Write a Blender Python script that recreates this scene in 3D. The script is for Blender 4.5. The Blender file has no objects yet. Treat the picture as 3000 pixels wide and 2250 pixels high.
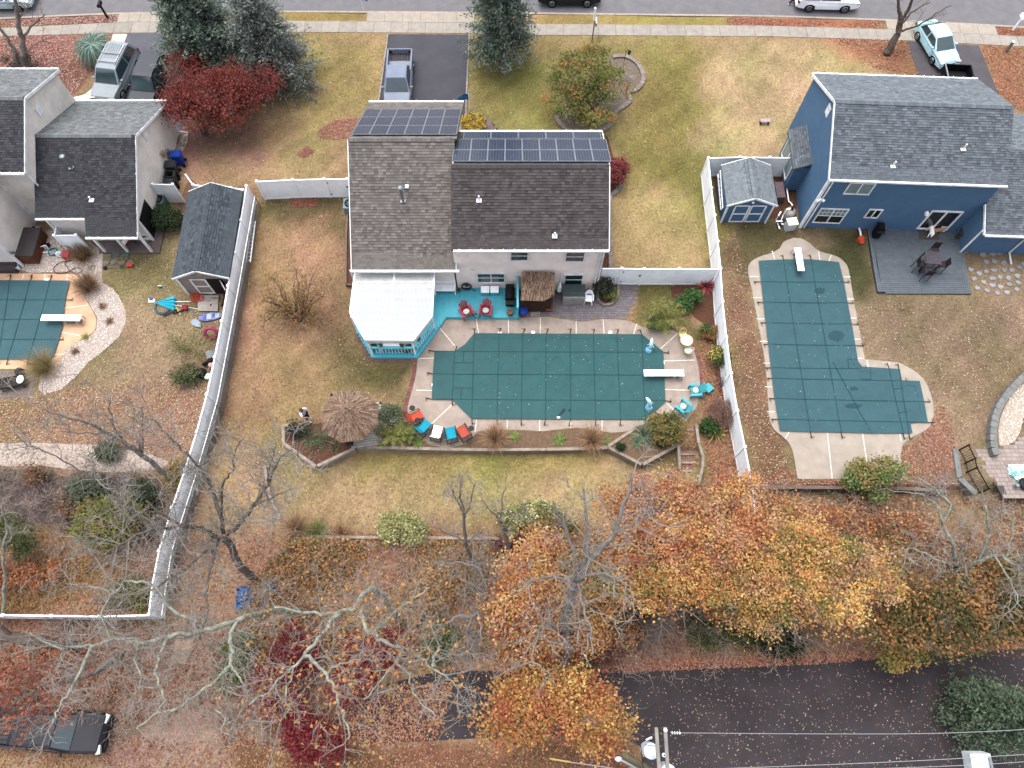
import bpy,math,random
import numpy as np
from mathutils import Vector,Matrix
random.seed(7);rng=np.random.default_rng(7)
R=math.radians
scene=bpy.context.scene
COL=scene.collection
# ---------------------------------------------------------------- camera
CAMH,TILT,FPX=39.0,22.8,2082.0
cam_d=bpy.data.cameras.new("camera");cam=bpy.data.objects.new("camera",cam_d);COL.objects.link(cam)
cam.location=(0,0,CAMH);cam.rotation_euler=(R(TILT),0,0)
cam_d.sensor_width=36.0;cam_d.lens=36.0*FPX/3000.0;cam_d.clip_end=3000.0;cam_d.clip_start=0.5
scene.camera=cam
# ---------------------------------------------------------------- light: bright overcast
world=bpy.data.worlds.new("World");scene.world=world;world.use_nodes= True
nt=world.node_tree
bg=nt.nodes["Background"]
sky=nt.nodes.new("ShaderNodeTexSky");sky.sky_type='NISHITA';sky.sun_disc= False
SUN=Vector((-0.16,0.28,0.94)).normalized()
sky.sun_elevation=math.asin(SUN.z);sky.sun_rotation=math.atan2(SUN.x,SUN.y)%(2*math.pi);sky.air_density=1.0;sky.dust_density=4.0;sky.ozone_density=0.3
bw=nt.nodes.new("ShaderNodeHueSaturation");bw.inputs["Saturation"].default_value=0.35  # cloud cover greys the sky
nt.links.new(sky.outputs[0],bw.inputs["Color"]);nt.links.new(bw.outputs[0],bg.inputs[0]);bg.inputs[1].default_value=0.15
sun_d=bpy.data.lights.new("sun",'SUN');sun_d.energy=0.5;sun_d.angle=R(60);sun_d.color=(1.0,0.96,0.92)
sun=bpy.data.objects.new("sun",sun_d);COL.objects.link(sun)
sun.rotation_euler=(-SUN).to_track_quat('-Z','Y').to_euler();sun.location=(0,0,80)
scene.view_settings.view_transform='Standard';scene.view_settings.look='None'
scene.view_settings.exposure=1.8;scene.view_settings.gamma=1.0
scene.view_settings.use_curve_mapping= False
scene.cycles.use_denoising= True
scene.cycles.max_bounces=5;scene.cycles.diffuse_bounces=3;scene.cycles.transparent_max_bounces=4
# ---------------------------------------------------------------- pixel -> place
_c,_s=math.cos(R(TILT)),math.sin(R(TILT))
def G(px,py,z=0.0):
    dx,dy,dz=(px-1500)/FPX,(1125-py)/FPX,-1.0
    y,zz=dy*_c-dz*_s,dy*_s+dz*_c
    t=(z-CAMH)/zz
    return Vector((dx*t,y*t,z))
def proj(X,Y,Z):
    X=np.asarray(X,float);Y=np.asarray(Y,float);Z=np.asarray(Z,float)-CAMH
    y=Y*_c+Z*_s;z=-Y*_s+Z*_c
    return 1500+FPX*X/-z,1125-FPX*y/-z
def sst(a,b,x):
    t=np.clip((np.asarray(x,float)-a)/(b-a),0,1); return t*t*(3-2*t)
def H(X,Y):
    X=np.asarray(X,float);Y=np.asarray(Y,float)
    left=-0.6*sst(16,9,Y);cen=-0.6*sst(12.52,12.36,Y);rgt=-0.8*sst(10.3,10.1,Y)
    a=sst(-11.4,-9.7,X);b=sst(15.2,16.6,X)
    strip=-0.6*sst(14.5,8.5,Y);d=sst(10.0,11.0,X)
    m=left*(1-a)+cen*a
    m=m*(1-d)+strip*d
    m=m*(1-b)+rgt*b
    back=sst(8,4.0,Y)
    return m*(1-back)+(-1.2)*back
def GT(px,py,dz=0.0):
    z=0.0
    for _ in range(5):
        p=G(px,py,z+dz);z=float(H(p.x,p.y))
    return G(px,py,z+dz)
def lin(c):
    c=[v/255.0 for v in c]
    return [v/12.92 if v<=0.04045 else ((v+0.055)/1.055)**2.4 for v in c]
KA=0.46  # photograph is exposed bright: surfaces are darker than they look in it
def alb(c):
    l=lin(c);t=min(1,max(0,(sum(l)/3-.5)/.3));k=KA+(0.92-KA)*t*t*(3-2*t)
    return [min(0.85,v*k) for v in l]
# ---------------------------------------------------------------- materials (all procedural)
MATS={}
def mk(name,c,c2=None,s=3.0,r=0.75,metal=0.0,bump=0.0,rnd=0.0,spec=0.13,det=4,attr=False,stretch=None,trans=0.0,bs=None,co='Object',coat=0.0,contrast=None):
    if name in MATS: return MATS[name]
    m=bpy.data.materials.new(name);m.use_nodes= True;n=m.node_tree;L=n.links.new
    b=n.nodes["Principled BSDF"];b.inputs["Roughness"].default_value=r;b.inputs["Metallic"].default_value=metal
    b.inputs["Specular IOR Level"].default_value=spec;b.inputs["Coat Weight"].default_value=coat
    tc=n.nodes.new("ShaderNodeTexCoord");mp=n.nodes.new("ShaderNodeMapping");L(tc.outputs[co],mp.inputs[0])
    if stretch:mp.inputs["Scale"].default_value=stretch
    col= None
    if attr:
        a=n.nodes.new("ShaderNodeAttribute");a.attribute_name="Col";col=a.outputs["Color"]
    else:
        rgb=n.nodes.new("ShaderNodeRGB");rgb.outputs[0].default_value=(*alb(c),1);col=rgb.outputs[0]
    if c2 is not None:
        nz=n.nodes.new("ShaderNodeTexNoise");nz.inputs["Scale"].default_value=s;nz.inputs["Detail"].default_value=det;nz.inputs["Roughness"].default_value=0.65
        L(mp.outputs[0],nz.inputs["Vector"])
        rp=n.nodes.new("ShaderNodeMapRange");lo,hi=contrast or (0.32,0.68)
        rp.inputs[1].default_value=lo;rp.inputs[2].default_value=hi;L(nz.outputs["Fac"],rp.inputs[0])
        mx=n.nodes.new("ShaderNodeMix");mx.data_type='RGBA';L(rp.outputs[0],mx.inputs[0])
        if attr:
            mx.blend_type='MULTIPLY';mx.inputs[7].default_value=(*[v for v in c2],1);L(col,mx.inputs[6])
        else:
            mx.inputs[7].default_value=(*alb(c2),1);L(col,mx.inputs[6])
        col=mx.outputs[2]
    if rnd:
        oi=n.nodes.new("ShaderNodeObjectInfo");mr=n.nodes.new("ShaderNodeMapRange")
        mr.inputs[3].default_value=1-rnd;mr.inputs[4].default_value=1+rnd;L(oi.outputs["Random"],mr.inputs[0])
        hs=n.nodes.new("ShaderNodeHueSaturation");L(mr.outputs[0],hs.inputs["Value"]);L(col,hs.inputs["Color"]);col=hs.outputs[0]
    L(col,b.inputs["Base Color"])
    if bump:
        nb=n.nodes.new("ShaderNodeTexNoise");nb.inputs["Scale"].default_value=bs or s*4;nb.inputs["Detail"].default_value=3
        L(mp.outputs[0],nb.inputs["Vector"]);bp=n.nodes.new("ShaderNodeBump");bp.inputs["Strength"].default_value=0.8;bp.inputs["Distance"].default_value=bump
        L(nb.outputs["Fac"],bp.inputs["Height"]);L(bp.outputs[0],b.inputs["Normal"])
    if trans:
        out=n.nodes["Material Output"];tr=n.nodes.new("ShaderNodeBsdfTranslucent");ms=n.nodes.new("ShaderNodeMixShader")
        ms.inputs[0].default_value=trans;L(col,tr.inputs[0]);L(b.outputs[0],ms.inputs[1]);L(tr.outputs[0],ms.inputs[2]);L(ms.outputs[0],out.inputs[0])
    MATS[name]=m
    return m
# ---------------------------------------------------------------- objects
ORG={}
def tagp(o,label=None,cat=None,group=None,kind=None):
    if label:o["label"]=label
    if cat:o["category"]=cat
    if group:o["group"]=group
    if kind:o["kind"]=kind
    return o
def thing(name,label,cat,loc=(0,0,0),rz=0.0,group=None,world=False):
    o=bpy.data.objects.new(name, None);COL.objects.link(o);o.empty_display_size=0.2
    o.location=loc;o.rotation_euler=(0,0,rz);tagp(o,label,cat,group)
    if world:ORG[o]=Vector(loc)
    return o
def copy_tree(o,loc=None,rz=None,parent=None,label=None,group=None):
    c=o.copy();COL.objects.link(c);c.parent=parent
    if loc is not None:c.location=loc
    if rz is not None:c.rotation_euler=(0,0,rz)
    if label:c["label"]=label
    if group:c["group"]=group
    for ch in list(o.children):copy_tree(ch,parent=c)
    return c
class MB:
    def __init__(s):s.v=[];s.f=[];s.c= None
    def add(s,vs,fs):
        k=len(s.v);s.v.extend([tuple(p) for p in vs]);s.f.extend([[i+k for i in f] for f in fs]); return s
    def quad(s,*p): return s.add(p,[list(range(len(p)))])
    def box(s,cx,cy,cz,sx,sy,sz,rz=0.0,rx=0.0,ry=0.0,tp=1.0):
        M=Matrix.Rotation(rz,3,'Z')@Matrix.Rotation(ry,3,'Y')@Matrix.Rotation(rx,3,'X')
        vs=[]
        for k in (-1,1):
            t=tp if k==1 else 1.0
            for a,b in ((-1,-1),(1,-1),(1,1),(-1,1)):
                p=M@Vector((a*sx*t/2,b*sy*t/2,k*sz/2));vs.append((p.x+cx,p.y+cy,p.z+cz))
        return s.add(vs,[[3,2,1,0],[4,5,6,7],[0,1,5,4],[1,2,6,5],[2,3,7,6],[3,0,4,7]])
    def bar(s,p,q,w,h,up=(0,0,1)):
        p,q=Vector(p),Vector(q);d=(q-p)
        if d.length<1e-6: return s
        d.normalize();sd=d.cross(Vector(up))
        if sd.length<1e-4:sd=d.cross(Vector((0,1,0)))
        sd.normalize();u=sd.cross(d);vs=[]
        for e in (p,q):
            for a,b in ((-1,-1),(1,-1),(1,1),(-1,1)):vs.append(e+sd*(a*w/2)+u*(b*h/2))
        return s.add(vs,[[0,1,2,3],[7,6,5,4],[0,4,5,1],[1,5,6,2],[2,6,7,3],[3,7,4,0]])
    def tube(s,pts,rad,n=6,cap=True):
        pts=[Vector(p) for p in pts]
        if not hasattr(rad,'__len__'):rad=[rad]*len(pts)
        k=len(s.v);up=Vector((0.13,0.31,0.94));m=len(pts)
        for i,p in enumerate(pts):
            d=(pts[min(i+1,m-1)]-pts[max(i-1,0)])
            if d.length<1e-7:d=Vector((0,0,1))
            d.normalize();a=d.cross(up)
            if a.length<0.05:a=d.cross(Vector((1,0,0)))
            a.normalize();b=d.cross(a);up=a.cross(d) if False else up
            for j in range(n):
                t=2*math.pi*j/n;q=p+(a*math.cos(t)+b*math.sin(t))*rad[i];s.v.append((q.x,q.y,q.z))
        for i in range(m-1):
            for j in range(n):
                A=k+i*n+j;B=k+i*n+(j+1)%n;s.f.append([A,B,B+n,A+n])
        if cap:
            s.f.append([k+j for j in range(n)][::-1]);s.f.append([k+(m-1)*n+j for j in range(n)])
        return s
    def prism(s,poly,z0,z1):
        n=len(poly);vs=[(p[0],p[1],z0) for p in poly]+[(p[0],p[1],z1) for p in poly]
        fs=[list(range(n))[::-1],[n+i for i in range(n)]]+[[i,(i+1)%n,n+(i+1)%n,n+i] for i in range(n)]
        return s.add(vs,fs)
    def lathe(s,cx,cy,prof,n=16,cz=0.0):
        k=len(s.v);m=len(prof)
        for r,z in prof:
            for j in range(n):
                t=2*math.pi*j/n;s.v.append((cx+r*math.cos(t),cy+r*math.sin(t),cz+z))
        for i in range(m-1):
            for j in range(n):
                A=k+i*n+j;B=k+i*n+(j+1)%n;s.f.append([A,B,B+n,A+n])
        s.f.append([k+j for j in range(n)][::-1]);s.f.append([k+(m-1)*n+j for j in range(n)])
        return s
    def ball(s,c,r,n=10,m=6):
        c=Vector(c);r=r if hasattr(r,'__len__') else (r,r,r);k=len(s.v)
        for i in range(m+1):
            a=math.pi*i/m-math.pi/2
            for j in range(n):
                t=2*math.pi*j/n;s.v.append((c.x+r[0]*math.cos(a)*math.cos(t),c.y+r[1]*math.cos(a)*math.sin(t),c.z+r[2]*math.sin(a)))
        for i in range(m):
            for j in range(n):
                A=k+i*n+j;B=k+i*n+(j+1)%n;s.f.append([A,B,B+n,A+n])
        return s
    def torus(s,c,R0,r,n=20,m=8,axis=None):
        pts=[Vector((R0*math.cos(2*math.pi*i/n),R0*math.sin(2*math.pi*i/n),0)) for i in range(n)]
        k=len(s.v);c=Vector(c);Q=axis or Matrix.Identity(3)
        for i in range(n):
            e=pts[i].normalized()
            for j in range(m):
                t=2*math.pi*j/m;q=c+Q@(pts[i]+e*(r*math.cos(t))+Vector((0,0,r*math.sin(t))));s.v.append(tuple(q))
        for i in range(n):
            for j in range(m):
                A=k+i*m+j;B=k+i*m+(j+1)%m;C2=k+((i+1)%n)*m+(j+1)%m;D=k+((i+1)%n)*m+j;s.f.append([A,B,C2,D])
        return s
    def build(s,name,mat,parent=None,at=None,smooth=False,label=None,cat=None,group=None,kind=None):
        me=bpy.data.meshes.new(name);off= None
        if parent is not None:off=ORG.get(parent)
        vs=s.v
        if off is not None:vs=[(p[0]-off.x,p[1]-off.y,p[2]-off.z) for p in vs]
        me.from_pydata([tuple(p) for p in vs],[],s.f);me.materials.append(mat)
        if s.c is not None:
            ca=me.color_attributes.new("Col",'FLOAT_COLOR','POINT');ca.data.foreach_set("color",np.asarray(s.c,np.float32).ravel())
        if smooth:me.polygons.foreach_set("use_smooth",[True]*len(me.polygons))
        o=bpy.data.objects.new(name,me);COL.objects.link(o);o.parent=parent
        if parent is None and at is not None:o.location=at
        if parent is not None and parent in ORG:ORG[o]=ORG[parent]
        return tagp(o,label,cat,group,kind)
def npmesh(name,V,nper,mat,cols=None,parent=None,kind='stuff',label=None,cat=None,group=None,at=None):
    """many small n-gons at once: V is (N*nper,3), cols (N,3)"""
    V=np.asarray(V,np.float32);N=len(V)//nper
    off=ORG.get(parent) if parent is not None else (Vector(at) if at is not None else None)
    if off is not None:V=V-np.array(off,np.float32)
    me=bpy.data.meshes.new(name);me.vertices.add(len(V));me.vertices.foreach_set("co",V.ravel())
    me.loops.add(len(V));me.loops.foreach_set("vertex_index",np.arange(len(V),dtype=np.int32))
    me.polygons.add(N);me.polygons.foreach_set("loop_start",np.arange(0,len(V),nper,dtype=np.int32))
    if cols is not None:
        ca=me.color_attributes.new("Col",'FLOAT_COLOR','POINT')
        c4=np.ones((len(V),4),np.float32);c4[:,:3]=np.repeat(cols,nper,axis=0);ca.data.foreach_set("color",c4.ravel())
    me.update(calc_edges=True);me.materials.append(mat)
    o=bpy.data.objects.new(name,me);COL.objects.link(o);o.parent=parent
    if parent is None and at is not None:o.location=at
    if parent is not None and parent in ORG:ORG[o]=ORG[parent]
    return tagp(o,label,cat,group,kind)
def leafmesh(name,P,size,cols,mat,parent=None,flat=0.35,asp=0.6,**kw):
    """one diamond leaf at each point, at random tilt; flat -> how level the leaves lie"""
    P=np.asarray(P,float);N=len(P);size=np.broadcast_to(np.asarray(size,float),(N,))*rng.uniform(0.7,1.3,N)
    nrm=rng.normal(size=(N,3));nrm/=np.linalg.norm(nrm,axis=1)[:, None];nrm[:,2]=np.abs(nrm[:,2]);nrm=nrm*(1-flat)+np.array([0,0,1.0])*flat
    nrm/=np.linalg.norm(nrm,axis=1)[:, None]
    t=rng.normal(size=(N,3));a=np.cross(nrm,t);a/=np.linalg.norm(a,axis=1)[:, None]+1e-9;b=np.cross(nrm,a)
    h=(size/2)[:, None];w=h*asp
    V=np.stack([P-a*h,P+b*w+nrm*h*0.25,P+a*h,P-b*w+nrm*h*0.25],axis=1).reshape(-1,3)
    return npmesh(name,V,4,mat,cols,parent,**kw)
def pal(cols,N,jit=0.14,gain=1.25,sat=.84):
    c=np.array([alb(k) for k in cols])*gain;c=c*sat+c.mean(1,keepdims=True)*(1-sat);k=c[rng.integers(0,len(c),N)]
    return np.clip(k*rng.uniform(1-jit,1+jit,(N,1))*rng.uniform(0.94,1.06,(N,3)),0,0.9)
def inpoly(x,y,poly):
    x=np.asarray(x,float);y=np.asarray(y,float);r=np.zeros(x.shape,bool);n=len(poly)
    for i in range(n):
        x0,y0=poly[i][0],poly[i][1];x1,y1=poly[(i+1)%n][0],poly[(i+1)%n][1]
        if y0==y1: continue
        c=((y0>y)!=(y1>y))&(x<(x1-x0)*(y-y0)/(y1-y0)+x0);r^=c
    return r
def pdist(x,y,poly):
    d=np.full(np.shape(x),1e9);n=len(poly)
    for i in range(n):
        ax,ay=poly[i][0],poly[i][1];bx,by=poly[(i+1)%n][0]-ax,poly[(i+1)%n][1]-ay
        t=np.clip(((x-ax)*bx+(y-ay)*by)/(bx*bx+by*by+1e-9),0,1)
        d=np.minimum(d,np.hypot(x-ax-t*bx,y-ay-t*by))
    return np.where(inpoly(x,y,poly),d,-d)
def along(poly,step):
    """resample a polyline (Vectors) at a given step"""
    out=[Vector(poly[0])];need=step
    for a,b in zip(poly[:-1],poly[1:]):
        a,b=Vector(a),Vector(b);L=(b-a).length;t=need
        while t<=L:
            out.append(a+(b-a)*(t/L));t+=step
        need=t-L
    return out
def clipspan(poly,x,axis=0):
    """where the line coord[axis]=x crosses a polygon: list of sorted positions on the other axis"""
    r=[];n=len(poly);o=1-axis
    for i in range(n):
        a,b=poly[i],poly[(i+1)%n]
        if (a[axis]>x)!=(b[axis]>x):r.append(a[o]+(b[o]-a[o])*(x-a[axis])/(b[axis]-a[axis]))
    return sorted(r)
def Gs(pts,z=0.0): return [G(p[0],p[1],z) for p in pts]
def cr(pts,k=6,closed=False):
    """smooth curve through pixel points"""
    out=[];n=len(pts);m=n if closed else n-1
    for i in range(m):
        p0=pts[(i-1)%n] if closed or i>0 else pts[0];p1=pts[i];p2=pts[(i+1)%n];p3=pts[(i+2)%n] if closed or i+2<n else pts[-1]
        for j in range(k):
            t=j/k;out.append(tuple(0.5*(2*p1[d]+(p2[d]-p0[d])*t+(2*p0[d]-5*p1[d]+4*p2[d]-p3[d])*t*t+(3*p1[d]-p0[d]-3*p2[d]+p3[d])*t**3) for d in range(len(p1))))
    if not closed:out.append(tuple(pts[-1]))
    return out
# ================================================================ ground
def wpoly(pts,z=0.0): return [(p.x,p.y) for p in Gs(pts,z)]
def ext(pl):  # extend a left-to-right world polyline past the frame on both ends
    a,b,c,d=pl[0],pl[1],pl[-2],pl[-1]
    l=(a[0]-60,a[1]+(a[1]-b[1])/(b[0]-a[0])*60);r=(d[0]+60,d[1]+(d[1]-c[1])/(d[0]-c[0])*60)
    return [l]+list(pl)+[r]
curb=ext(wpoly([(0,54),(344,39),(830,34),(1200,36),(1565,39),(2250,47),(2590,58),(2900,74),(3000,80)]))
swN=ext(wpoly([(0,84),(344,66),(830,62),(1075,64),(1565,71),(2250,76),(2590,86),(3000,107)]))
swS=ext(wpoly([(0,107),(344,97),(830,94),(1380,98),(1565,103),(2250,107),(2655,119),(3000,137)]))
def yat(pl,x): return np.interp(x,[p[0] for p in pl],[p[1] for p in pl])
_H0=H
def H(X,Y):
    X=np.asarray(X,float);Y=np.asarray(Y,float)
    return _H0(X,Y)-0.16*sst(-0.08,0.04,Y-yat(curb,X))
road_back=[(950,2130),(985,2095),(1040,2062),(1075,2028),(1100,2012),(1280,1967),(1700,1960),(2100,1942),(2600,1925),(2720,1905),(3400,1855),(3400,2700),(1860,2700),(1885,2190),(1800,2152),(1450,2160),(1230,2172),(1090,2178),(1000,2160)]
ZONES=[  # polygon in the picture, colour, softness px
 ([(-900,-400),(3900,-400),(3900,3200),(-900,3200)],(152,126,88),5),
 ([(430,95),(1140,95),(1110,420),(1030,560),(430,560)],(158,130,92),60),
 ([(900,120),(1130,110),(1100,330),(900,400),(860,250)],(148,132,76),70),
 ([(1380,105),(2060,110),(2060,600),(1790,600),(1380,420)],(142,128,76),60),
 ([(1390,190),(1560,180),(1620,330),(1400,380)],(128,118,62),60),
 ([(1880,130),(2040,130),(2040,560),(1800,560),(1850,300)],(126,116,58),60),
 ([(2080,110),(2700,120),(2560,260),(2420,480),(2080,480)],(170,148,104),60),
 ([(1800,560),(2110,560),(2140,790),(1800,790)],(162,140,92),50),
 ([(2020,480),(2120,480),(2150,790),(2080,790)],(132,120,62),30),
 ([(760,570),(1040,570),(1040,700),(900,680),(760,650)],(106,92,62),45),
 ([(620,640),(980,660),(1000,1350),(560,1560),(620,900)],(160,128,92),50),
 ([(940,800),(1080,850),(1130,1100),(1180,1180),(1000,1150),(950,950)],(116,100,66),50),
 ([(700,560),(760,560),(640,1300),(540,1700),(480,1700)],(140,102,78),25),
 ([(1030,1050),(1220,1055),(1190,1150),(1040,1130)],(90,82,50),40),  # soft shade south of the gazebo, painted into the grass colour
 ([(830,1320),(2080,1320),(2000,1560),(820,1560)],(160,138,94),40),
 ([(1040,1310),(1780,1310),(1780,1400),(1040,1400)],(150,132,76),45),
 ([(260,660),(720,660),(600,1330),(-200,1330),(-200,1000)],(144,122,92),40),
 ([(320,700),(540,760),(540,880),(330,900)],(124,112,72),50),
 ([(-400,1150),(600,1150),(560,1380),(-400,1380)],(156,122,92),40),
 ([(2110,620),(3500,620),(3500,1450),(2220,1450)],(136,116,88),40),
 ([(2130,600),(2360,660),(2350,760),(2200,840),(2130,760)],(92,82,54),50),
 ([(2430,660),(2560,660),(2570,820),(2520,900),(2400,760)],(78,76,46),40),
 ([(2460,900),(3000,880),(3000,1000),(2600,1050)],(134,112,90),50),
 ([(2130,830),(2200,830),(2330,1400),(2230,1430)],(130,98,76),25),
 ([(-600,1560),(3600,1560),(3600,1960),(-600,1960)],(156,116,88),60),
 ([(-600,1860),(900,1860),(1000,2060),(-600,2300)],(150,104,82),50),
 ([(1870,795),(1990,795),(1975,860),(2010,935),(2090,1000),(2070,1060),(2030,980),(1960,940),(1850,940)],(112,106,56),14),
 ([(460,330),(760,330),(740,440),(560,480),(470,430)],(136,104,88),50),
 ([(-400,1375),(380,1375),(500,1420),(480,1590),(-400,1560)],(92,80,80),30),
 ([(-400,1560),(300,1560),(420,1800),(-400,1800)],(152,118,80),40),
 ([(300,2090),(720,2040),(760,2300),(300,2400)],(150,124,104),60),
 ([(700,2190),(1880,2160),(1900,2600),(700,2600)],(124,90,60),30),
 ([(-600,97),(330,97),(215,280),(-600,300)],(152,102,88),14),
 ([(-600,50),(345,38),(345,68),(-600,86)],(150,100,84),5),
 ([(2150,46),(2592,56),(2592,88),(2150,78)],(160,98,74),12),
 ([(2400,110),(2657,119),(2695,225),(2500,190)],(158,108,78),40),
 ([(2868,132),(3600,150),(3600,420),(2935,300)],(156,112,80),10),
 ([(2905,74),(3600,100),(3600,130),(2905,104)],(160,96,70),6),
 ([(830,34),(1075,36),(1075,62),(830,62)],(138,118,60),6),
 ([(1560,38),(2150,46),(2150,77),(1560,72)],(142,124,66),8),
]
def axis_pts(a,b,st,far):
    core=np.arange(a,b+1e-6,st);o=np.array([3,8,20,60,200,far],float)
    return np.concatenate([a-o[::-1],core,b+o])
xs=axis_pts(-46,46,0.27,900);ys=axis_pts(-9,52,0.27,900)
XX,YY=np.meshgrid(xs,ys);ZZ=H(XX,YY)
PX,PY=proj(np.clip(XX,-60,60),np.clip(YY,-15,70),ZZ)
wob=sum(np.sin(XX*a+YY*b+c)*k for a,b,c,k in ((1.1,.7,1,14),(-.6,1.3,2,12),(2.3,-1.7,0,8),(3.1,2.6,4,6),(.3,-.4,5,12)))
def zone_color(PX,PY,wob):
    gc=np.zeros(np.shape(PX)+(3,))
    for poly,c,soft in ZONES:
        w=sst(-soft,soft,pdist(PX+wob*min(1,soft/25),PY+wob*0.8*min(1,soft/25),poly));ac=np.array(alb(c))*1.52;ac=ac*.86+ac.mean()*.14;gc=gc*(1-w[..., None])+ac*w[..., None]
    return gc
gc=zone_color(PX,PY,wob)
def fbm(X,Y,freqs,k=9):
    o=np.zeros(np.shape(X))
    for f,amp in freqs:
        for _ in range(k):a,p=rng.uniform(0,2*math.pi,2);g=f*rng.uniform(.7,1.4);o+=amp*np.sin((X*math.cos(a)+Y*math.sin(a))*g+p)/math.sqrt(k)
    return o
n1=fbm(XX,YY,((.5,.8),(1.1,.8),(2.6,.7),(5.5,.6)));n2=fbm(XX,YY,((.35,1),(.9,.8),(2.2,.6)))
gc[...,0]*=1+.05*n2;gc[...,2]*=1+.07*n2
val=1+0.11*n1
val+=rng.normal(0,0.05,XX.shape)
gc*=val[..., None]
V=np.stack([XX,YY,ZZ],-1).reshape(-1,3);ny,nx=XX.shape
idx=np.arange(ny*nx).reshape(ny,nx);F=np.stack([idx[:-1,:-1],idx[:-1,1:],idx[1:,1:],idx[1:,:-1]],-1).reshape(-1,4)
me=bpy.data.meshes.new("ground");me.from_pydata(V.tolist(),[],F.tolist())
ca=me.color_attributes.new("Col",'FLOAT_COLOR','POINT');c4=np.ones((len(V),4),np.float32);c4[:,:3]=gc.reshape(-1,3);ca.data.foreach_set("color",c4.ravel())
me.polygons.foreach_set("use_smooth",[True]*len(me.polygons))
gm=mk("lawn",(0,0,0),c2=(0.52,0.50,0.46),s=5.5,r=0.95,attr=True,bump=0.05,bs=22,det=9,spec=0.1,contrast=(0.34,0.72))
me.materials.append(gm);ground=bpy.data.objects.new("ground",me);COL.objects.link(ground);tagp(ground,kind='structure')
EXC=[]
def sheet(name,pts,z,mat,thick=0.12,world=False,kind='structure',parent=None,exc=True):
    w=pts if world else wpoly(pts,z)
    if exc:EXC.append(w)
    return MB().prism(w,z-thick,z).build(name,mat,parent,kind=kind)
# ---------------------------------------------------------------- street, kerb, sidewalk
m_street=mk("street_asphalt",(136,134,137),(122,120,124),s=1.3,r=0.9,bump=0.006,bs=60,det=8)
m_conc=mk("sidewalk_concrete",(186,178,166),(162,154,146),s=2.2,r=0.9,rnd=0.07,bump=0.004,bs=50,det=8)
m_apron=mk("apron_concrete",(192,182,168),(172,162,150),s=2.0,r=0.9,rnd=0.05,bump=0.004,bs=50,det=8)
m_curb=mk("curb_concrete",(198,186,172),(170,156,146),s=3,r=0.9,rnd=0.05)
m_drive=mk("sealed_asphalt",(80,80,88),(68,68,75),s=0.8,r=0.6,bump=0.004,bs=70,det=8)
m_drive2=mk("worn_asphalt",(104,100,104),(90,86,92),s=1.0,r=0.9,bump=0.006,bs=60,det=8)
m_back=mk("back_road_asphalt",(74,68,71),(58,53,56),s=0.55,r=0.85,bump=0.008,bs=50,det=9)
m_walk=mk("walkway_concrete",(222,214,200),(206,196,184),s=2,r=0.9,rnd=0.04)
MB().prism([(p[0],p[1]+0.06) for p in curb]+[(p[0],p[1]+11) for p in reversed(curb)],-0.3,-0.125).build("street",m_street,kind='structure')
EXC.append([(p[0],p[1]-0.25) for p in curb]+[(p[0],p[1]+11) for p in reversed(curb)])
cr_=MB();cobj= None
cxs=np.arange(-44,44,3.05)
kerb=MB().prism([(-90,yat(curb,-90)),(-44.1,yat(curb,-44.1)),(-44.1,yat(curb,-44.1)+.12),(-90,yat(curb,-90)+.12)],-0.25,0.015).build("kerb",m_curb,kind='structure')
for a in cxs:
    b=a+3.03;MB().prism([(a,yat(curb,a)-.09),(b,yat(curb,b)-.09),(b,yat(curb,b)+.09),(a,yat(curb,a)+.09)],-0.25,0.02).build("kerb_stone",m_curb,kerb)
def slabrow(parent,x0,x1,n,s,lo,hi,mat,z,name="slab"):
    t=np.linspace(x0,x1,n+1)
    for a,b in zip(t[:-1],t[1:]):
        b-=0.02
        MB().prism([(a,lo(a)),(b,lo(b)),(b,hi(b)),(a,hi(a))],-0.1,z+random.uniform(0,.006)).build(name,mat,parent)
sidewalk=MB().prism([(x,yat(swS,x)+.02) for x in np.linspace(-44,44,40)]+[(x,yat(swN,x)-.02) for x in np.linspace(44,-44,40)],-0.1,0.012).build("sidewalk",mk("joint_dirt",(120,106,92),(96,84,72),s=6,r=0.95),kind='structure')
slabrow(sidewalk,-43,43,66,1.3, lambda x:yat(swS,x), lambda x:yat(swN,x),m_conc,0.03)
EXC.append([(x,yat(swS,x)) for x in np.linspace(-44,44,40)]+[(x,yat(swN,x)) for x in np.linspace(44,-44,40)])
for i,(pa,pb,n) in enumerate(((347,475,4),(1075,1390,6),(2590,2905,6))):
    xa,xb=G(pa,50).x,G(pb,50).x
    ap=MB().prism([(x,yat(swN,x)+.01) for x in np.linspace(xa,xb,9)]+[(x,yat(curb,x)-.1) for x in np.linspace(xb,xa,9)],-0.1,0.016).build("driveway_apron",mk("joint_dirt",(120,106,92)),kind='structure')
    slabrow(ap,xa,xb,n,1.5, lambda x:yat(swN,x)+.015, lambda x:yat(curb,x)-.1,m_apron,0.034)
    EXC.append([(x,yat(swN,x)) for x in np.linspace(xa,xb,9)]+[(x,yat(curb,x)) for x in np.linspace(xb,xa,9)])
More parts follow.
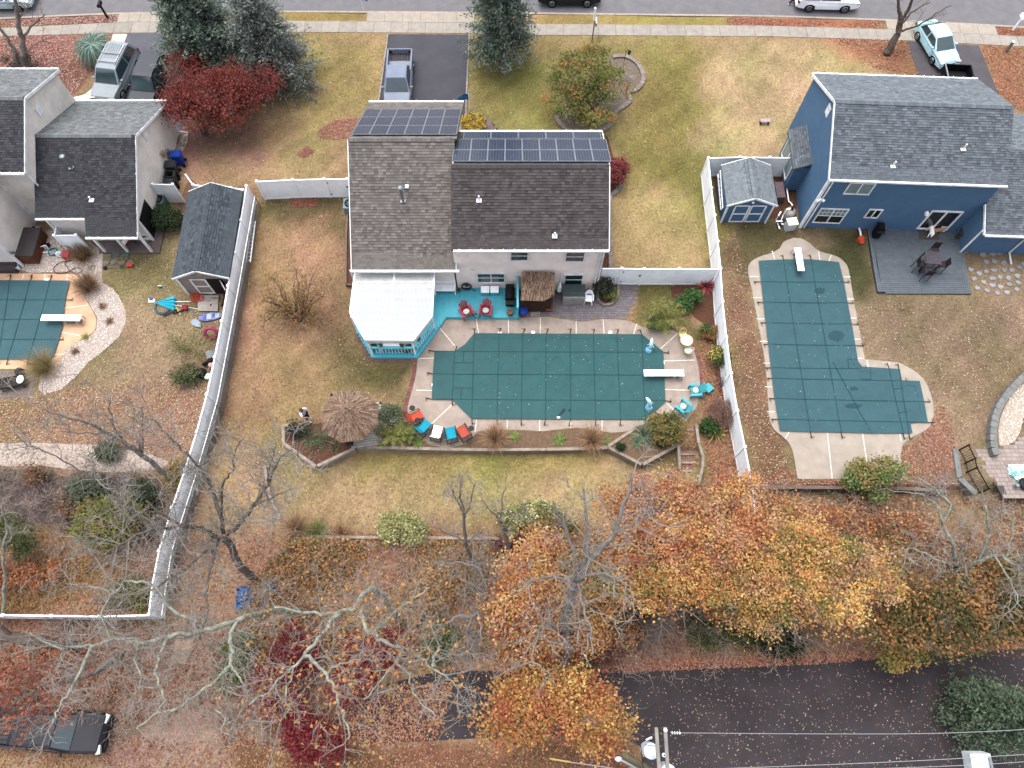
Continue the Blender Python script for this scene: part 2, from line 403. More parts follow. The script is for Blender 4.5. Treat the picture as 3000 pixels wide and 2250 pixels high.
# ---------------------------------------------------------------- driveways
sheet("driveway",[(1138,100),(1373,101),(1368,200),(1364,345),(1100,345),(1112,280)],0.02,m_drive)
sheet("neighbour_driveway",[(374,98),(480,97),(545,300),(548,345),(520,396),(300,330),(340,200)],0.02,mk("grey_asphalt",(112,112,122),(98,98,108),s=1.0,r=0.85,bump=0.005,bs=60))
sheet("right_driveway",[(2657,121),(2868,133),(2935,298),(2960,380),(2720,380),(2693,222)],0.02,m_drive2)
wk=MB().prism(wpoly([(331,99),(373,99),(340,200),(302,300),(215,300),(212,284),(245,276),(272,256),(284,228)],0.012),-.1,.012).build("walkway",mk("joint_dirt",(120,106,92)),kind='structure')
EXC.append(wpoly([(331,99),(373,99),(340,200),(302,300),(215,300),(212,284),(245,276),(272,256),(284,228)]))
def lerp2(a,b,t): return (a[0]+(b[0]-a[0])*t,a[1]+(b[1]-a[1])*t)
for q in ([(331,99.5),(372.5,99.5),(365,122),(323.5,123)],[(323,124),(364.6,123),(356,148),(314.5,149)],[(314,150),(355.6,149),(347.5,173.5),(305.5,174.5)],[(305,175.5),(347,174.5),(337,200),(296,201)],[(295.6,202),(336.5,201),(326,227),(285,228)],[(284.5,229),(325.5,228),(316,254),(273,254.5)],[(272.6,255.5),(315.5,255),(302,298),(262,298),(252,273)],[(251,274),(261,298.5),(216,299),(213,285),(240,279)]):
    MB().prism(wpoly(q,0.03),0,0.03).build("slab",m_walk,wk)
edge_m=mk("pale_edging_stone",(190,182,172),(150,142,134),s=6,r=0.9,rnd=0.12)
for lab,e in (("left",[(1137,100),(1112,282),(1100,345)]),("right",[(1375,102),(1370,200),(1364,345)])):
    t=thing("edging","pale stone edging on the %s side of the dark driveway"%lab,"edging",G(*e[0],0),world=True)
    pts=along(Gs(e,0.03),0.42)
    for a,b in zip(pts[:-1],pts[1:]):MB().bar(a,a+(b-a)*.94,0.10,0.11).build("stone",edge_m,t)
back_rd=sheet("back_road",road_back,-1.165,m_back,exc=False);EXC_RD=wpoly(road_back,-1.16)
# ================================================================ houses
m_white=mk("white_vinyl",(232,235,238),(220,224,228),s=1.5,r=0.45)
m_trim=mk("white_trim",(222,224,226),(206,208,212),s=2,r=0.5)
m_glass=mk("window_glass",(48,70,72),(34,50,52),s=0.8,r=0.08,spec=0.8)
m_glassd=mk("dark_window_glass",(40,42,44),(28,30,32),s=0.8,r=0.08,spec=0.8)
m_cur=mk("window_curtain_glass",(150,170,168),(128,150,150),s=3,r=0.15,spec=0.7)
m_metal=mk("galvanised_metal",(178,184,188),(150,156,160),s=4,r=0.35,metal=0.6)
m_rubber=mk("black_rubber",(34,34,36),(24,24,26),s=5,r=0.7)
m_black=mk("black_paint",(30,30,32),(22,22,24),s=3,r=0.45)
def vec3(p,z): return Vector((p[0],p[1],z))
class Frame:  # a plan frame: origin, U along, V across
    def __init__(s,o,ang):s.o=Vector((o[0],o[1]));s.U=Vector((math.cos(ang),math.sin(ang)));s.V=Vector((-math.sin(ang),math.cos(ang)))
    def p(s,u,v,z):q=s.o+s.U*u+s.V*v; return Vector((q.x,q.y,z))
UNIT_SH={}
def shingle_mesh(mat):
    if mat.name in UNIT_SH: return UNIT_SH[mat.name]
    me=bpy.data.meshes.new("shingle");t=1.0
    me.from_pydata([(0,0,0),(1,0,0),(1,1,0),(0,1,0),(0,0,t),(1,0,t),(1,1,.25),(0,1,.25)],[],[[4,5,6,7],[0,1,5,4],[1,2,6,5],[3,0,4,7]]);me.materials.append(mat)
    UNIT_SH[mat.name]=me; return me
def slope(house,fr,u0,u1,e,r,cols,name,budget,expo=0.15,tabw=(0.15,0.3),deck=None,thick=0.13,skip=None,minor=None):
    """one roof plane: e=(v,z) at the eave, r=(v,z) at the ridge; deck slab plus overlapping shingles"""
    A,B,Cc,D=fr.p(u0,e[0],e[1]),fr.p(u1,e[0],e[1]),fr.p(u1,r[0],r[1]),fr.p(u0,r[0],r[1])
    n=(B-A).cross(D-A).normalized()
    if n.z<0:n=-n
    dk=MB();dz=Vector((0,0,-thick))
    dk.add([A+dz,B+dz,Cc+dz,D+dz,A,B,Cc,D],[[3,2,1,0],[4,5,6,7],[0,1,5,4],[1,2,6,5],[2,3,7,6],[3,0,4,7]])
    mdk=mk("roof_deck_"+name,cols[0],cols[1],s=3,r=0.95)
    par=dk.build("roof",mdk,house)
    uv=(B-A).normalized();sv=(D-A);L=sv.length;sv.normalize();W=(B-A).length
    mo=mk("shingle_"+name,cols[0],cols[1],s=2.5,r=0.92,rnd=0.17,spec=0.25)
    mf=mk("shingle_field_"+name,cols[0],c2=(0.86,0.86,0.86),s=1.2,r=0.92,attr=True,spec=0.25)
    Vv,Cs=[],[];k=0;ca,cb=np.array(alb(cols[0])),np.array(alb(cols[1]));s=0.0;i=0;org=ORG[house]
    while s<L-0.03:
        x=-random.uniform(0,.25);ln=min(expo+0.02,L-s)
        while x<W:
            w=random.uniform(*tabw);a,b=max(x,0),min(x+w-0.006,W);x+=w
            if b-a<0.04: continue
            th=random.choice((0.012,0.014,0.026));p=A+uv*a+sv*s
            if skip and skip((a+b)/2,s): continue
            if budget[0]>0:
                budget[0]-=1
                o=bpy.data.objects.new("shingle",shingle_mesh(mo));COL.objects.link(o);o.parent=par
                Mx=Matrix.Identity(4);Mx.col[0][:3]=uv*(b-a);Mx.col[1][:3]=sv*ln;Mx.col[2][:3]=n*th;Mx.col[3][:3]=p-org+n*.003
                o.matrix_local=Mx; continue
            q0,q1=p,A+uv*b+sv*s;up=sv*ln;lo=n*(th+.003);hi=n*.006
            um=up*.66;mi=lo*.35+hi*.65
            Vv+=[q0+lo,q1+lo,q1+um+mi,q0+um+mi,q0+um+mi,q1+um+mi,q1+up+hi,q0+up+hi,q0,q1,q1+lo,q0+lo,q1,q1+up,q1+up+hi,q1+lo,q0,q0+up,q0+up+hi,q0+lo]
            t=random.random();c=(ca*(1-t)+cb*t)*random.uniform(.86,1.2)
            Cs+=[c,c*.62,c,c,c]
        s+=expo
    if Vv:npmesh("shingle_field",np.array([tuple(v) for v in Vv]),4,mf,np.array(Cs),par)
    return par,n
def ridge_caps(house,a,b,w,cols,name):
    mo=mk("shingle_"+name,cols[0],cols[1]);pts=along([a,b],0.28);me= None;org=ORG[house]
    d=(b-a).normalized();sd=Vector((-d.y,d.x,0))
    for p in pts[:-1]:
        if me is None:
            m=MB();q=d*.3;m.add([-sd*w-Vector((0,0,w*.42)),Vector((0,0,.03)),sd*w-Vector((0,0,w*.42)),-sd*w-Vector((0,0,w*.42))+q,Vector((0,0,.015))+q,sd*w-Vector((0,0,w*.42))+q],[[0,1,4,3],[1,2,5,4]])
            o=m.build("ridge_cap",mo,house);o.location=p-org;me=o.data;ORG[o]=org
            for v in me.vertices:v.co+=org
        else:
            o=bpy.data.objects.new("ridge_cap",me);COL.objects.link(o);o.parent=house;o.location=p-org
def gutter(house,a,b,mat=None,n=8,w=0.13):
    m=MB().bar(a,b,w,0.11)
    L=(b-a)
    for i in range(n):m.bar(a+L*((i+.5)/n)+Vector((0,0,.06)),a+L*((i+.5)/n)+Vector((0,0,.063))+Vector((-L.y,L.x,0)).normalized()*.12,0.03,0.02)
    return m.build("gutter",mat or m_trim,house)
def siding(house,a,b,z0,prof,mat,step=0.11,out=0.012):
    """lapped boards on the wall from a to b (plan points); prof = [(t,z)] top outline"""
    a,b=Vector((a[0],a[1],0)),Vector((b[0],b[1],0));d=b-a;L=d.length;d.normalize();n=Vector((d.y,-d.x,0));m=MB();z=z0
    ts=np.linspace(0,1,121);tops=np.interp(ts,[p[0] for p in prof],[p[1] for p in prof])
    while z<tops.max()-.03:
        ok=ts[tops>=z+step*.8]
        if len(ok)>1:
            p,q=a+d*(ok[0]*L),a+d*(ok[-1]*L);z1=Vector((0,0,z));z2=Vector((0,0,z+step))
            m.add([p+z1+n*(out+.008),q+z1+n*(out+.008),q+z2+n*(out-.008),p+z2+n*(out-.008),p+z1,q+z1],[[0,1,2,3],[4,5,1,0]])
        z+=step
    return m.build("siding",mat,house,kind='stuff')
def window(house,c,u,n,w,h,lights=1,frame=None,glass=None,sash=True,grid=None,fw=0.07):
    """c centre on the wall face, u along the wall, n outward"""
    u,n=Vector(u).normalized(),Vector(n).normalized();c=Vector(c);z=Vector((0,0,1));frame=frame or m_trim;glass=glass or m_glass
    m=MB();o=c+n*.03
    m.bar(o-u*w/2-z*(h/2-fw/2),o+u*w/2-z*(h/2-fw/2),.07,fw);m.bar(o-u*w/2+z*(h/2-fw/2),o+u*w/2+z*(h/2-fw/2),.07,fw)
    for i in range(lights+1):
        k=-w/2+fw/2+(w-fw)*i/lights;m.bar(o+u*k-z*(h/2-fw),o+u*k+z*(h/2-fw),fw,.068,up=n)
    fo=m.build("window",frame,house);pw=(w-fw)/lights-fw
    for i in range(lights):
        k=-w/2+fw+(w-fw)*i/lights+pw/2;q=c+u*k+n*.012
        hh=(h/2-fw) if sash else (h-2*fw)
        for sgn in ((-1,1) if sash else (0,)):
            zc=sgn*hh/2 if sash else 0
            p=MB().bar(q-u*pw/2+z*zc,q+u*pw/2+z*zc,.02+(.01 if sgn<0 else 0),hh-.02);p.build("pane",glass if not (sash and sgn>0 and glass is m_glassd) else m_cur,fo)
        if sash:MB().bar(q-u*pw/2+n*.012,q+u*pw/2+n*.012,.03,.05).build("sash",frame,fo)
        if grid:
            g=MB()
            for j in range(1,grid):g.bar(q+u*(pw*(j/grid-.5))+n*.014,q+u*(pw*(j/grid-.5))+n*.014+z*hh,.02,.02,up=n)
            g.bar(q-u*pw/2+n*.014+z*hh/2,q+u*pw/2+n*.014+z*hh/2,.018,.02);g.build("muntin",frame,fo)
    return fo
def body(house,fr,u0,u1,v0,v1,prof,mat,z0=0.0,name="wall"):
    """closed block whose end walls have the outline prof=[(v,z)...] on top"""
    e0=[fr.p(u0,v0,z0)]+[fr.p(u0,v,z) for v,z in prof]+[fr.p(u0,v1,z0)];e1=[fr.p(u1,v0,z0)]+[fr.p(u1,v,z) for v,z in prof]+[fr.p(u1,v1,z0)]
    k=len(e0);m=MB();m.add(e0+e1,[list(range(k)),[k+i for i in range(k)][::-1]]+[[i,(i+1)%k,k+(i+1)%k,k+i] for i in range(k)])
    return m.build(name,mat,house)
def zat(py,Y):
    return CAMH-Y/math.tan(R(TILT)+math.atan((1125-py)/FPX))
def pipe_vent(house,p,h=0.45,r=0.05,cap=True,mat=None):
    m=MB();m.box(p.x,p.y,p.z+.02,.28,.28,.05);m.tube([p,p+Vector((0,0,h))],r,10)
    if cap:m.lathe(p.x,p.y,[(r*1.1,h),(r*1.9,h+.02),(r*1.7,h+.1),(r*.6,h+.15)],12,p.z)
    return m.build("vent_pipe",mat or m_trim,house,smooth=False)
def rake(house,a,b,mat=None,w=.05,h=.17):MB().bar(a,b,w,h).build("rake_board",mat or m_trim,house)
# ---------------------------------------------------------------- the house with the solar roofs (middle)
F0=Frame((0,0),0)
m_beige=mk("taupe_siding",(232,217,210),(225,210,203),s=1.2,r=0.7)
mh=thing("house","taupe two-storey house with solar panels and turquoise deck in the middle","house",(-2,26,0),world=True)
CW=((142,135,130),(108,102,98));CD=((96,89,89),(68,62,63))
body(mh,F0,-9.25,-3.5,22.85,35.0,[(22.85,2.95),(28.93,6.45),(35.0,2.95)],m_beige)
body(mh,F0,-3.4,5.25,22.85,30.6,[(22.85,4.95),(26.75,6.8),(30.6,4.95)],m_beige)
bud=[150]
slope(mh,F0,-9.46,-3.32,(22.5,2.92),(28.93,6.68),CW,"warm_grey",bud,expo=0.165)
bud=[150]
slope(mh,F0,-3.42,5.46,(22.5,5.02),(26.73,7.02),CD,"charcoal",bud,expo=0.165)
slope(mh,F0,-9.46,-3.2,(35.35,2.92),(28.93,6.68),CW,"warm_grey",[0],expo=0.165)
slope(mh,F0,-3.3,5.5,(30.95,5.02),(26.73,7.02),CD,"charcoal",[0],expo=0.165)
ridge_caps(mh,Vector((-9.46,28.93,6.72)),Vector((-3.45,28.93,6.72)),.17,CW,"warm_grey")
ridge_caps(mh,Vector((-3.42,26.73,7.06)),Vector((5.46,26.73,7.06)),.17,CD,"charcoal")
gutter(mh,Vector((-9.5,22.42,2.86)),Vector((-3.12,22.42,2.86)),n=0,w=.16)
gutter(mh,Vector((-3.3,22.42,4.98)),Vector((5.46,22.42,4.98)),n=14)
gutter(mh,Vector((-3.2,31.02,4.98)),Vector((5.5,31.02,4.98)),n=6);gutter(mh,Vector((-9.46,35.42,2.9)),Vector((-3.2,35.42,2.9)),n=5)
siding(mh,(-3.4,22.85),(5.25,22.85),0.1,[(0,4.95),(1,4.95)],m_beige);siding(mh,(-9.25,22.85),(-3.5,22.85),0.1,[(0,2.95),(1,2.95)],m_beige)
siding(mh,(5.25,22.85),(5.25,30.6),0.1,[(0,4.95),(.5,6.8),(1,4.95)],m_beige)
for x in (5.28,):MB().box(x,22.82,2.45,.12,.12,4.9).build("corner_board",m_trim,mh)
MB().tube([(5.1,22.72,4.9),(5.1,22.72,.2)],.045,6).build("downspout",m_trim,mh)
rake(mh,Vector((5.48,22.45,4.95)),Vector((5.48,26.73,6.95)));rake(mh,Vector((5.5,31,4.95)),Vector((5.48,26.73,6.95)));rake(mh,Vector((-9.48,22.45,2.85)),Vector((-9.48,28.93,6.6)));rake(mh,Vector((-3.3,22.45,2.85)),Vector((-3.3,25.6,4.7)))
for (x0,x1,y0,y1,n) in ((1494,1549,734,763,1),(1655,1714,736,766,1),(1397,1480,799,827,2),(1652,1708,803,834,1)):
    za,zb=zat(y1,22.83),zat(y0,22.83);xa,xb=G(x0,(y0+y1)/2,(za+zb)/2).x,G(x1,(y0+y1)/2,(za+zb)/2).x
    window(mh,((xa+xb)/2,22.83,(za+zb)/2),(1,0,0),(0,-1,0),xb-xa,zb-za,n)
MB().box(-2.35,22.8,2.4,.22,.06,.12).build("light_fixture",m_trim,mh)
pv=G(1205,525,0);pv=Vector((-6.35,25.9,4.92));pipe_vent(mh,pv,1.15,.09, True,m_metal);MB().box(-6.1,26.55,5.4,.2,.2,.14).build("vent_box",m_trim,mh)
for x,y,z,h in ((-1.85,24.95,6.2,.42),(2.4,23.15,5.36,.36)):pipe_vent(mh,Vector((x,y,z)),h,.05, False)
# garage door on the street side and front door, seen only from the street
MB().box(-6.5,35.03,1.15,4.6,.06,2.2).build("garage_door",m_trim,mh)
# ---------------------------------------------------------------- solar arrays
def solar_mat(name,c1,c2):
    if name in MATS: return MATS[name]
    m=mk(name,c1,c2,s=0.7,r=0.22,rnd=0.16,spec=0.6);n=m.node_tree;L=n.links.new;b=n.nodes["Principled BSDF"]
    src=b.inputs["Base Color"].links[0].from_socket
    uv=n.nodes.new("ShaderNodeTexCoord");br=n.nodes.new("ShaderNodeTexBrick");L(uv.outputs["Object"],br.inputs["Vector"])
    br.offset=0.0;br.inputs["Scale"].default_value=1.0;br.inputs["Mortar Size"].default_value=0.006;br.inputs["Brick Width"].default_value=0.159;br.inputs["Row Height"].default_value=0.159;br.inputs["Mortar Smooth"].default_value=0.0
    br.inputs["Color1"].default_value=(0,0,0,1);br.inputs["Color2"].default_value=(0,0,0,1);br.inputs["Mortar"].default_value=(1,1,1,1)
    mx=n.nodes.new("ShaderNodeMix");mx.data_type='RGBA';L(br.outputs[0],mx.inputs[0]);L(src,mx.inputs[6]);mx.inputs[7].default_value=(*alb((116,130,148)),1);L(mx.outputs[2],b.inputs["Base Color"])
    return m
m_sol=solar_mat("solar_cells",(50,62,86),(58,60,76));m_alu=mk("panel_frame_aluminium",(190,200,206),(166,176,184),s=4,r=0.35,metal=0.5)
def solar(name,label,u0,w,h,A,up,rows,cols,gap=.03):
    """A lower-left corner of the array on the roof (seen from the ridge side), up = direction up the slope"""
    t=thing(name,label,"solar array",A,group=None,world=True);uv=Vector((1,0,0));up=up.normalized();n=uv.cross(up).normalized()
    if n.z<0:n=-n
    base= None
    for r in range(rows):
        for c in range(cols):
            p=A+uv*(u0+c*(w+gap))+up*(r*(h+gap))+n*.13-ORG[t]
            Mx=Matrix.Identity(4);Mx.col[0][:3]=uv;Mx.col[1][:3]=up;Mx.col[2][:3]=uv.cross(up) if uv.cross(up).z>0 else -uv.cross(up);Mx.col[3][:3]=p
            if base is None:
                m=MB();m.box(w/2,h/2,-.012,w-.05,h-.05,.02);o=m.build("solar_panel",m_sol);me1=o.data;o.parent=t;o.matrix_local=Mx
                f=MB();e=.028
                for q in ((w/2,e/2,w,e),(w/2,h-e/2,w,e),(e/2,h/2,e,h-2*e),(w-e/2,h/2,e,h-2*e)):f.box(q[0],q[1],-.012,q[2],q[3],.045)
                k=f.build("panel_frame",m_alu,o);me2=k.data;base=o
            else:
                o=bpy.data.objects.new("solar_panel",me1);COL.objects.link(o);o.parent=t;o.matrix_local=Mx
                k=bpy.data.objects.new("panel_frame",me2);COL.objects.link(k);k.parent=o
    rl=MB()
    for r in range(rows):
        for q in (.25,.75):a=A+up*(r*(h+gap)+h*q)+n*.07+uv*u0;rl.bar(a,a+uv*(cols*(w+gap)),.04,.05)
    rl.build("rail",m_metal,t); return t
e1=Vector((0,35.35-28.93,2.92-6.68)).normalized();e2=Vector((0,30.95-26.73,5.02-7.02)).normalized()
solar("solar_array","three rows of dark solar panels on the roof facing the driveway",0,1.0,1.66,Vector((-9.3,28.93,6.68))+e1*.42,e1,3,6,.015)
solar("solar_array","two rows of upright solar panels along the main ridge",0,.985,1.5,Vector((-3.38,26.73,7.02))+e2*.28,e2,2,9,.012)
solar("solar_array","single row of sideways solar panels near the street eave",0,1.62,.98,Vector((-2.9,26.73,7.02))+e2*3.38,e2,1,5,.03)
# ---------------------------------------------------------------- beige house on the left
m_cream=mk("beige_siding",(222,214,206),(214,206,198),s=1.2,r=0.75)
lh=thing("house","beige house with charcoal shingle roofs and covered porch on the left","house",(-27,30,0),world=True)
CA=((78,79,84),(51,51,56));CB=((140,144,146),(108,112,114))  # CB: front slopes' sheen painted in as a paler copy of the shingles
sl=.4646
body(lh,F0,-28.95,-23.28,26.5,35.45,[(26.5,2.75),(30.79,4.72),(35.45,2.6)],m_cream)
body(lh,F0,-40,-29.1,28.15,35.8,[(28.15,4.85),(31.98,6.5),(35.8,4.85)],m_cream)
body(lh,F0,-42,-31.3,24.6,28.3,[(24.6,4.5),(28.3,4.5)],m_cream,name="rear_wing")
bud=[300]
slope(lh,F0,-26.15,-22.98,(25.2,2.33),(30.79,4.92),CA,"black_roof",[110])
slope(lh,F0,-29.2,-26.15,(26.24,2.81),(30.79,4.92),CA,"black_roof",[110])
slope(lh,F0,-29.2,-22.98,(35.75,2.61),(30.79,4.92),CB,"sheen_roof",[60])
slope(lh,F0,-42,-28.95,(27.9,5.0),(31.98,6.73),CA,"black_roof",[0]);slope(lh,F0,-42,-28.95,(36.06,5.0),(31.98,6.73),CB,"sheen_roof",[0])
slope(lh,F0,-43,-31.1,(24.3,4.5),(28.0,5.6),CA,"black_roof",[0])
ridge_caps(lh,Vector((-29.1,30.79,4.96)),Vector((-22.98,30.79,4.96)),.17,CB,"sheen_roof");ridge_caps(lh,Vector((-36,31.98,6.77)),Vector((-28.95,31.98,6.77)),.17,CB,"sheen_roof")
gutter(lh,Vector((-26.15,25.12,2.28)),Vector((-22.96,25.12,2.28)),n=6);gutter(lh,Vector((-29.2,26.17,2.76)),Vector((-26.18,26.17,2.76)),n=6)
gutter(lh,Vector((-29.1,35.82,2.58)),Vector((-22.96,35.82,2.58)),n=9);gutter(lh,Vector((-36,36.12,4.96)),Vector((-28.93,36.12,4.96)),n=8);gutter(lh,Vector((-31.2,27.83,4.96)),Vector((-28.93,27.83,4.96)),n=4)
siding(lh,(-23.28,26.5),(-23.28,35.45),.1,[(0,2.75),(.479,4.72),(1,2.6)],m_cream);siding(lh,(-29.1,28.15),(-29.1,35.8),2.2,[(0,4.85),(.5,6.5),(1,4.85)],m_cream)
siding(lh,(-31.3,24.6),(-31.3,28.3),.1,[(0,4.5),(1,4.5)],m_cream);siding(lh,(-31.3,28.15),(-29.1,28.15),.1,[(0,4.85),(1,4.85)],m_cream);siding(lh,(-28.95,26.5),(-23.28,26.5),.1,[(0,2.7),(1,2.7)],m_cream)
siding(lh,(-42,24.6),(-31.3,24.6),.1,[(0,4.5),(1,4.5)],m_cream)
rake(lh,Vector((-22.98,25.2,2.24)),Vector((-22.98,30.79,4.83)));rake(lh,Vector((-22.98,35.75,2.52)),Vector((-22.98,30.79,4.83)));rake(lh,Vector((-28.93,27.9,4.9)),Vector((-28.93,31.98,6.63)));rake(lh,Vector((-28.93,36.06,4.9)),Vector((-28.93,31.98,6.63)))
MB().tube([(-28.98,28.0,4.9),(-28.98,28.05,2.9)],.05,6).build("downspout",m_trim,lh);MB().box(-31.28,24.58,2.25,.14,.14,4.5).build("corner_board",m_trim,lh);MB().box(-31.25,28.1,2.3,.12,.12,4.6).build("corner_board",m_trim,lh)
MB().tube([(-23.1,35.6,2.5),(-23.2,35.5,2.2),(-23.2,35.5,.1),(-22.6,35.4,.05)],.05,6).build("downspout",m_trim,lh);MB().box(-23.26,26.48,1.35,.12,.12,2.7).build("corner_board",m_trim,lh);MB().box(-28.9,26.47,1.35,.12,.12,2.7).build("corner_board",m_trim,lh)
for y,z,x in ((32.0,3.6,-23.25),(32.4,5.3,-29.06)):
    vv=MB().box(x,y,z,.06,.5,.62);vo=vv.build("gable_vent",m_trim,lh);sl_=MB()
    for k in range(6):sl_.box(x+.03,y,z-.24+k*.09,.03,.42,.03)
    sl_.build("louvre",m_trim,vo)
pipe_vent(lh,Vector((-26.9,29.0,4.1)),.95,.09, True,m_metal);pipe_vent(lh,Vector((-25.7,27.2,3.28)),.35,.05, False);MB().box(-30.9,24.55,1.6,.3,.1,.25).build("floodlight",m_metal,lh)
# the porch: slab floor, three white posts
m_porch=mk("porch_slab",(132,118,114),(110,98,96),s=1.5,r=0.8)
pz=MB().prism([(-26.6,25.5),(-22.7,25.5),(-22.7,28.2),(-23.27,28.2),(-23.27,26.45),(-26.6,26.45)],0,.12);pz.build("porch_floor",m_porch,lh)
for x,y in ((-26.2,25.62),(-24.75,25.62),(-23.2,25.62)):MB().box(x,y,1.2,.14,.14,2.2).build("porch_post",m_trim,lh)
MB().box(-24.55,25.5,2.2,3.2,.12,.2).build("porch_beam",m_trim,lh)
MB().box(-23.26,27.35,1.1,.04,1.7,2.0).build("sliding_door",m_glassd,lh)
# ---------------------------------------------------------------- blue house on the right
bh=thing("house","navy blue house with grey shingle roof and grey deck on the right","house",(24,31,0),world=True)
FB=Frame((18.78,27.45),R(-2.6));m_blue=mk("navy_siding",(96,130,164),(88,121,155),s=1.5,r=0.6)
CG=((124,132,140),(92,99,107));CG2=((134,142,149),(106,114,122))  # CG2 puts the front slope's sheen into a paler shingle colour
body(bh,FB,.12,10.2,.12,8.1,[(.12,4.92),(4.1,6.85),(8.1,4.92)],m_blue)
slope(bh,FB,0,10.35,(0,5.0),(4.0,7.05),CG,"slate_grey",[240]);slope(bh,FB,0,10.35,(8.25,5.0),(4.0,7.05),CG2,"sheen_slate",[30])
ridge_caps(bh,FB.p(0,4.0,7.1),FB.p(10.35,4.0,7.1),.18,CG2,"sheen_slate")
body(bh,FB,10.2,17,-1.35,7.6,[(-1.35,2.6),(3.1,4.35),(7.6,2.6)],m_blue)
slope(bh,FB,10.22,17.2,(-1.75,2.55),(3.1,4.5),CG,"slate_grey",[30]);slope(bh,FB,10.3,17.2,(7.9,2.55),(3.1,4.5),CG2,"sheen_slate",[0])
gutter(bh,FB.p(-.02,-.07,4.94),FB.p(10.38,-.07,4.94),n=13);gutter(bh,FB.p(-.02,8.32,4.94),FB.p(10.38,8.32,4.94),n=17);gutter(bh,FB.p(10.2,-1.82,2.5),FB.p(17,-1.82,2.5),n=8)
for s_,e_ in (((0,.12),(10.2,.12)),):
    a,b=FB.p(.12,.12,0),FB.p(10.2,.12,0);siding(bh,a,b,.1,[(0,4.9),(1,4.9)],m_blue)
a,b=FB.p(.12,8.1,0),FB.p(.12,.12,0);siding(bh,a,b,.1,[(0,4.9),(.5,6.85),(1,4.9)],m_blue)
a,b=FB.p(10.2,-1.35,0),FB.p(17,-1.35,0);siding(bh,a,b,.1,[(0,2.55),(1,2.55)],m_blue);a,b=FB.p(10.2,.12,0),FB.p(10.2,-1.35,0);siding(bh,a,b,.1,[(0,2.6),(1,2.6)],m_blue)
rake(bh,FB.p(-.03,0,4.9),FB.p(-.03,4.0,6.95));rake(bh,FB.p(-.03,8.25,4.9),FB.p(-.03,4.0,6.95));rake(bh,FB.p(10.18,-1.75,2.45),FB.p(10.18,0,3.15))
for u,v in ((.1,.1),):q=FB.p(u,v,2.45);MB().box(q.x,q.y,q.z,.16,.16,4.9).build("corner_board",m_trim,bh)
q0,q1=FB.p(.32,.02,4.85),FB.p(.32,.02,.1);MB().tube([q0,q1],.05,6).build("downspout",m_trim,bh);q0,q1=FB.p(10.17,-1.42,2.5),FB.p(10.17,-1.42,.1);MB().tube([q0,q1],.06,6).build("downspout",m_trim,bh)
q0,q1,q2=FB.p(13.2,-1.42,2.5),FB.p(13.2,-1.42,.25),FB.p(13.25,-2.2,.08);MB().tube([q0,q1,q2],.06,6).build("downspout",m_trim,bh)
q=FB.p(.2,-.02,3.1);fl=MB().box(q.x,q.y,q.z,.1,.12,.1);fl.box(q.x-.16,q.y-.1,q.z,.16,.12,.12,rz=.5);fl.box(q.x+.16,q.y-.1,q.z,.16,.12,.12,rz=-.5);fl.build("floodlight",m_white,bh)
nb=-FB.V;nb3=Vector((nb.x,nb.y,0));ub3=Vector((FB.U.x,FB.U.y,0))
def bwin(x0,x1,y0,y1,**k):  # picture corners of a window on the back wall of the blue house
    Y=FB.p((G(x0,y0,3).x-18.78),.1,0).y;za,zb=zat(y1,Y),zat(y0,Y);zc=(za+zb)/2;xa,xb=G(x0,(y0+y1)/2,zc).x,G(x1,(y0+y1)/2,zc).x
    c=FB.p((xa+xb)/2-18.78,.09,zc); return window(bh,c,ub3,nb3,xb-xa,zb-za,**k)
bwin(2480,2556,534,568,lights=2,glass=m_cur,sash=False);bwin(2391,2473,607,649,lights=2,glass=m_glassd,grid=3);bwin(2538,2578,610,635,lights=2,glass=m_glassd,sash=False)
bwin(2706,2797,613.5,667,lights=2,glass=m_glassd,sash=False,fw=.11)
q=FB.p(9.15,.06,.45);MB().bar(q-ub3*.2,q+ub3*.2,.08,.5).build("pet_door",m_trim,bh)
q=FB.p(7.2,.05,2.1);MB().box(q.x,q.y-.1,q.z,.16,.25,.2).build("wall_lamp",m_white,bh)
for u,v in ((3.6,.75),(7.6,1.75)):pipe_vent(bh,FB.p(u,v,5.0+v*.5125),.42,.055, False)
for y,z in ((4.35,5.9),):
    q=FB.p(.08,y,z);o=MB().box(q.x,q.y,q.z,.06,.5,.7).build("gable_vent",m_trim,bh)
# bay on the left wall
by0,by1=2.9,5.9
q=[FB.p(-.75,by0,.25),FB.p(.15,by0,.25),FB.p(.15,by1,.25),FB.p(-.75,by1,.25)]
MB().prism([(p.x,p.y) for p in q],.25,2.4).build("bay",m_blue,bh)
bay_fr=Frame(FB.p(.15,by0-.1,0),R(-2.6)+math.pi/2);slope(bh,bay_fr,0,by1-by0+.2,(1.05,2.42),(0,2.95),CG,"slate_grey",[0])
c=FB.p(-.76,(by0+by1)/2,1.45);window(bh,c,(FB.V.x,FB.V.y,0),(-ub3.x,-ub3.y,0),2.3,1.5,lights=2,sash=False,glass=m_cur)
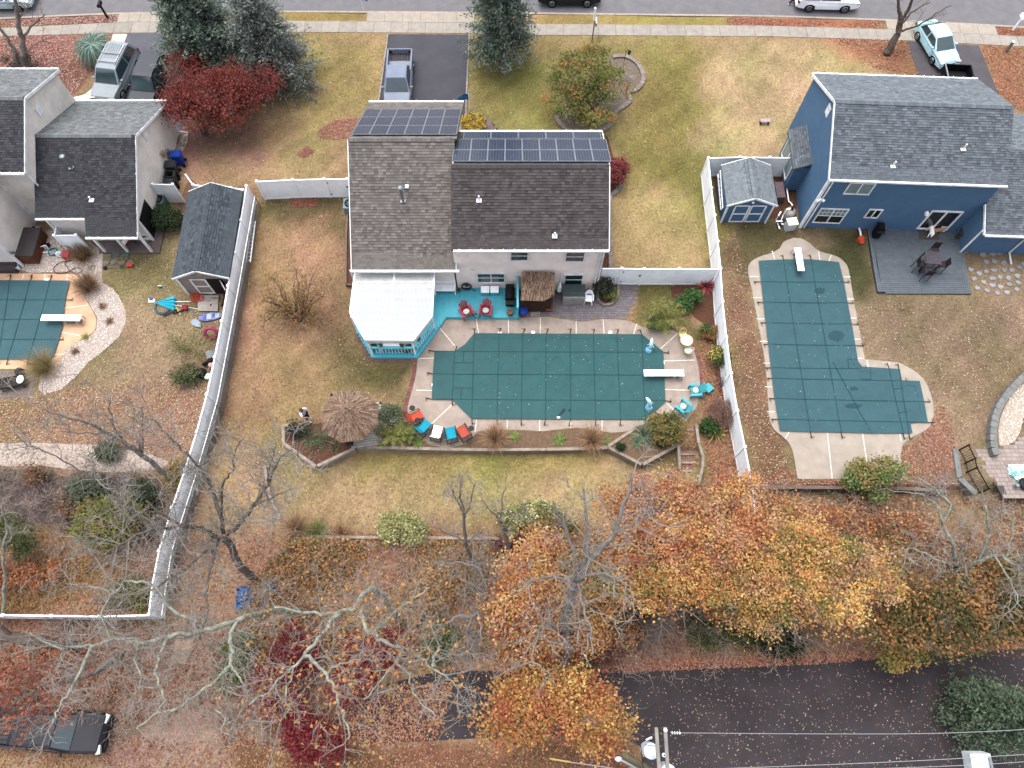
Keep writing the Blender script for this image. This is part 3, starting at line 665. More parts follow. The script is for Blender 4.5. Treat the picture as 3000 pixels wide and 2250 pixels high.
# ================================================================ pools, decks, patios, beds
m_cover=mk("pool_cover_mesh",(42,97,99),(36,86,89),s=1.1,r=0.7,bump=0.02,bs=3.0,spec=0.25,det=6)
m_cover2=mk("pool_cover_mesh_faded",(56,100,109),(49,89,98),s=1.0,r=0.7,bump=0.012,bs=3.0,spec=0.25,det=6)
m_strap=mk("cover_strap",(31,80,83),(27,71,75),s=4,r=0.7)
m_deck=mk("pool_concrete",(192,176,162),(170,154,144),s=1.6,r=0.85,bump=0.006,bs=14,det=9,contrast=(.36,.64))
m_deck2=mk("pale_pool_concrete",(196,184,170),(174,161,148),s=1.3,r=0.85,bump=0.005,bs=14,det=9)
m_deck3=mk("peach_pool_concrete",(232,192,158),(214,172,140),s=1.3,r=0.85,bump=0.004,bs=20,det=8)
m_joint=mk("joint_sealant",(226,220,208),(206,198,186),s=6,r=0.7)
m_spring=mk("spring_steel",(52,44,42),(38,32,30),s=9,r=0.4,metal=0.4)
m_brick=mk("red_brick_paver",(152,104,98),(124,82,78),s=4,r=0.9,rnd=0.18)
m_paver=mk("grey_paver",(150,142,146),(122,114,120),s=3,r=0.85,rnd=0.16)
m_paverb=mk("paver_bed_sand",(104,98,98),(84,78,80),s=8,r=0.95)
m_mulch=mk("brown_mulch",(122,84,66),(84,58,46),s=9,r=0.95,bump=0.03,bs=30,det=8)
m_soil=mk("bed_soil",(138,114,92),(106,84,66),s=6,r=0.95,bump=0.03,bs=24,det=8)
m_timber=mk("weathered_timber",(190,176,160),(150,134,120),s=3,r=0.9,rnd=0.1,stretch=(1,1,1),bump=0.005)
m_teal=mk("turquoise_deck_paint",(104,212,232),(92,198,220),s=2,r=0.55,rnd=0.05)
m_teal2=mk("turquoise_paint",(112,216,234),(98,204,224),s=2,r=0.5)
m_block=mk("edging_block",(166,154,146),(138,126,120),s=4,r=0.9,rnd=0.12)
def cover(pool,pts,mat,step=0.16,amp=0.02,sag=.05,name="pool_cover"):
    """taut mesh cover over a polygon: fine grid with a slight sag and pull creases; returns its height function"""
    w=wpoly(pts,.05);xs_=[p[0] for p in w];ys_=[p[1] for p in w];x0,x1,y0,y1=min(xs_),max(xs_),min(ys_),max(ys_)
    gx=np.arange(x0,x1+step,step);gy=np.arange(y0,y1+step,step);X,Y=np.meshgrid(gx,gy);d=pdist(X,Y,w)
    def hz(X,Y):
        X,Y=np.asarray(X,float),np.asarray(Y,float)
        return .105-sag*sst(0,1.6,pdist(X,Y,w))+amp*.25*(np.sin(X*1.9+Y*.6)+np.sin(X*.9-Y*2.3+1))+amp*.35*np.sin((X*.8+Y)*6.0)*sst(1.4,.1,pdist(X,Y,w))*(np.sin(X*.7)>.1)
    Z=hz(X,Y);keep=d>.02
    ids=-np.ones(X.shape,int);vv,ff=[],[]
    for i,j in zip(*np.nonzero(keep)):ids[i,j]=len(vv);vv.append((X[i,j],Y[i,j],Z[i,j]))
    for i in range(X.shape[0]-1):
        for j in range(X.shape[1]-1):
            q=[ids[i,j],ids[i,j+1],ids[i+1,j+1],ids[i+1,j]]
            if min(q)>=0:ff.append(q)
    m=MB();m.add(vv,ff)
    hem=[Vector((p[0],p[1],.062)) for p in w];o=m.build(name,mat,pool,smooth=True)
    # straight outer strip so that the edge is clean
    r=MB();n=len(w)
    inner=[]
    cx,cy=sum(xs_)/n,sum(ys_)/n
    for i in range(n):
        a,b,c=Vector(w[i-1]),Vector(w[i]),Vector(w[(i+1)%n]);e1,e2=(b-a).normalized(),(c-b).normalized();n1,n2=Vector((-e1.y,e1.x)),Vector((-e2.y,e2.x));k=(n1+n2)
        k=k/max(.35,k.dot(n1)) if k.length>.01 else n1
        s_=1 if inpoly(np.array([b.x+k.x*.1]),np.array([b.y+k.y*.1]),w)[0] else -1
        inner.append((b.x+s_*k.x*.33,b.y+s_*k.y*.33))
    for i in range(n):
        j=(i+1)%n;r.add([(w[i][0],w[i][1],.108),(w[j][0],w[j][1],.108),(inner[j][0],inner[j][1],.109),(inner[i][0],inner[i][1],.109)],[[0,1,2,3]])
    r.build("cover_edge",mat,pool)
    return hz,w
def strap(pool,a,b,hz,w=.04,name="strap"):
    pts=along([Vector((a.x,a.y,0)),Vector((b.x,b.y,0))],.3)+[Vector((b.x,b.y,0))];d=(b-a).normalized();s=Vector((-d.y,d.x,0))*w/2;m=MB();k=len(pts)
    vs=[]
    for p in pts:z=max(float(hz(p.x,p.y)),.06)+.014;vs+=[(p.x-s.x,p.y-s.y,z),(p.x+s.x,p.y+s.y,z)]
    m.add(vs,[[2*i,2*i+1,2*i+3,2*i+2] for i in range(k-1)]); return m.build(name,m_strap,pool)
def anchor(pool,p,d,L=.34):
    d=Vector((d[0],d[1],0)).normalized();s=Vector((-d.y,d.x,0));p=Vector((p.x,p.y,.085));m=MB()
    m.bar(p,p+d*L,.04,.02);q=p+d*L*.75;m.tube([q-s*.02,q+d*.1+s*.1,q+d*.02+s*.2],.015,4);m.tube([p+d*L*.55,p+d*L*1.15],.028,5);m.build("anchor_spring",m_spring,pool)
def joints(par,segs,z=.012,w=.05):
    for s_ in segs:
        a,b=G(*s_[0],z),G(*s_[1],z);MB().bar(a,b,w,.012).build("joint",m_joint,par)
# ---------------------------------------------------------------- middle pool
pd_px=cr([(1222,1050),(1216,1100),(1203,1150),(1193,1195),(1198,1235),(1220,1275),(1260,1303),(1310,1311),(1352,1303),(1384,1280)],4)+cr([(1400,1264),(1450,1259),(1540,1260),(1590,1263),(1640,1257),(1690,1253),(1740,1259),(1790,1267),(1832,1264),(1862,1250)],3)+[(1910,1236),(1980,1240),(2012,1232)]+cr([(2042,1190),(2050,1140),(2048,1085),(2034,1030),(2010,990),(1976,967)],4)+[(1930,962),(1898,962),(1865,949)]+cr([(1832,938),(1768,935),(1725,941),(1688,941),(1650,935),(1610,929),(1583,928)],4)+[(1519,931),(1306,930)]
pool1=sheet("pool_deck",pd_px,.012,m_deck,.12)
EXC.append(wpoly(pd_px))
joints(pool1,[((1220,1048),(1219,1049.5)),((1287,959),(1341,1024)),((1395,932),(1402,976)),((1489,932),(1490,977)),((1583,929),(1583,978)),((1688,941),(1688,979)),((1767,936),(1770,980)),((1865,950),(1856,980)),((1986,976),(1934,1023)),((2036,1055),(1944,1057)),((2050,1144),(1947,1141)),((1953,1181),(1992,1218)),((1326,1184),(1262,1244)),((1392,1265),(1396,1229)),((1486,1259),(1486,1230)),((1581,1262),(1581,1231)),((1672,1254),(1672,1231)),((1764,1262),(1764,1231)),((1880,1232),(1885,1243)),((1222,1051),(1271,1049)),((1220,1143),(1266,1144)),])
cov_px=[(1390,977),(1880,980),(1943,1031),(1949,1178),(1890,1230),(1700,1229),(1500,1228),(1381,1227),(1325,1171),(1265,1171),(1268,1100),(1273,1029),(1332,1029),(1362,1010)]
p1=thing("pool_cover","dark green pool cover with round water marks, in the middle garden","pool cover",G(1600,1100),world=True)
hz1,w1=cover(p1,cov_px,m_cover)
for (xt,yt,xb,yb) in ((1462,977,1456,1228),(1531,978,1527,1229),(1600,978.5,1598,1229),(1670,979,1672,1230),(1738,979.5,1745,1230),(1807,980,1818,1230),(1880,980.5,1890,1229.5),(1389,978,1382,1226),(1332,1030,1325,1170)):
    a,b=G(xt,yt,.06),G(xb,yb,.06);strap(p1,a,b,hz1);anchor(p1,a,(random.uniform(-.5,.5),1));anchor(p1,b,(random.uniform(-.6,.4),-1))
for (xl,yl,xr,yr) in ((1274,1030,1942,1032),(1270,1096,1945,1099),(1266,1170,1948,1174)):
    a,b=G(xl,yl,.06),G(xr,yr,.06);strap(p1,a,b,hz1);anchor(p1,a,(-1,.25));anchor(p1,b,(1,-.2))
for q in (((1358,1030),(1357,1063)),((1330,1063),(1386,1063)),((1325,1137),(1384,1137)),((1352,1138),(1351,1170))):strap(p1,G(*q[0],.06),G(*q[1],.06),hz1,.035)
m_ring=mk("dried_water_mark",(54,108,109),(42,97,99),s=2.5,r=0.85,contrast=(.4,.6))
for cx,cy,rx,ry in ((1425,1090,26,42),(1493,1093,28,48),(1561,1095,26,50),(1631,1095,32,52),(1702,1096,34,54),(1772,1092,30,52)):
    m=MB();k=40
    for i in range(k):
        t0,t1=2*math.pi*i/k,2*math.pi*(i+1)/k;wd=random.uniform(.82,.93)
        ps=[(cx+rx*math.cos(t)*f,cy+ry*math.sin(t)*f) for t,f in ((t0,1),(t1,1),(t1,.9),(t0,wd))]
        if random.random()<.82:q=[G(*p,.06) for p in ps];m.quad(*[(v.x,v.y,float(hz1(v.x,v.y))+.005) for v in q])
    m.build("water_mark",m_ring,p1,kind='stuff')
for cx,cy in ((1464,979),(1788,977),(1942,1066),(1270,1131),(1562,977)):
    q=G(cx,cy-3,.02);MB().box(q.x,q.y,.03,.22,.18,.04).build("skimmer_lid",m_white, None,label="white square skimmer lid at pool edge, picture spot %d across"%cx,cat="lid",group="skimmer lids") if False else MB().box(q.x,q.y,.03,.22,.18,.04).build("skimmer_lid",m_white,pool1)
def diving_board(label,a,b,w,st=.35):
    a,b=Vector(a),Vector(b);d=(b-a).normalized();ang=math.atan2(d.y,d.x);L=(b-a).length
    t=thing("diving_board",label,"diving board",(b.x,b.y,0),ang)
    MB().box(-L/2,0,.52,L,w,.05).build("board",m_white,t);MB().box(-L*.12,0,.25,.14,w*.6,.5).build("stand",m_metal,t);m=MB();m.box(-L*.42,0,.42,.1,w*.5,.16);m.box(-L*.36,0,.18,.5,w*.55,.34);m.build("base",m_metal,t)
    r=MB()
    for s_ in (-1,1):r.tube([(-L*.02,s_*w*.62,.02),(-L*.06,s_*w*.62,.5),(-L*.1,s_*w*.5,.5)],.02,6)
    r.build("bracket",m_metal,t); return t
diving_board("white diving board over the middle pool cover",G(1886,1093,.5),G(2003,1093,.5),.42)
# red brick border left and right of the pool deck
def brick_border(label,px,wid=.22,step=.2,mat=None,z=.03):
    pts=along([G(*p,0) for p in cr(px,5)],step);t=thing("brick_border",label,"brick edging",pts[0],world=True)
    for a,b in zip(pts[:-1],pts[1:]):MB().bar(a+Vector((0,0,z-.03)),a+(b-a)*.94+Vector((0,0,z-.03)),wid,.07).build("brick",mat or m_brick,t)
    return t
brick_border("red brick border along the left edge of the pool deck",[(1217,1052),(1212,1100),(1199,1150),(1188,1195),(1190,1228)],.24)
brick_border("curved red brick border right of the yellow bistro set",[(1975,963),(2014,986),(2040,1028),(2053,1085),(2056,1140),(2053,1175)],.22)
brick_border("reddish paver strip around the gazebo foot",[(1043,975),(1062,1010),(1090,1050),(1155,1054),(1216,1056)],.35,.22,mk("faded_paver",(142,112,102),(112,88,82),s=4,r=.9,rnd=.15))
# ---------------------------------------------------------------- semicircle of darker pavers under the loungers, and grey patio
def pavers(label_name,px,z,mat,bed,pw=.2,ph=.2,cap=300,ang=0.0,near=None):
    w=wpoly(px,z);par=MB().prism(w,-.08,z-.02).build(label_name,bed,kind='structure');EXC.append(w)
    xs_=[p[0] for p in w];ys_=[p[1] for p in w];cells=[];me= None;row=0;y=min(ys_)
    while y<max(ys_):
        x=min(xs_)-(row%2)*pw*.5
        while x<max(xs_):
            ww=pw*random.choice((.75,1,1,1.35));c=(x+ww/2,y+ph/2)
            if inpoly(np.array([x+.02,x+ww-.02,x+.02,x+ww-.02]),np.array([y+.02,y+.02,y+ph-.02,y+ph-.02]),w).sum()>=3:cells.append((c[0],c[1],ww))
            x+=ww
        y+=ph;row+=1
    cells.sort(key=lambda c:c[1]);rest=MB()
    for i,(cx,cy,ww) in enumerate(cells):
        if i<cap:
            if me is None:o=MB().box(0,0,0,1,1,1).build("paver",mat,par);me=o.data
            else:o=bpy.data.objects.new("paver",me);COL.objects.link(o);o.parent=par
            o.location=(cx,cy,z-.02+random.uniform(0,.004));o.scale=(ww-.012,ph-.012,.05)
        else:rest.box(cx,cy,z-.02+random.uniform(0,.004),ww-.012,ph-.012,.05)
    if rest.v:rest.build("paver_field",mat,par,kind='stuff')
    return par
pat_px=[(1519,846),(1740,846),(1751,870)]+cr([(1753,882),(1768,893),(1790,890),(1808,876),(1812,848)],3)+[(1812,832),(1868,832),(1872,846)]+cr([(1866,872),(1852,905),(1832,936)],3)+cr([(1768,934),(1725,940),(1688,940),(1650,934),(1610,928),(1583,927)],3)+[(1519,930)]
pavers("patio",pat_px,.018,m_paver,m_paverb,.2,.17)
pavers("lounger_patio",cr([(1205,1240),(1222,1276),(1262,1304),(1310,1312),(1354,1304),(1386,1280)],4)+cr([(1376,1262),(1350,1278),(1310,1285),(1270,1276),(1240,1255),(1225,1236)],4),.03,mk("tan_paver",(168,152,140),(142,126,116),s=3,r=.85,rnd=.12),m_paverb,.24,.2)
# ---------------------------------------------------------------- turquoise deck with the lattice gazebo
deck_px=[(1038,838),(1519,845),(1519,931),(1306,929.5),(1222,1047),(1090,1047),(1046,975)]
dw=wpoly(deck_px,.25);EXC.append(dw)
dk=thing("deck","turquoise painted wooden deck behind the taupe house","deck",(dw[0][0],dw[0][1],0),world=True)
MB().prism([(p[0]*.997,p[1]) for p in dw],.0,.2).build("deck_skirt",m_teal2,dk)
x=min(p[0] for p in dw)+.07
while x<max(p[0] for p in dw):
    ys_=clipspan(dw,x)
    if len(ys_)>=2:MB().box(x,(ys_[0]+ys_[-1])/2,.235,.128,ys_[-1]-ys_[0]-.01,.035).build("board",m_teal,dk)
    x+=.14
gz=thing("gazebo","white lattice-roofed gazebo with turquoise railing on the deck","gazebo",G(1150,950,.25),world=True)
ZR=2.32
groof=wpoly([(1040,794),(1273,797),(1266,925),(1211,996),(1069,995),(1025,915)],ZR)
m_lat=mk("white_lattice",(216,216,214),(204,204,202),s=3,r=0.6)
cxm,cym=sum(p[0] for p in groof)/6,sum(p[1] for p in groof)/6
for layer,ang in ((0,R(45)),(1,R(-45))):
    ca_,sa_=math.cos(ang),math.sin(ang);rp=[((p[0]-cxm)*ca_+(p[1]-cym)*sa_,-(p[0]-cxm)*sa_+(p[1]-cym)*ca_) for p in groof]
    v=min(p[1] for p in rp)+.05
    while v<max(p[1] for p in rp):
        us=clipspan(rp,v,1)
        if len(us)>=2:
            u=(us[0]+us[-1])/2;MB().box(cxm+u*ca_-v*sa_,cym+u*sa_+v*ca_,ZR+.012*layer,us[-1]-us[0],.047,.011,rz=ang).build("lattice_slat",m_lat,gz)
        v+=.11
for i in range(6):
    a,b=groof[i],groof[(i+1)%6];MB().bar(vec3(a,ZR-.06),vec3(b,ZR-.06),.07,.2).build("fascia",m_white,gz)
a,b=G(1156,798,ZR+.03),G(1139,993,ZR+.03);MB().bar(a,b,.11,.04).build("ridge_batten",m_white,gz)
for k in range(1,5):
    y=min(p[1] for p in groof)+k*.98;xs_=clipspan(groof,y,1);MB().box((xs_[0]+xs_[-1])/2,y,ZR-.1,xs_[-1]-xs_[0],.05,.14).build("rafter",m_white,gz)
gb=wpoly([(1046,842),(1272,848),(1273,962),(1217,1037),(1092,1037),(1049,972)],.25)
for q in gb:MB().box(q[0],q[1],1.25,.1,.1,2.0).build("post",m_white,gz)
for i in (2,3,4,5):
    a,b=gb[i],gb[(i+1)%6]
    if i==5:a,b=gb[5],gb[0]
    MB().bar(vec3(a,1.12),vec3(b,1.12),.15,.05).build("handrail",m_teal2,gz);MB().bar(vec3(a,.36),vec3(b,.36),.06,.07).build("bottom_rail",m_teal2,gz)
    pts=along([vec3(a,.74),vec3(b,.74)],.19)
    for p in pts[1:-1]:MB().box(p.x,p.y,p.z,.035,.035,.74).build("baluster",m_white,gz)
def lattice_strip(a,b,z0,z1):
    m=MB();L=(Vector(b)-Vector(a)).length;d=(Vector(b)-Vector(a)).normalized();k=int(L/.1)
    for i in range(k):
        for s_ in (-1,1):m.bar(vec3(Vector(a)+d*(i*.1),z0 if s_>0 else z1),vec3(Vector(a)+d*min(L,i*.1+(z1-z0)),z1 if s_>0 else z0),.01,.03)
    m.build("lattice_frieze",m_lat,gz,kind='stuff')
for i in (2,3,4):lattice_strip(groof[i],groof[(i+1)%6],ZR-.5,ZR-.18)
# ---------------------------------------------------------------- right pool (blue house)
pr_px=cr([(2326,696),(2296,708),(2285,726),(2262,740),(2222,753),(2196,772),(2192,800),(2205,860),(2220,940),(2238,1040),(2246,1110),(2250,1180)],3)+cr([(2255,1230),(2268,1258),(2300,1285),(2322,1320),(2336,1400)],3)+[(2340,1403),(2652,1403),(2648,1370),(2638,1340),(2645,1300)]+cr([(2682,1275),(2714,1258),(2731,1235),(2735,1190),(2722,1140),(2704,1108),(2672,1082),(2634,1062)],3)+[(2534,1052)]+cr([(2520,980),(2500,870),(2486,790),(2474,768),(2450,750),(2400,735),(2372,712),(2348,698)],3)
pool2=sheet("right_pool_deck",pr_px,.012,m_deck2,.12)
cov2=[(2222,765),(2295,761),(2376,761),(2457,769),(2471,825),(2483,890),(2498,970),(2513,1060),(2525,1075),(2605,1080),(2635,1082),(2641,1115),(2693,1117),(2706,1176),(2717,1237),(2666,1240),(2672,1269),(2645,1270),(2552,1270),(2464,1267),(2374,1266),(2284,1263),(2266,1150),(2244,960)]
p2_=thing("pool_cover","L-shaped green pool cover beside the blue house","pool cover",G(2450,1050),world=True)
hz2,w2=cover(p2_,cov2,m_cover2)
def sgrid(pool,hz,segs):
    for s_ in segs:
        a,b=G(s_[0],s_[1],.06),G(s_[2],s_[3],.06);strap(pool,a,b,hz);d=(b-a).normalized()
        if len(s_)<5:anchor(pool,a,-d);anchor(pool,b,d)
sgrid(p2_,hz2,[(2295,762,2374,1265),(2376,762,2464,1266),(2440,1060,2470+82,1269,0),(2604,1081,2645,1269),(2226,826,2472,827),(2236,886,2484,888),(2246,946,2498,950),(2255,1009,2511,1013),(2262,1078,2522,1080),(2266,1109,2640,1116),(2272,1168,2706,1177),(2279,1229,2716,1238),(2633,1083,2662,1268)])
for q in (((2483,1053),(2512,1053)),((2483,1053),(2486,1079)),((2521,1110),(2551,1112)),((2549,1082),(2551,1112)),((2616,1140),(2646,1139)),((2630,1209),(2658,1207))):strap(p2_,G(*q[0],.06),G(*q[1],.06),hz2,.035)
m_damp=mk("damp_patch",(36,72,80),(42,82,90),s=3,r=0.5)
for cx,cy,rx,ry in ((2402,852,16,10),(2450,985,24,17),(2502,1138,12,7),(2500,1190,26,8)):
    m=MB();pts=[]
    for i in range(22):t=2*math.pi*i/22;f=random.uniform(.8,1.15);v=G(cx+rx*f*math.cos(t),cy+ry*f*math.sin(t),.05);pts.append((v.x,v.y,float(hz2(v.x,v.y))+.006))
    m.quad(*pts);m.build("damp_patch",m_damp,p2_)
joints(pool2,[((2438,1402),(2424,1268)),((2540,1356),(2527,1270)),((2300,1285),(2312,1265)),((2640,1292),(2636,1272)),((2262,735),(2270,760)),((2196,810),(2222,810)),((2206,872),(2232,872)),((2216,934),(2240,934)),((2226,1000),(2250,1000)),((2236,1064),(2258,1064)),((2242,1133),(2262,1133)),((2248,1206),(2270,1206)),((2398,736),(2402,762)),((2436,747),(2428,765)),((2472,811),(2492,811)),((2482,876),(2502,876)),((2490,932),(2508,932)),((2502,994),(2520,994)),((2508,1050),(2530,1050)),((2540,1055),(2544,1078)),((2607,1060),(2600,1080))])
diving_board("white diving board over the L-shaped pool cover",G(2347,794,.5),G(2336,727,.5),.42)
# ---------------------------------------------------------------- left pool
pl_px=[(-420,800),(0,800),(215,803),(240,812)]+cr([(238,850),(262,895),(280,930),(278,965),(255,985),(225,1002),(200,1020),(182,1045)],3)+[(175,1080),(100,1081),(-420,1081)]
pool3=sheet("left_pool_deck",pl_px,.012,m_deck3,.12)
p3_=thing("pool_cover","green pool cover with its left end out of frame","pool cover",G(50,940),world=True)
hz3,w3=cover(p3_,[(-400,820),(206,823),(194,870),(190,900),(184,960),(172,1000),(160,1040),(150,1053),(-400,1053)],m_cover2)
sgrid(p3_,hz3,[(30,820,-6,1052),(90,821,24,1052,),(148,822,84,1053),(-400,876,196,879),(-400,935,186,936),(-400,992,168,995)])
joints(pool3,[((70,802),(65,820)),((132,802),(130,820)),((198,803),(195,823)),((258,894),(184,903)),((234,983),(170,971)),((184,1038),(155,1038))])
diving_board("white diving board over the left pool cover",G(122,931,.5),G(237,932,.5),.42)
MB().box(*G(137,820,.03)[:2],.03,.26,.16,.05).build("skimmer_lid",m_white,pool3)
# ---------------------------------------------------------------- gravel beds
m_grav=mk("gravel_base",(214,198,186),(178,160,148),s=16,r=0.95,bump=0.03,bs=50)
m_peb=mk("pebble",(210,198,190),c2=(.85,.85,.85),s=4,r=0.9,attr=True)
def gravel(name,label,px,n,cols,sz=.07,z=.0):
    base=[GT(*p,.015) for p in px]
    ob=MB().add([(v.x,v.y,v.z) for v in base]+[(v.x,v.y,v.z-.1) for v in base],[list(range(len(base)))]+[[i,(i+1)%len(base),len(base)+(i+1)%len(base),len(base)+i] for i in range(len(base))]).build(name+"_bed",m_grav,kind='structure')
    w=[(v.x,v.y) for v in base];EXC.append(w);x0,x1=min(p[0] for p in w),max(p[0] for p in w);y0,y1=min(p[1] for p in w),max(p[1] for p in w)
    P=rng.uniform((x0,y0),(x1,y1),(int(n*(x1-x0)*(y1-y0)),2));P=P[inpoly(P[:,0],P[:,1],w)]
    Z=H(P[:,0],P[:,1])+.02+rng.uniform(0,.03,len(P))
    return leafmesh(name,np.column_stack([P,Z]),sz,pal(cols,len(P),.16),m_peb,flat=.8,asp=.85,kind='stuff',label=label,cat="gravel")
WG=[(216,204,197),(206,190,181),(182,162,154),(220,210,204),(206,186,174)]
gravel("gravel","white pebbles filling the curved bed round the left pool",[(205,795),(90,800),(60,790),(100,735),(105,690),(170,665),(240,690),(302,738),(298,805),(302,830),(330,845),(350,870),(368,910),(368,945),(350,985),(300,1030),(260,1060),(225,1100),(180,1140),(130,1155),(112,1140),(120,1100),(180,1055),(190,1025),(225,1003),(262,985),(282,965),(285,930),(262,890),(240,850),(240,810)],150,WG,.07)
gravel("gravel","pale stone strip crossing the lower left garden",[(-300,1300),(120,1297),(300,1305),(440,1330),(500,1355),(470,1375),(330,1385),(200,1375),(130,1365),(-300,1366)],45,[(206,184,164),(190,166,146),(210,192,176),(172,142,124)],.13)
gravel("gravel","round river stones beside the left house downspout",[(523,385),(552,395),(548,415),(538,442),(510,445),(514,410)],45,[(200,180,160),(160,140,124),(224,206,190),(130,110,100)],.15)
# ================================================================ fences, retaining walls, beds
m_chain=mk("chain_link_wire",(150,152,152),(130,132,132),s=6,r=0.5,metal=0.4)
def fence(label,px,gates=(),h=1.83,name="vinyl_fence",world_pts=None,first=True,last=True):
    pts=world_pts or [GT(p[0],p[1],h) for p in px];pts=[Vector((p.x,p.y,float(H(p.x,p.y)))) for p in pts]
    t=thing(name,label,"fence",pts[0],world=True)
    for i,p in enumerate(pts):
        if (i==0 and not first) or (i==len(pts)-1 and not last): continue
        po=MB().box(p.x,p.y,p.z+(h+.06)/2,.125,.125,h+.06).build("post",m_white,t)
        MB().box(p.x,p.y,p.z+h+.085,.17,.17,.05,tp=.7).build("post_cap",m_white,po)
    for i,(a,b) in enumerate(zip(pts[:-1],pts[1:])):
        d=(b-a);L=Vector((d.x,d.y)).length;u=Vector((d.x/L,d.y/L,d.z/L));nn=Vector((-u.y,u.x,0));m=MB();k=max(2,int(L/.16));w=(L-.13)/k
        for j in range(k):
            q0=a+u*(.065+j*w+.003);q1=a+u*(.065+(j+1)*w-.003);z0,z1=Vector((0,0,.09)),Vector((0,0,h-.06))
            m.add([q0+z0-nn*.02,q1+z0-nn*.02,q1+z0+nn*.02,q0+z0+nn*.02,q0+z1-nn*.02,q1+z1-nn*.02,q1+z1+nn*.02,q0+z1+nn*.02],[[4,5,6,7],[0,1,5,4],[2,3,7,6],[1,2,6,5],[3,0,4,7]])
        m.bar(a+u*.06+Vector((0,0,.6)),b-u*.06+Vector((0,0,.6)),.02,1.0)
        pn=m.build("gate" if i in gates else "panel",m_white,t)
        MB().bar(a+u*.06+Vector((0,0,h-.04)),b-u*.06+Vector((0,0,h-.04)),.075,.1).build("top_rail",m_white,pn);MB().bar(a+u*.06+Vector((0,0,.08)),b-u*.06+Vector((0,0,.08)),.07,.12).build("bottom_rail",m_white,pn)
        if i in gates:
            for z in (.35,1.5):MB().box(*(a+u*.12)[:2],a.z+z,.1,.1,.06).build("hinge",m_black,pn)
            MB().box(*(b-u*.14)[:2],b.z+1.1,.12,.12,.1).build("latch",m_black,pn)
    return t
fence("long white vinyl fence down the left side of the middle garden",[(722,545),(705,646),(688,740),(668,838),(650,941),(629,1047),(606,1156),(576,1265),(542,1375),(504,1487),(466,1613),(446,1712),(436,1800)])
fence("white vinyl fence with gate meeting the house under the grey roof",[(752,532),(858,527),(950,525),(1017,525),(1036,525)],gates=(2,),last=False)
fence("white vinyl fence behind the charcoal shed",[(566,542),(620,547),(677,551),(718,555)],last=False)
fence("white vinyl fence along the lower left boundary, seen from above",[(436,1802),(291,1806),(152,1804),(10,1802),(-130,1800)],first=False)
fence("white vinyl fence with gate closing the paver path",[(1762,787),(1822,787),(1887,788),(1989,788),(2108,788)],gates=(1,),first=False,last=False)
fence("long white vinyl fence between the two pools",[(2075,463),(2084,551),(2094,631),(2103,708),(2111,787),(2117,884),(2128,987),(2142,1093),(2160,1203),(2182,1309),(2204,1421),(2212,1500)])
fence("white vinyl fence behind the blue shed",[(2075,463),(2167,461),(2255,462),(2341,463)],first=False)
fence("short white fence screening the black bins",[(447,540),(506,541)])
fence("open white gate leaf standing ajar left of the charcoal shed",[(541,508),(566,542)],first=False,last=False,name="gate_leaf")
fence("low white screen round the outdoor shower",[(166,652),(159,690),(223,689)],h=1.6)
# chain link fence close beside the long left fence
cl=thing("chain_link_fence","grey chain link fence with pale top rail beside the long left fence","fence",GT(740,640),world=True)
cpx=[(722,545),(668,838),(606,1156),(542,1375),(466,1613),(436,1800)]
cpts=[GT(p[0],p[1],1.83) for p in cpx];cpts=[Vector((p.x+.38,p.y-(.35 if i==0 else 0),float(H(p.x,p.y)))) for i,p in enumerate(cpts)]
rail=MB().tube([p+Vector((0,0,1.22)) for p in cpts],.028,6);rail.build("top_rail",m_white,cl)
for p in along(cpts,2.9):MB().tube([p,p+Vector((0,0,1.28))],.03,6).build("post",m_metal,cl)
ws=MB();pts=along(cpts,.085)
for i,p in enumerate(pts[:-13]):
    ws.bar(p+Vector((0,0,.03)),pts[i+13]+Vector((0,0,1.2)),.009,.009,up=(1,0,0));ws.bar(p+Vector((0,0,1.2)),pts[i+13]+Vector((0,0,.03)),.009,.009,up=(1,0,0))
ws.build("wire_mesh",m_chain,cl,kind='stuff')
# ---------------------------------------------------------------- retaining walls of timber
def timber_wall(label,px,z0,z1,dz=0.0,w=.16,name="timber_wall",course=.16,mat=None,L=2.4,terr=True):
    pts=[(GT(p[0],p[1],z1) if terr else G(p[0],p[1],z1)) for p in px];t=thing(name,label,"garden wall",pts[0],world=True)
    pl=along([Vector((p.x,p.y,0)) for p in pts],.6)
    segs=[(Vector((a.x,a.y,a.z-z1)),Vector((b.x,b.y,b.z-z1))) for a,b in zip(pts[:-1],pts[1:])]
    for a,b in segs:
        d=b-a;n=max(1,round(d.length/L));z=z0
        while z<z1-.02:
            for i in range(n):
                p,q=a+d*(i/n),a+d*((i+.994)/n);zz=Vector((0,0,z+course/2));MB().bar(p+zz,q+zz,w*random.uniform(.96,1.03),course*.97).build("timber",mat or m_timber,t)
            z+=course
    return t
def bed(name,px,z,mat,thick=.3,terr=False):
    w=wpoly(px,z);EXC.append(w); return MB().prism(w,z-thick,z).build(name,mat,kind='structure')
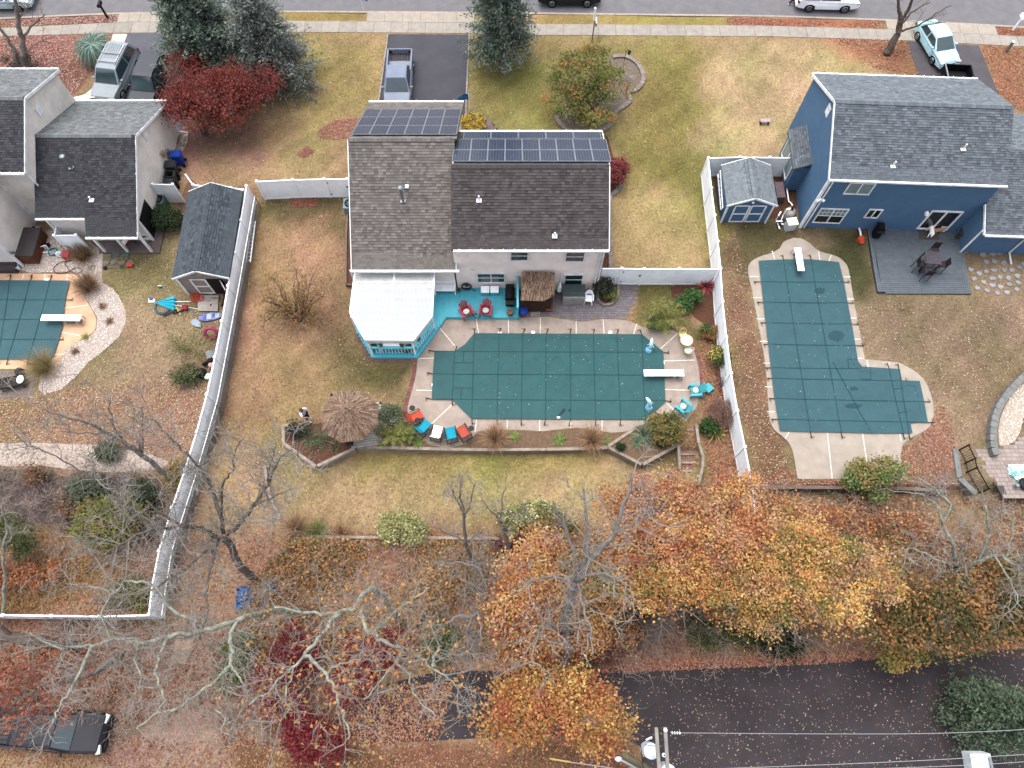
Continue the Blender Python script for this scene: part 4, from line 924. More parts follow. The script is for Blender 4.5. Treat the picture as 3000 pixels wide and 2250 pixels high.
# long wall under the pool bed; z measured from the pool level
bed("long_bed",[(1040,1312),(1170,1240),(1195,1235),(1222,1276),(1262,1304),(1310,1312),(1354,1304),(1386,1280),(1402,1264),(1540,1261),(1590,1264),(1690,1254),(1790,1268),(1835,1264),(1862,1252),(1780,1312)],.02,m_soil,.5)
def zwall(label,segs,zt,zb,mat=None,w=.17,course=.15,L=3.0,name="timber_wall"):
    t=thing(name,label,"garden wall",G(*segs[0][0],zt),world=True)
    for s in segs:
        for a_,b_ in zip(s[:-1],s[1:]):
            a,b=G(*a_,zt),G(*b_,zt);d=b-a;n=max(1,round(d.length/L));z=zt
            while z>zb+.02:
                for i in range(n):zz=Vector((0,0,z-zt-course/2));MB().bar(a+d*(i/n)+zz,a+d*((i+.993)/n)+zz,w*random.uniform(.95,1.04),course*.97).build("timber",mat or m_timber,t)
                z-=course
    return t
zwall("long straight timber retaining wall below the pool",[[(1043,1309),(1170,1312),(1290,1315),(1430,1317),(1600,1316),(1700,1314),(1782,1310)]],.06,-.62)
bed("palapa_bed",[(830,1246),(880,1248),(1000,1230),(1040,1300),(1042,1310),(928,1364),(832,1298)],.04,m_mulch,.75)
zwall("timber wall of the pointed bed with yuccas under the palapa",[[(829,1246),(873,1248)],[(829,1244),(830,1298),(925,1366)],[(930,1364),(1040,1312)]],.12,-.6)
bed("diamond_bed",[(1782,1308),(1862,1252),(1905,1236),(1975,1242),(1985,1300),(1882,1358)],.04,m_soil,.75)
zwall("timber wall of the diamond bed with yuccas by the steps",[[(1781,1307),(1860,1255)],[(1783,1310),(1880,1360)],[(1884,1360),(1987,1302)]],.12,-.6)
# steps down to the lower lawn
st=thing("garden_steps","brick and timber steps going down right of the diamond bed","steps",G(2040,1330),world=True)
m_step=mk("step_brick",(170,134,118),(140,106,92),s=6,r=.9,rnd=.12)
sx0,sx1=G(1993,1310).x,G(2050,1310).x;sy=[G(2020,y).y for y in (1236,1262,1284,1306,1329,1352,1375)]
for i in range(6):
    y0,y1=sy[i+1],sy[i];z=-.02-i*.1;xa,xb=sx0+.02*i,sx1+.04*i
    MB().box((xa+xb)/2,y0+.06,z-.3,xb-xa,.13,.66).build("riser_timber",m_timber,st)
    n=9
    for j in range(n):
        for q in range(2):MB().box(xa+(xb-xa)*(j+.5)/n,y0+.13+(y1-y0-.13)*(q+.5)/2,z-.02,(xb-xa)/n-.012,(y1-y0-.13)/2-.012,.06).build("brick",m_step,st)
    MB().box((xa+xb)/2,(y0+y1)/2,z-.3,xb-xa,y1-y0,.5).build("fill",m_soil,st)
for a,b in (((1988,1300),(1990,1374)),((2040,1245),(2046,1300)),((2046,1300),(2058,1340)),((2058,1340),(2057,1368)),((2057,1368),(2044,1424))):
    p,q=GT(*a,.25),GT(*b,.25);p.z=min(p.z,.1);q.z=min(q.z,.08);MB().bar(p,q,.16,.36).build("side_timber",m_timber,st)
timber_wall("timber edging left of the lower lawn, running diagonally",[(776,1366),(790,1450),(822,1520)],-.1,.14,name="timber_edging")
timber_wall("timber edging at the back of the lower lawn",[(880,1572),(1000,1574),(1250,1576),(1500,1578)],-.1,.14,name="timber_edging")
timber_wall("loose timber lying under the maple at the lawn corner",[(2020,1500),(1985,1552)],-.05,.16,name="timber_edging")
m_greyt=mk("grey_timber",(140,124,114),(108,94,86),s=4,r=.9,rnd=.1)
zwall("grey timber retaining wall behind the L-shaped pool",[[(2206,1428),(2330,1427),(2520,1428),(2680,1432),(2780,1440)]],.04,-.85,m_greyt,.2)
# planter box left of the middle house and its edging blocks on the right side
zwall("narrow timber planter along the left wall of the middle house",[[(1018,620),(1014,690),(1013,830)],[(1013,832),(1036,834)]],.3,0,m_greyt,.1);bed("planter_soil",[(1019,620),(1036,620),(1036,832),(1015,832)],.18,m_mulch)
def block_edge(label,px,name="block_edging",L=.32,w=.22,h=.16,mat=None,k=6):
    pts=along([G(*p,.1) for p in cr(px,k)],L);t=thing(name,label,"edging",(pts[0].x,pts[0].y,0),world=True)
    for a,b in zip(pts[:-1],pts[1:]):
        a,b=Vector((a.x,a.y,h/2)),Vector((b.x,b.y,h/2));MB().bar(a,a+(b-a)*.95,w,h).build("block",mat or m_block,t)
    return t
block_edge("concrete block edging down the right wall of the middle house",[(1790,800),(1789,740),(1785,640),(1787,580),(1800,565),(1818,548),(1822,532),(1808,525)],w=.28)
bed("side_bed",[(1765,790),(1787,790),(1783,640),(1785,580),(1805,560),(1800,470),(1780,400),(1770,400)],.02,m_mulch)
isl=cr([(1795,166),(1830,164),(1862,180),(1882,210),(1883,240),(1865,262),(1838,272),(1848,292),(1835,306),(1800,330),(1798,350),(1778,375),(1745,388),(1700,392),(1660,380),(1634,352),(1632,330)],5)
bed("island_bed",isl+[(1700,250),(1760,190)],.03,mk("bed_pine_bark",(150,136,122),(108,96,86),s=8,r=.95,bump=.03,bs=30))
block_edge("curving grey block edging round the bed with the autumn tree",[(1795,166),(1830,164),(1862,180),(1882,210),(1883,240),(1865,262),(1838,272),(1848,292),(1835,306),(1803,328),(1800,350),(1778,375),(1745,388),(1700,392),(1660,380),(1634,352),(1632,330)],k=5,w=.3)
block_edge("stone edging round the planting by the paver path",[(1752,852),(1751,872),(1756,884),(1770,893),(1788,891),(1804,880),(1811,862),(1811,836)],w=.18,L=.26)
bed("path_bed",[(1746,836),(1752,872),(1770,891),(1790,889),(1808,872),(1811,834)],.05,m_mulch)
block_edge("stone ring round the palm bed by the pool",[(1902,962),(1901,940),(1908,926),(1924,920)],w=.16,L=.22);bed("palm_bed",[(1902,962),(1904,938),(1925,922),(1960,940),(1974,965),(1935,968)],.03,m_mulch)
bed("corner_bed",[(1965,834),(2106,834),(2110,900),(2122,960),(2140,1060),(2096,1060),(2080,960),(2035,930),(2000,880),(1968,870)],.02,m_mulch)
bed("fence_strip",[(2098,1060),(2142,1060),(2156,1200),(2130,1215),(2095,1120)],.01,m_mulch)
bed("shed_mulch",[(2085,478),(2335,478),(2338,560),(2330,660),(2280,640),(2118,648),(2100,600)],.01,m_mulch)
bed("bare_strip",[(556,520),(600,560),(600,600),(560,640),(520,600)],.008,mk("bare_earth",(150,118,98),(120,92,76),s=4,r=.95,bump=.01));
# front walk of pavers near the yellow flowers
pavers("front_walk",cr([(1362,330),(1400,336),(1432,350),(1455,372),(1462,390)],3)+[(1400,395),(1362,395)],.02,mk("mauve_paver",(150,132,128),(124,106,104),s=4,r=.9,rnd=.14),m_paverb,.22,.2)
# ---------------------------------------------------------------- grey deck of the blue house
gd_px=[(2541,668),(2560,668),(2810,668),(2820,720),(2846,861),(2572,857),(2556,780)]
gw=wpoly(gd_px,.12);EXC.append(gw);m_gdeck=mk("grey_composite",(112,120,128),(98,106,114),s=3,r=.6,rnd=.06);m_gdk2=mk("dark_deck_joist",(58,62,66),(48,50,54),s=4,r=.8)
gd=thing("deck","grey composite board deck behind the blue house","deck",(gw[0][0],gw[0][1],0),world=True);MB().prism(gw,0,.085).build("deck_frame",m_gdk2,gd)
sxm=G(2698,780,.12).x;y=min(p[1] for p in gw)+.09
ymin,ymax=min(p[1] for p in gw),max(p[1] for p in gw)
while y<ymax:
    xs_=clipspan(gw,y,1)
    if len(xs_)>=2:
        mid=sxm+(y-ymin)*-.06
        if y<ymin+.16:MB().box((xs_[0]+xs_[-1])/2,y,.105,xs_[-1]-xs_[0],.135,.03).build("board",m_gdeck,gd)
        else:
            for a,b in ((xs_[0]+.3,mid-.3),(mid+.3,xs_[-1]-.3)):MB().box((a+b)/2,y,.105,b-a,.135,.03).build("board",m_gdeck,gd)
    y+=.15
for k,(o0,o1) in enumerate(((0.07,0.07),(.22,.22))):
    xa=[clipspan(gw,ymin+.17,1),clipspan(gw,ymax-.05,1)]
    for sgn,i in ((1,0),(-1,-1)):MB().bar((xa[0][i]+sgn*o0,ymin+.17,.105),(xa[1][i]+sgn*o0,ymax-.06,.105),.135,.03).build("border_board",m_gdeck,gd)
for o in (-.22,-.07,.08,.23):MB().bar((sxm+o,ymin+.17,.105),(sxm+o-.06*(ymax-ymin),ymax-.06,.105),.135,.03).build("border_board",m_gdeck,gd)
# flat stones in the grass right of the grey deck
m_flag=mk("pale_flagstone",(180,180,184),(150,150,158),s=3,r=.85,rnd=.1);k=0
for (x,y) in ((2830,737),(2880,746),(2907,744),(2928,742),(2888,768),(2912,767),(2939,771),(2985,784),(2842,790),(2868,802),(2888,796),(2912,793),(2941,793),(2963,792),(2853,817),(2882,827),(2907,817),(2930,813),(2954,814),(2980,809),(2862,845),(2891,852),(2907,837),(2932,841),(2956,834),(2981,828),(2978,848),(2922,860),(2950,857),(3000,774)):
    c=G(x,y);n=9;a0=random.uniform(0,6);pts=[(c.x+math.cos(a0+2*math.pi*i/n)*random.uniform(.11,.24),c.y+math.sin(a0+2*math.pi*i/n)*random.uniform(.11,.24)) for i in range(n)]
    MB().prism([(p[0]-c.x,p[1]-c.y) for p in pts],-.03,.05).build("stepping_stone",m_flag,at=c,label="pale flat stone set in the grass right of the grey deck",cat="stone",group="flat stones right of the grey deck")
for i,(x,y,m_,w,h) in enumerate(((339,748,'g',.5,.3),(367,747,'g',.5,.3),(311,770,'s',.4,.35),(335,768,'s',.45,.4),(358,770,'s',.42,.38),(382,768,'s',.4,.36),(322,750,'s',.5,.25),(270,786,'s',.5,.45))):
    c=G(x,y);mm=mk("green_slate",(112,136,132),(92,114,112),s=4,r=.8) if m_=='g' else mk("grey_slate",(150,142,138),(124,116,112),s=4,r=.85,rnd=.1)
    n=4 if m_=='g' else 7;pts=[(math.cos(.78+2*math.pi*j/n)*w*(.7 if n==4 else random.uniform(.4,.6)),math.sin(.78+2*math.pi*j/n)*h*(.7 if n==4 else random.uniform(.4,.6))) for j in range(n)]
    MB().prism(pts,-.03,.045).build("stepping_stone",mm,at=c,label=("green rectangular paving slab below the porch" if m_=='g' else "irregular grey stepping stone below the porch" if i!=7 else "lone round grey stone in the white pebbles"),cat="stone",**({} if i==7 else dict(group="green slabs by the porch" if m_=='g' else "grey stones by the porch")))
# ---------------------------------------------------------------- curved wall, steps and patio at the far right
cw_px=cr([(3080,1030),(3000,1100),(2950,1150),(2915,1205),(2902,1260),(2903,1310),(2912,1338)],5)
gravel("gravel","cream pebbles inside the curved grey wall at the right edge",cr([(3080,1075),(3000,1120),(2962,1160),(2935,1210),(2925,1260),(2928,1305)],3)+[(2945,1307),(2975,1290),(2990,1260),(3000,1215),(3080,1180)],90,[(232,208,176),(214,188,154),(240,222,196)],.075)
block_edge("curved grey block wall at the right edge of the picture",cw_px,name="curved_wall",L=.42,w=.38,h=.42,mat=mk("grey_wall_block",(150,150,148),(122,122,120),s=3,r=.9,rnd=.08))
pavers("right_patio",[(2975,1300),(3000,1265),(3200,1200),(3200,1460),(2940,1460),(2925,1430),(2845,1320),(2850,1312),(2905,1312)],.016,mk("blush_paver",(186,170,162),(156,140,136),s=3,r=.9,rnd=.15),m_paverb,.3,.24)
rl=thing("metal_railing","black metal railing beside the paver steps at the right","railing",G(2800,1310),world=True)
m_iron=mk("black_iron",(44,42,42),(32,30,30),s=5,r=.5)
RP=[(2808,1318),(2838,1365),(2840,1372),(2848,1395),(2850,1400),(2882,1452)];top=[G(x,y-6,1.0) for x,y in RP];
tops=[G(2838,1304,1.0),G(2857,1343,1.0),G(2862,1370,1.0),G(2898,1432,1.0)];bots=[Vector((p.x,p.y,.15)) for p in tops]
MB().tube(tops,.035,6).build("handrail",m_iron,rl);MB().tube(bots,.025,5).build("bottom_rail",m_iron,rl)
for p in tops:MB().box(p.x,p.y,.55,.07,.07,1.1).build("post",m_iron,rl)
for p in along(tops,.13)[1:]:MB().tube([(p.x,p.y,.15),(p.x,p.y,1.0)],.011,4).build("baluster",m_iron,rl)
zwall("low grey block wall under the black railing",[[(2800,1315),(2812,1400),(2860,1445)]],.1,-.3,mk("grey_wall_block",(150,150,148)),.3)
kp=thing("pool_float","aqua and white patterned pool float lying at the right edge","pool float",G(2980,1390),world=True)
m_swirl=mk("aqua_swirl_print",(120,190,190),(226,238,236),s=2.6,r=.4,contrast=(.46,.54));q=[(v.x,v.y) for v in Gs([(2950,1362),(3060,1362),(3060,1425),(2990,1425),(2975,1405),(2955,1390)],.05)]
MB().prism(q,.02,.14).build("mat",m_swirl,kp);c=G(2990,1420,.1);MB().ball((c.x+.2,c.y,.2),(.35,.4,.12)).build("black_cushion",m_black,kp);c=G(2987,1422,.3);MB().ball((c.x-.1,c.y,.25),.14).build("silver_ball",m_metal,kp)
# ================================================================ furniture and garden objects
DZ=.255
def face(dx,dy): return math.atan2(dy,dx)+math.pi/2  # rz so that local -y looks along (dx,dy) in plan
m_red=mk("red_plastic",(188,60,74),(168,50,64),s=3,r=.5);m_aqua=mk("aqua_plastic",(92,200,212),(80,186,200),s=3,r=.5);m_yel=mk("yellow_metal",(236,220,160),(224,206,140),s=3,r=.5)
m_wplas=mk("white_plastic",(236,238,240),(222,224,228),s=3,r=.45);m_cush=mk("patterned_cushion",(202,208,204),(120,180,186),s=9,r=.9,contrast=(.5,.62));m_blk=mk("black_frame",(48,46,46),(36,34,34),s=4,r=.5)
m_terra=mk("terracotta",(176,106,82),(150,88,68),s=4,r=.85);m_bluep=mk("royal_blue_plastic",(40,84,190),(32,70,170),s=3,r=.45)
m_thatch=mk("thatch",(150,128,116),c2=(.8,.78,.76),s=5,r=.95,attr=True);m_bamboo=mk("dark_bamboo",(98,72,58),(74,54,44),s=8,r=.8,stretch=(6,6,1));m_wood=mk("weathered_deck_wood",(204,196,186),(170,162,152),s=3,r=.9,rnd=.12)
def adirondack(label,px,py,z,rz,mat,cushion=None,group=None):
    t=thing("adirondack_chair",label,"chair",G(px,py,z),rz,group)
    for i in range(5):MB().box(0,-.22+i*.1,.34-i*.022,.52,.085,.025).build("seat_slat",mat,t)
    for i in range(5):
        a=(i-2)*.09;h=.78-abs(i-2)*.07;MB().bar((a*.9,.2,.26),(a*1.35,.2+h*.42,.26+h*.9),.088,.022,up=(0,1,0)).build("back_slat",mat,t)
    for s in (-1,1):
        MB().box(s*.33,-.06,.55,.13,.68,.028).build("armrest",mat,t);MB().box(s*.32,-.3,.27,.06,.09,.54).build("leg",mat,t);MB().bar((s*.3,-.25,.3),(s*.3,.5,.04),.05,.12).build("leg",mat,t)
    if cushion:
        c=thing("cushion",cushion,"cushion",G(px,py,z),rz);m=MB();m.ball((0,-.02,.44),(.22,.2,.07),12,6);m.build("pillow",m_cush,c,smooth=True)
    return t
adirondack("red chair with patterned cushion left of the wire table",1367,922,DZ,R(28),m_red,"patterned cushion on the left red chair","red deck chairs")
adirondack("red chair with patterned cushion right of the wire table",1424,918,DZ,R(-10),m_red,"patterned cushion on the right red chair","red deck chairs")
def wire_table(label,px,py,z):
    t=thing("side_table",label,"table",G(px,py,z));m=MB().torus((0,0,.5),.24,.012,18,5)
    for i in range(4):a=i*math.pi/4;m.bar((-.24*math.cos(a),-.24*math.sin(a),.5),(.24*math.cos(a),.24*math.sin(a),.5),.01,.01)
    m.build("top_ring",m_blk,t)
    for i in range(3):a=i*2.1;MB().tube([(.2*math.cos(a),.2*math.sin(a),.5),(.12*math.cos(a),.12*math.sin(a),.25),(.25*math.cos(a),.25*math.sin(a),0)],.012,5).build("leg",m_blk,t)
wire_table("black wire side table between the red chairs",1397,932,.02)
def bench(label,px,py,z,rz,L,mat,name="bench"):
    t=thing(name,label,"bench",G(px,py,z),rz)
    for i in range(4):MB().box(0,-.2+i*.12,.44,L,.11,.03).build("seat_slat",mat,t)
    for i in range(3):MB().box(0,.26,.55+i*.13,L,.03,.11).build("back_slat",mat,t)
    for sx in (-1,1):
        MB().box(sx*(L/2-.04),-.24,.3,.07,.07,.6).build("leg",mat,t);MB().box(sx*(L/2-.04),.24,.44,.07,.07,.88).build("leg",mat,t);MB().box(sx*(L/2-.04),0,.62,.08,.56,.035).build("armrest",mat,t)
bench("white slatted bench against the taupe wall",1306,853,DZ,0,1.3,m_wplas)
bench("white bench inside the gazebo behind the railing",1153,1020,DZ,math.pi,1.5,m_wplas)
def hosecoil(label,px,py,z,mat,r=.3,wallmount=True,n=4,nm="hose"):
    t=thing(nm,label,"hose",G(px,py,z));m=MB()
    Q=Matrix.Rotation(R(90) if wallmount else 0,3,'X')
    for i in range(n):m.torus((random.uniform(-.03,.03),-.05-.04*i if wallmount else random.uniform(-.03,.03),(r+.15 if wallmount else .03+.03*i)),r*random.uniform(.85,1.05),.022,22,5,Q)
    m.tube([(r,-.1,.2),(r*1.5,-.2,.05),(r*2.0,-.1,.02)],.02,5);m.build("coil",mat,t)
    if wallmount:MB().box(0,.03,r+.15,.2,.1,.3).build("reel",m_black,t)
m_hose=mk("dark_hose",(70,74,76),(56,60,62),s=4,r=.6)
hosecoil("dark garden hose coiled on the taupe wall above the deck",1368,846,DZ,m_hose)
def pot(label,px,py,z,r,h,mat,soil=m_mulch,name="plant_pot",leaves=None,nleaf=120,cat="pot",lw=.1):
    t=thing(name,label,cat,G(px,py,z));MB().lathe(0,0,[(r*.72,0),(r*.95,h*.9),(r*1.05,h*.9),(r*1.05,h),(r*.9,h),(r*.88,h*.85)],18).build("pot",mat,t,smooth=False);MB().lathe(0,0,[(r*.88,h*.8),(r*.86,h*.9)],16).build("soil",soil,t)
    if leaves:
        P=rng.normal(0,1,(nleaf,3))*[r*.7,r*.7,.1]+[0,0,h+.12];leafmesh("foliage",P,lw,pal(leaves,nleaf),m_leaf,t)
m_leaf=mk("leaf",(0,0,0),r=.7,attr=True,trans=.35,spec=.15)
pot("small grey pot beside the white bench",1345,854,DZ,.13,.2,m_metal)
GRN=[(84,110,52),(66,92,44),(108,130,64)]
for lab,x,y in (("hanging planter at the left end of the gazebo rail",1117,1012),("hanging planter at the right end of the gazebo rail",1178,1013),("hanging planter on the right rail of the gazebo",1226,995),("hanging planter on the left rail of the gazebo",1068,992)):
    q=G(x,y,1.5);pot(lab,x,y,1.14,.13,.2,m_blk,leaves=[(120,110,70),(150,130,80)],nleaf=40,lw=.07)
for lab,x,y in (("dark pot plant inside the gazebo's left corner",1098,1021),("pot plant inside the gazebo's right corner",1205,1022),("second dark pot behind the gazebo railing",1193,1030)):pot(lab,x,y,DZ,.18,.3,m_blk,leaves=GRN,nleaf=150)
def deckbox(label,px,py,z,w,d,h,body_m,lid_m,rz=0,name="storage_box",group=None,split=False):
    t=thing(name,label,"storage box",G(px,py,z),rz,group);MB().box(0,0,h*.44,w,d,h*.88).build("body",body_m,t)
    if split:
        MB().box(0,d*.25,h*.96,w*1.05,d*.62,.06,rx=.22).build("lid",lid_m,t);m=MB().box(-w*.25,-d*.51,h*.42,w*.46,.04,h*.74);m.build("door",body_m,t);MB().box(w*.25,-d*.51,h*.42,w*.46,.04,h*.74).build("door",body_m,t);MB().box(0,-d*.32,h*.9,w*1.02,d*.4,.05,rx=.5).build("lid_front",lid_m,t)
    else:MB().box(0,0,h*.94,w*1.04,d*1.04,h*.12).build("lid",lid_m,t)
    return t
deckbox("turquoise cube with white top, left of the pair by the wall",1422,858,DZ,.5,.45,.45,m_teal2,m_wplas,name="deck_stool",group="white-topped turquoise cubes")
deckbox("turquoise cube with white top, right of the pair by the wall",1449,858,DZ,.5,.45,.45,m_teal2,m_wplas,name="deck_stool",group="white-topped turquoise cubes")
deckbox("storage box with dark green lid under the lower window",1678,876,.02,1.35,.8,1.0,mk("grey_beige_resin",(190,186,180),(172,168,162),s=3,r=.6),mk("dark_green_lid",(72,88,92),(60,76,80),s=3,r=.55),split=True)
def grill(label,px,py,z,rz,L=1.3,W=.5):
    t=thing("grill",label,"grill",G(px,py,z),rz);MB().box(0,0,.42,L*.6,W*.85,.75).build("cabinet",m_black,t);m=MB();n=9
    pr=[(W/2*math.cos(a),.28*math.sin(a)) for a in np.linspace(0,math.pi,n)]
    vs=[(-L*.3,p[0],.82+p[1]) for p in pr]+[(L*.3,p[0],.82+p[1]) for p in pr];m.add(vs,[[i,i+1,n+i+1,n+i] for i in range(n-1)]+[list(range(n)),[n+i for i in range(n)][::-1],[0,n,2*n-1,n-1]]);m.build("lid",m_black,t)
    for s in (-1,1):MB().box(s*L*.42,0,.82,L*.22,W*.9,.05).build("side_shelf",m_blk,t)
    MB().tube([(-L*.22,-W*.55,.95),(L*.22,-W*.55,.95)],.02,6).build("handle",m_metal,t)
    for i in range(4):MB().lathe(-L*.18+i*.15,0,[(.025,0),(.025,.03)],8).build("knob",m_metal,t) if False else MB().box(-L*.18+i*.15,-W*.46,.72,.05,.05,.05).build("knob",m_metal,t)
    for sx in (-1,1):MB().tube([(sx*L*.27,-W*.3,.06),(sx*L*.27,W*.3,.06)],.06,8).build("wheel",m_rubber,t)
grill("black barbecue grill by the turquoise screen",1494,882,DZ,R(90),1.35,.6)
t=thing("plant_pot","orange pot holding a dark coiled ring by the grill","pot",G(1494,922,DZ));MB().lathe(0,0,[(.14,0),(.2,.34),(.22,.36)],16).build("pot",m_terra,t);MB().torus((0,0,.38),.15,.05,18,8).build("ring",m_black,t);MB().torus((0,0,.42),.15,.012,18,5).build("rim",m_yel,t)
sc=thing("privacy_screen","narrow turquoise screen wall right of the grill","screen",G(1516,900,DZ),world=True);xw=G(1516,930,.25).x;ya,yb=G(1516,932,.25).y,22.75
MB().box(xw,(ya+yb)/2,.95,.06,yb-ya,1.4).build("board_wall",m_teal2,sc);MB().box(xw,(ya+yb)/2,1.67,.12,yb-ya,.05).build("cap_rail",m_teal2,sc)
for y in (ya,(ya+yb)/2,yb):MB().box(xw,y,.95,.11,.11,1.5).build("post",m_teal2,sc)
t=thing("plant_pot","terracotta pot topped with a blue lid by the screen","pot",G(1532,922,.02));MB().lathe(0,0,[(.17,0),(.25,.38),(.27,.42)],18).build("pot",m_terra,t);MB().lathe(0,0,[(.28,.4),(.3,.5),(.26,.58),(.1,.6)],18).build("lid",m_bluep,t)
def thatch_strips(m,cols,a0,a1,b0,b1,n,rows,jit=.05,lift=.03,ln=.5):
    """strands hanging from edge a0-a1 (upper) to b0-b1 (lower)"""
    for r in range(rows):
        for i in range(n):
            u=random.random();t0=r/rows+random.uniform(-.05,.05);t1=min(1.06,t0+ln*random.uniform(.8,1.2));t0=max(t0,0)
            A=a0.lerp(a1,u);B=b0.lerp(b1,u+random.uniform(-.02,.02));p=A.lerp(B,t0);q=A.lerp(B,t1);sd=(a1-a0) if (a1-a0).length>.05 else (b1-b0);sd=sd.normalized()*random.uniform(.012,.03)
            z=Vector((0,0,lift+random.uniform(-.02,.03)+.02*(rows-r)/rows));z2=Vector((0,0,random.uniform(-.01,.05)))
            m.v+=[tuple(p-sd+z),tuple(p+sd+z),tuple(q+sd*.6+z2),tuple(q-sd*.6+z2)];k=len(m.v);m.f.append([k-4,k-3,k-2,k-1]);c=random.choice(cols);f=random.uniform(.7,1.25);cols4=[c[0]*f,c[1]*f,c[2]*f,1];m.c+=[cols4]*4
THC=[alb(c) for c in ((172,146,124),(146,120,102),(126,102,86),(186,160,138),(112,90,78))]
def thatch(parent,faces,n=160,rows=6):
    m=MB();m.c=[]
    for (a0,a1,b0,b1) in faces:thatch_strips(m,THC,a0,a1,b0,b1,n,rows)
    m.build("thatch",m_thatch,parent,kind='stuff')
tk=thing("tiki_bar","thatched tiki bar with dark bamboo front on the paver patio","tiki bar",G(1570,900,.02),world=True)
za,zb=2.35,1.9;a0,a1,b0,b1=G(1530,797,za),G(1624,799,za),G(1527,876,zb),G(1592,878,zb);b2=G(1624,862,zb)
core=MB();core.add([a0,a1,b2,b1,b0]+[p-Vector((0,0,.1)) for p in (a0,a1,b2,b1,b0)],[[0,1,2,3,4],[9,8,7,6,5],[0,5,6,1],[1,6,7,2],[2,7,8,3],[3,8,9,4],[4,9,5,0]]);core.build("roof",mk("thatch_core",(128,108,98),(104,86,78),s=6,r=.95),tk)
thatch(tk,[(a0,a1,b0,b1),(a0.lerp(a1,.6),a1,b1,b2)],230,6)
bx0,bx1=G(1534,905,.6).x,G(1614,905,.6).x;byf=G(1570,911,.1).y
for i in range(22):MB().tube([(bx0+(bx1-bx0)*i/21,byf,.03),(bx0+(bx1-bx0)*i/21,byf,1.02)],.04,6).build("bamboo_pole",m_bamboo,tk)
for i in range(10):MB().tube([(bx1,byf+.03+i*.075,.03),(bx1,byf+.03+i*.075,1.02)],.038,6).build("bamboo_pole",m_bamboo,tk)
MB().box((bx0+bx1)/2,byf+.2,1.04,bx1-bx0+.2,.45,.05).build("counter",m_bamboo,tk)
for x in (bx0,bx1):
    for y in (byf+.05,byf+1.0):MB().tube([(x,y,0),(x,y,2.0)],.05,7).build("post",m_bamboo,tk)
m=MB().lathe(0,0,[(.2,0),(.3,.32),(.32,.38),(.28,.36)],16);m.build("plant_tub",m_terra,at=G(1606,906,.02),label="brown round tub in front of the tiki bar's right corner",cat="tub")
MB().box(0,0,.01,.6,.32,.02).build("doormat",mk("grey_mat",(196,190,184),(150,144,140),s=7,r=.95),at=G(1568,920,.022),label="pale grey doormat in front of the tiki bar",cat="mat")
t=thing("parasol","folded white parasol with pale blue pole beside the tiki bar","parasol",G(1637,862,.02));MB().tube([(0,0,0),(-.05,.02,2.4)],.022,6).build("pole",mk("pale_blue_metal",(150,186,206),(132,170,192),s=3,r=.4),t);MB().lathe(0,0,[(.05,.35),(.17,.5),(.12,.9),(.03,1.4)],7).build("folded_canopy",m_wplas,t)
def plastic_chair(label,px,py,rz,mat=m_wplas,z=.02):
    t=thing("plastic_chair",label,"chair",G(px,py,z),rz);MB().box(0,0,.43,.46,.46,.04,tp=.95).build("seat",mat,t);m=MB()
    for i in range(9):
        a0,a1=math.pi*(i/9),math.pi*((i+1)/9);p0,p1=(.25*math.cos(a0),.1+.22*math.sin(a0)),(.25*math.cos(a1),.1+.22*math.sin(a1));h0,h1=.62+.22*math.sin(a0),.62+.22*math.sin(a1)
        m.add([(p0[0],p0[1],.45),(p1[0],p1[1],.45),(p1[0]*1.08,p1[1]*1.1+.03,h1),(p0[0]*1.08,p0[1]*1.1+.03,h0)],[[0,1,2,3]])
    m.build("backrest",mat,t)
    for s in (-1,1):
        MB().box(s*.27,-.05,.62,.06,.4,.03).build("armrest",mat,t)
        for y in (-.22,.22):MB().bar((s*.2,y*.85,.43),(s*.25,y,0),.05,.05).build("leg",mat,t)
plastic_chair("white plastic armchair right of the green-lidded box",1723,884,R(-8))
# loungers round the pool end
def sling_chair(label,px,py,rz,mat,tray=None):
    t=thing("sling_chair",label,"patio chair",G(px,py,.03),rz);m=MB()
    prof=[(-.42,.46),(-.2,.4),(.1,.36),(.2,.38)]
    for (y0,z0),(y1,z1) in zip(prof[:-1],prof[1:]):m.add([(-.27,y0,z0),(.27,y0,z0),(.27,y1,z1),(-.27,y1,z1)],[[0,1,2,3]])
    m.build("seat_sling",mat,t);MB().add([(-.27,.21,.39),(.27,.21,.39),(.27,.46,.92),(-.27,.46,.92)],[[0,1,2,3]]).build("back_sling",mat,t)
    for s in (-1,1):
        MB().tube([(s*.29,-.44,.46),(s*.29,.2,.37),(s*.29,.48,.95)],.017,6).build("side_frame",m_blk,t);MB().tube([(s*.32,-.4,.58),(s*.32,.25,.6)],.022,6).build("armrest",m_blk,t);MB().tube([(s*.31,-.3,.46),(s*.31,-.42,.02),(s*.31,.4,.02),(s*.31,.3,.42)],.017,6).build("leg_frame",m_blk,t)
    MB().tube([(-.29,.48,.95),(.29,.48,.95)],.017,6).build("top_bar",m_blk,t);MB().tube([(-.31,.4,.02),(.31,.4,.02)],.017,6).build("base_bar",m_blk,t)
    if tray:MB().lathe(tray[0],tray[1],[(.02,.56),(.16,.57),(.17,.6),(.15,.59)],14).build("side_tray",m_blk,t)
m_or=mk("orange_sling",(222,92,66),(206,80,56),s=4,r=.7);m_tq=mk("turquoise_sling",(26,176,204),(20,160,190),s=4,r=.7);m_ws=mk("white_sling",(238,236,234),(226,224,222),s=4,r=.7);m_or2=mk("faded_orange_sling",(204,96,78),(188,86,68),s=4,r=.7)
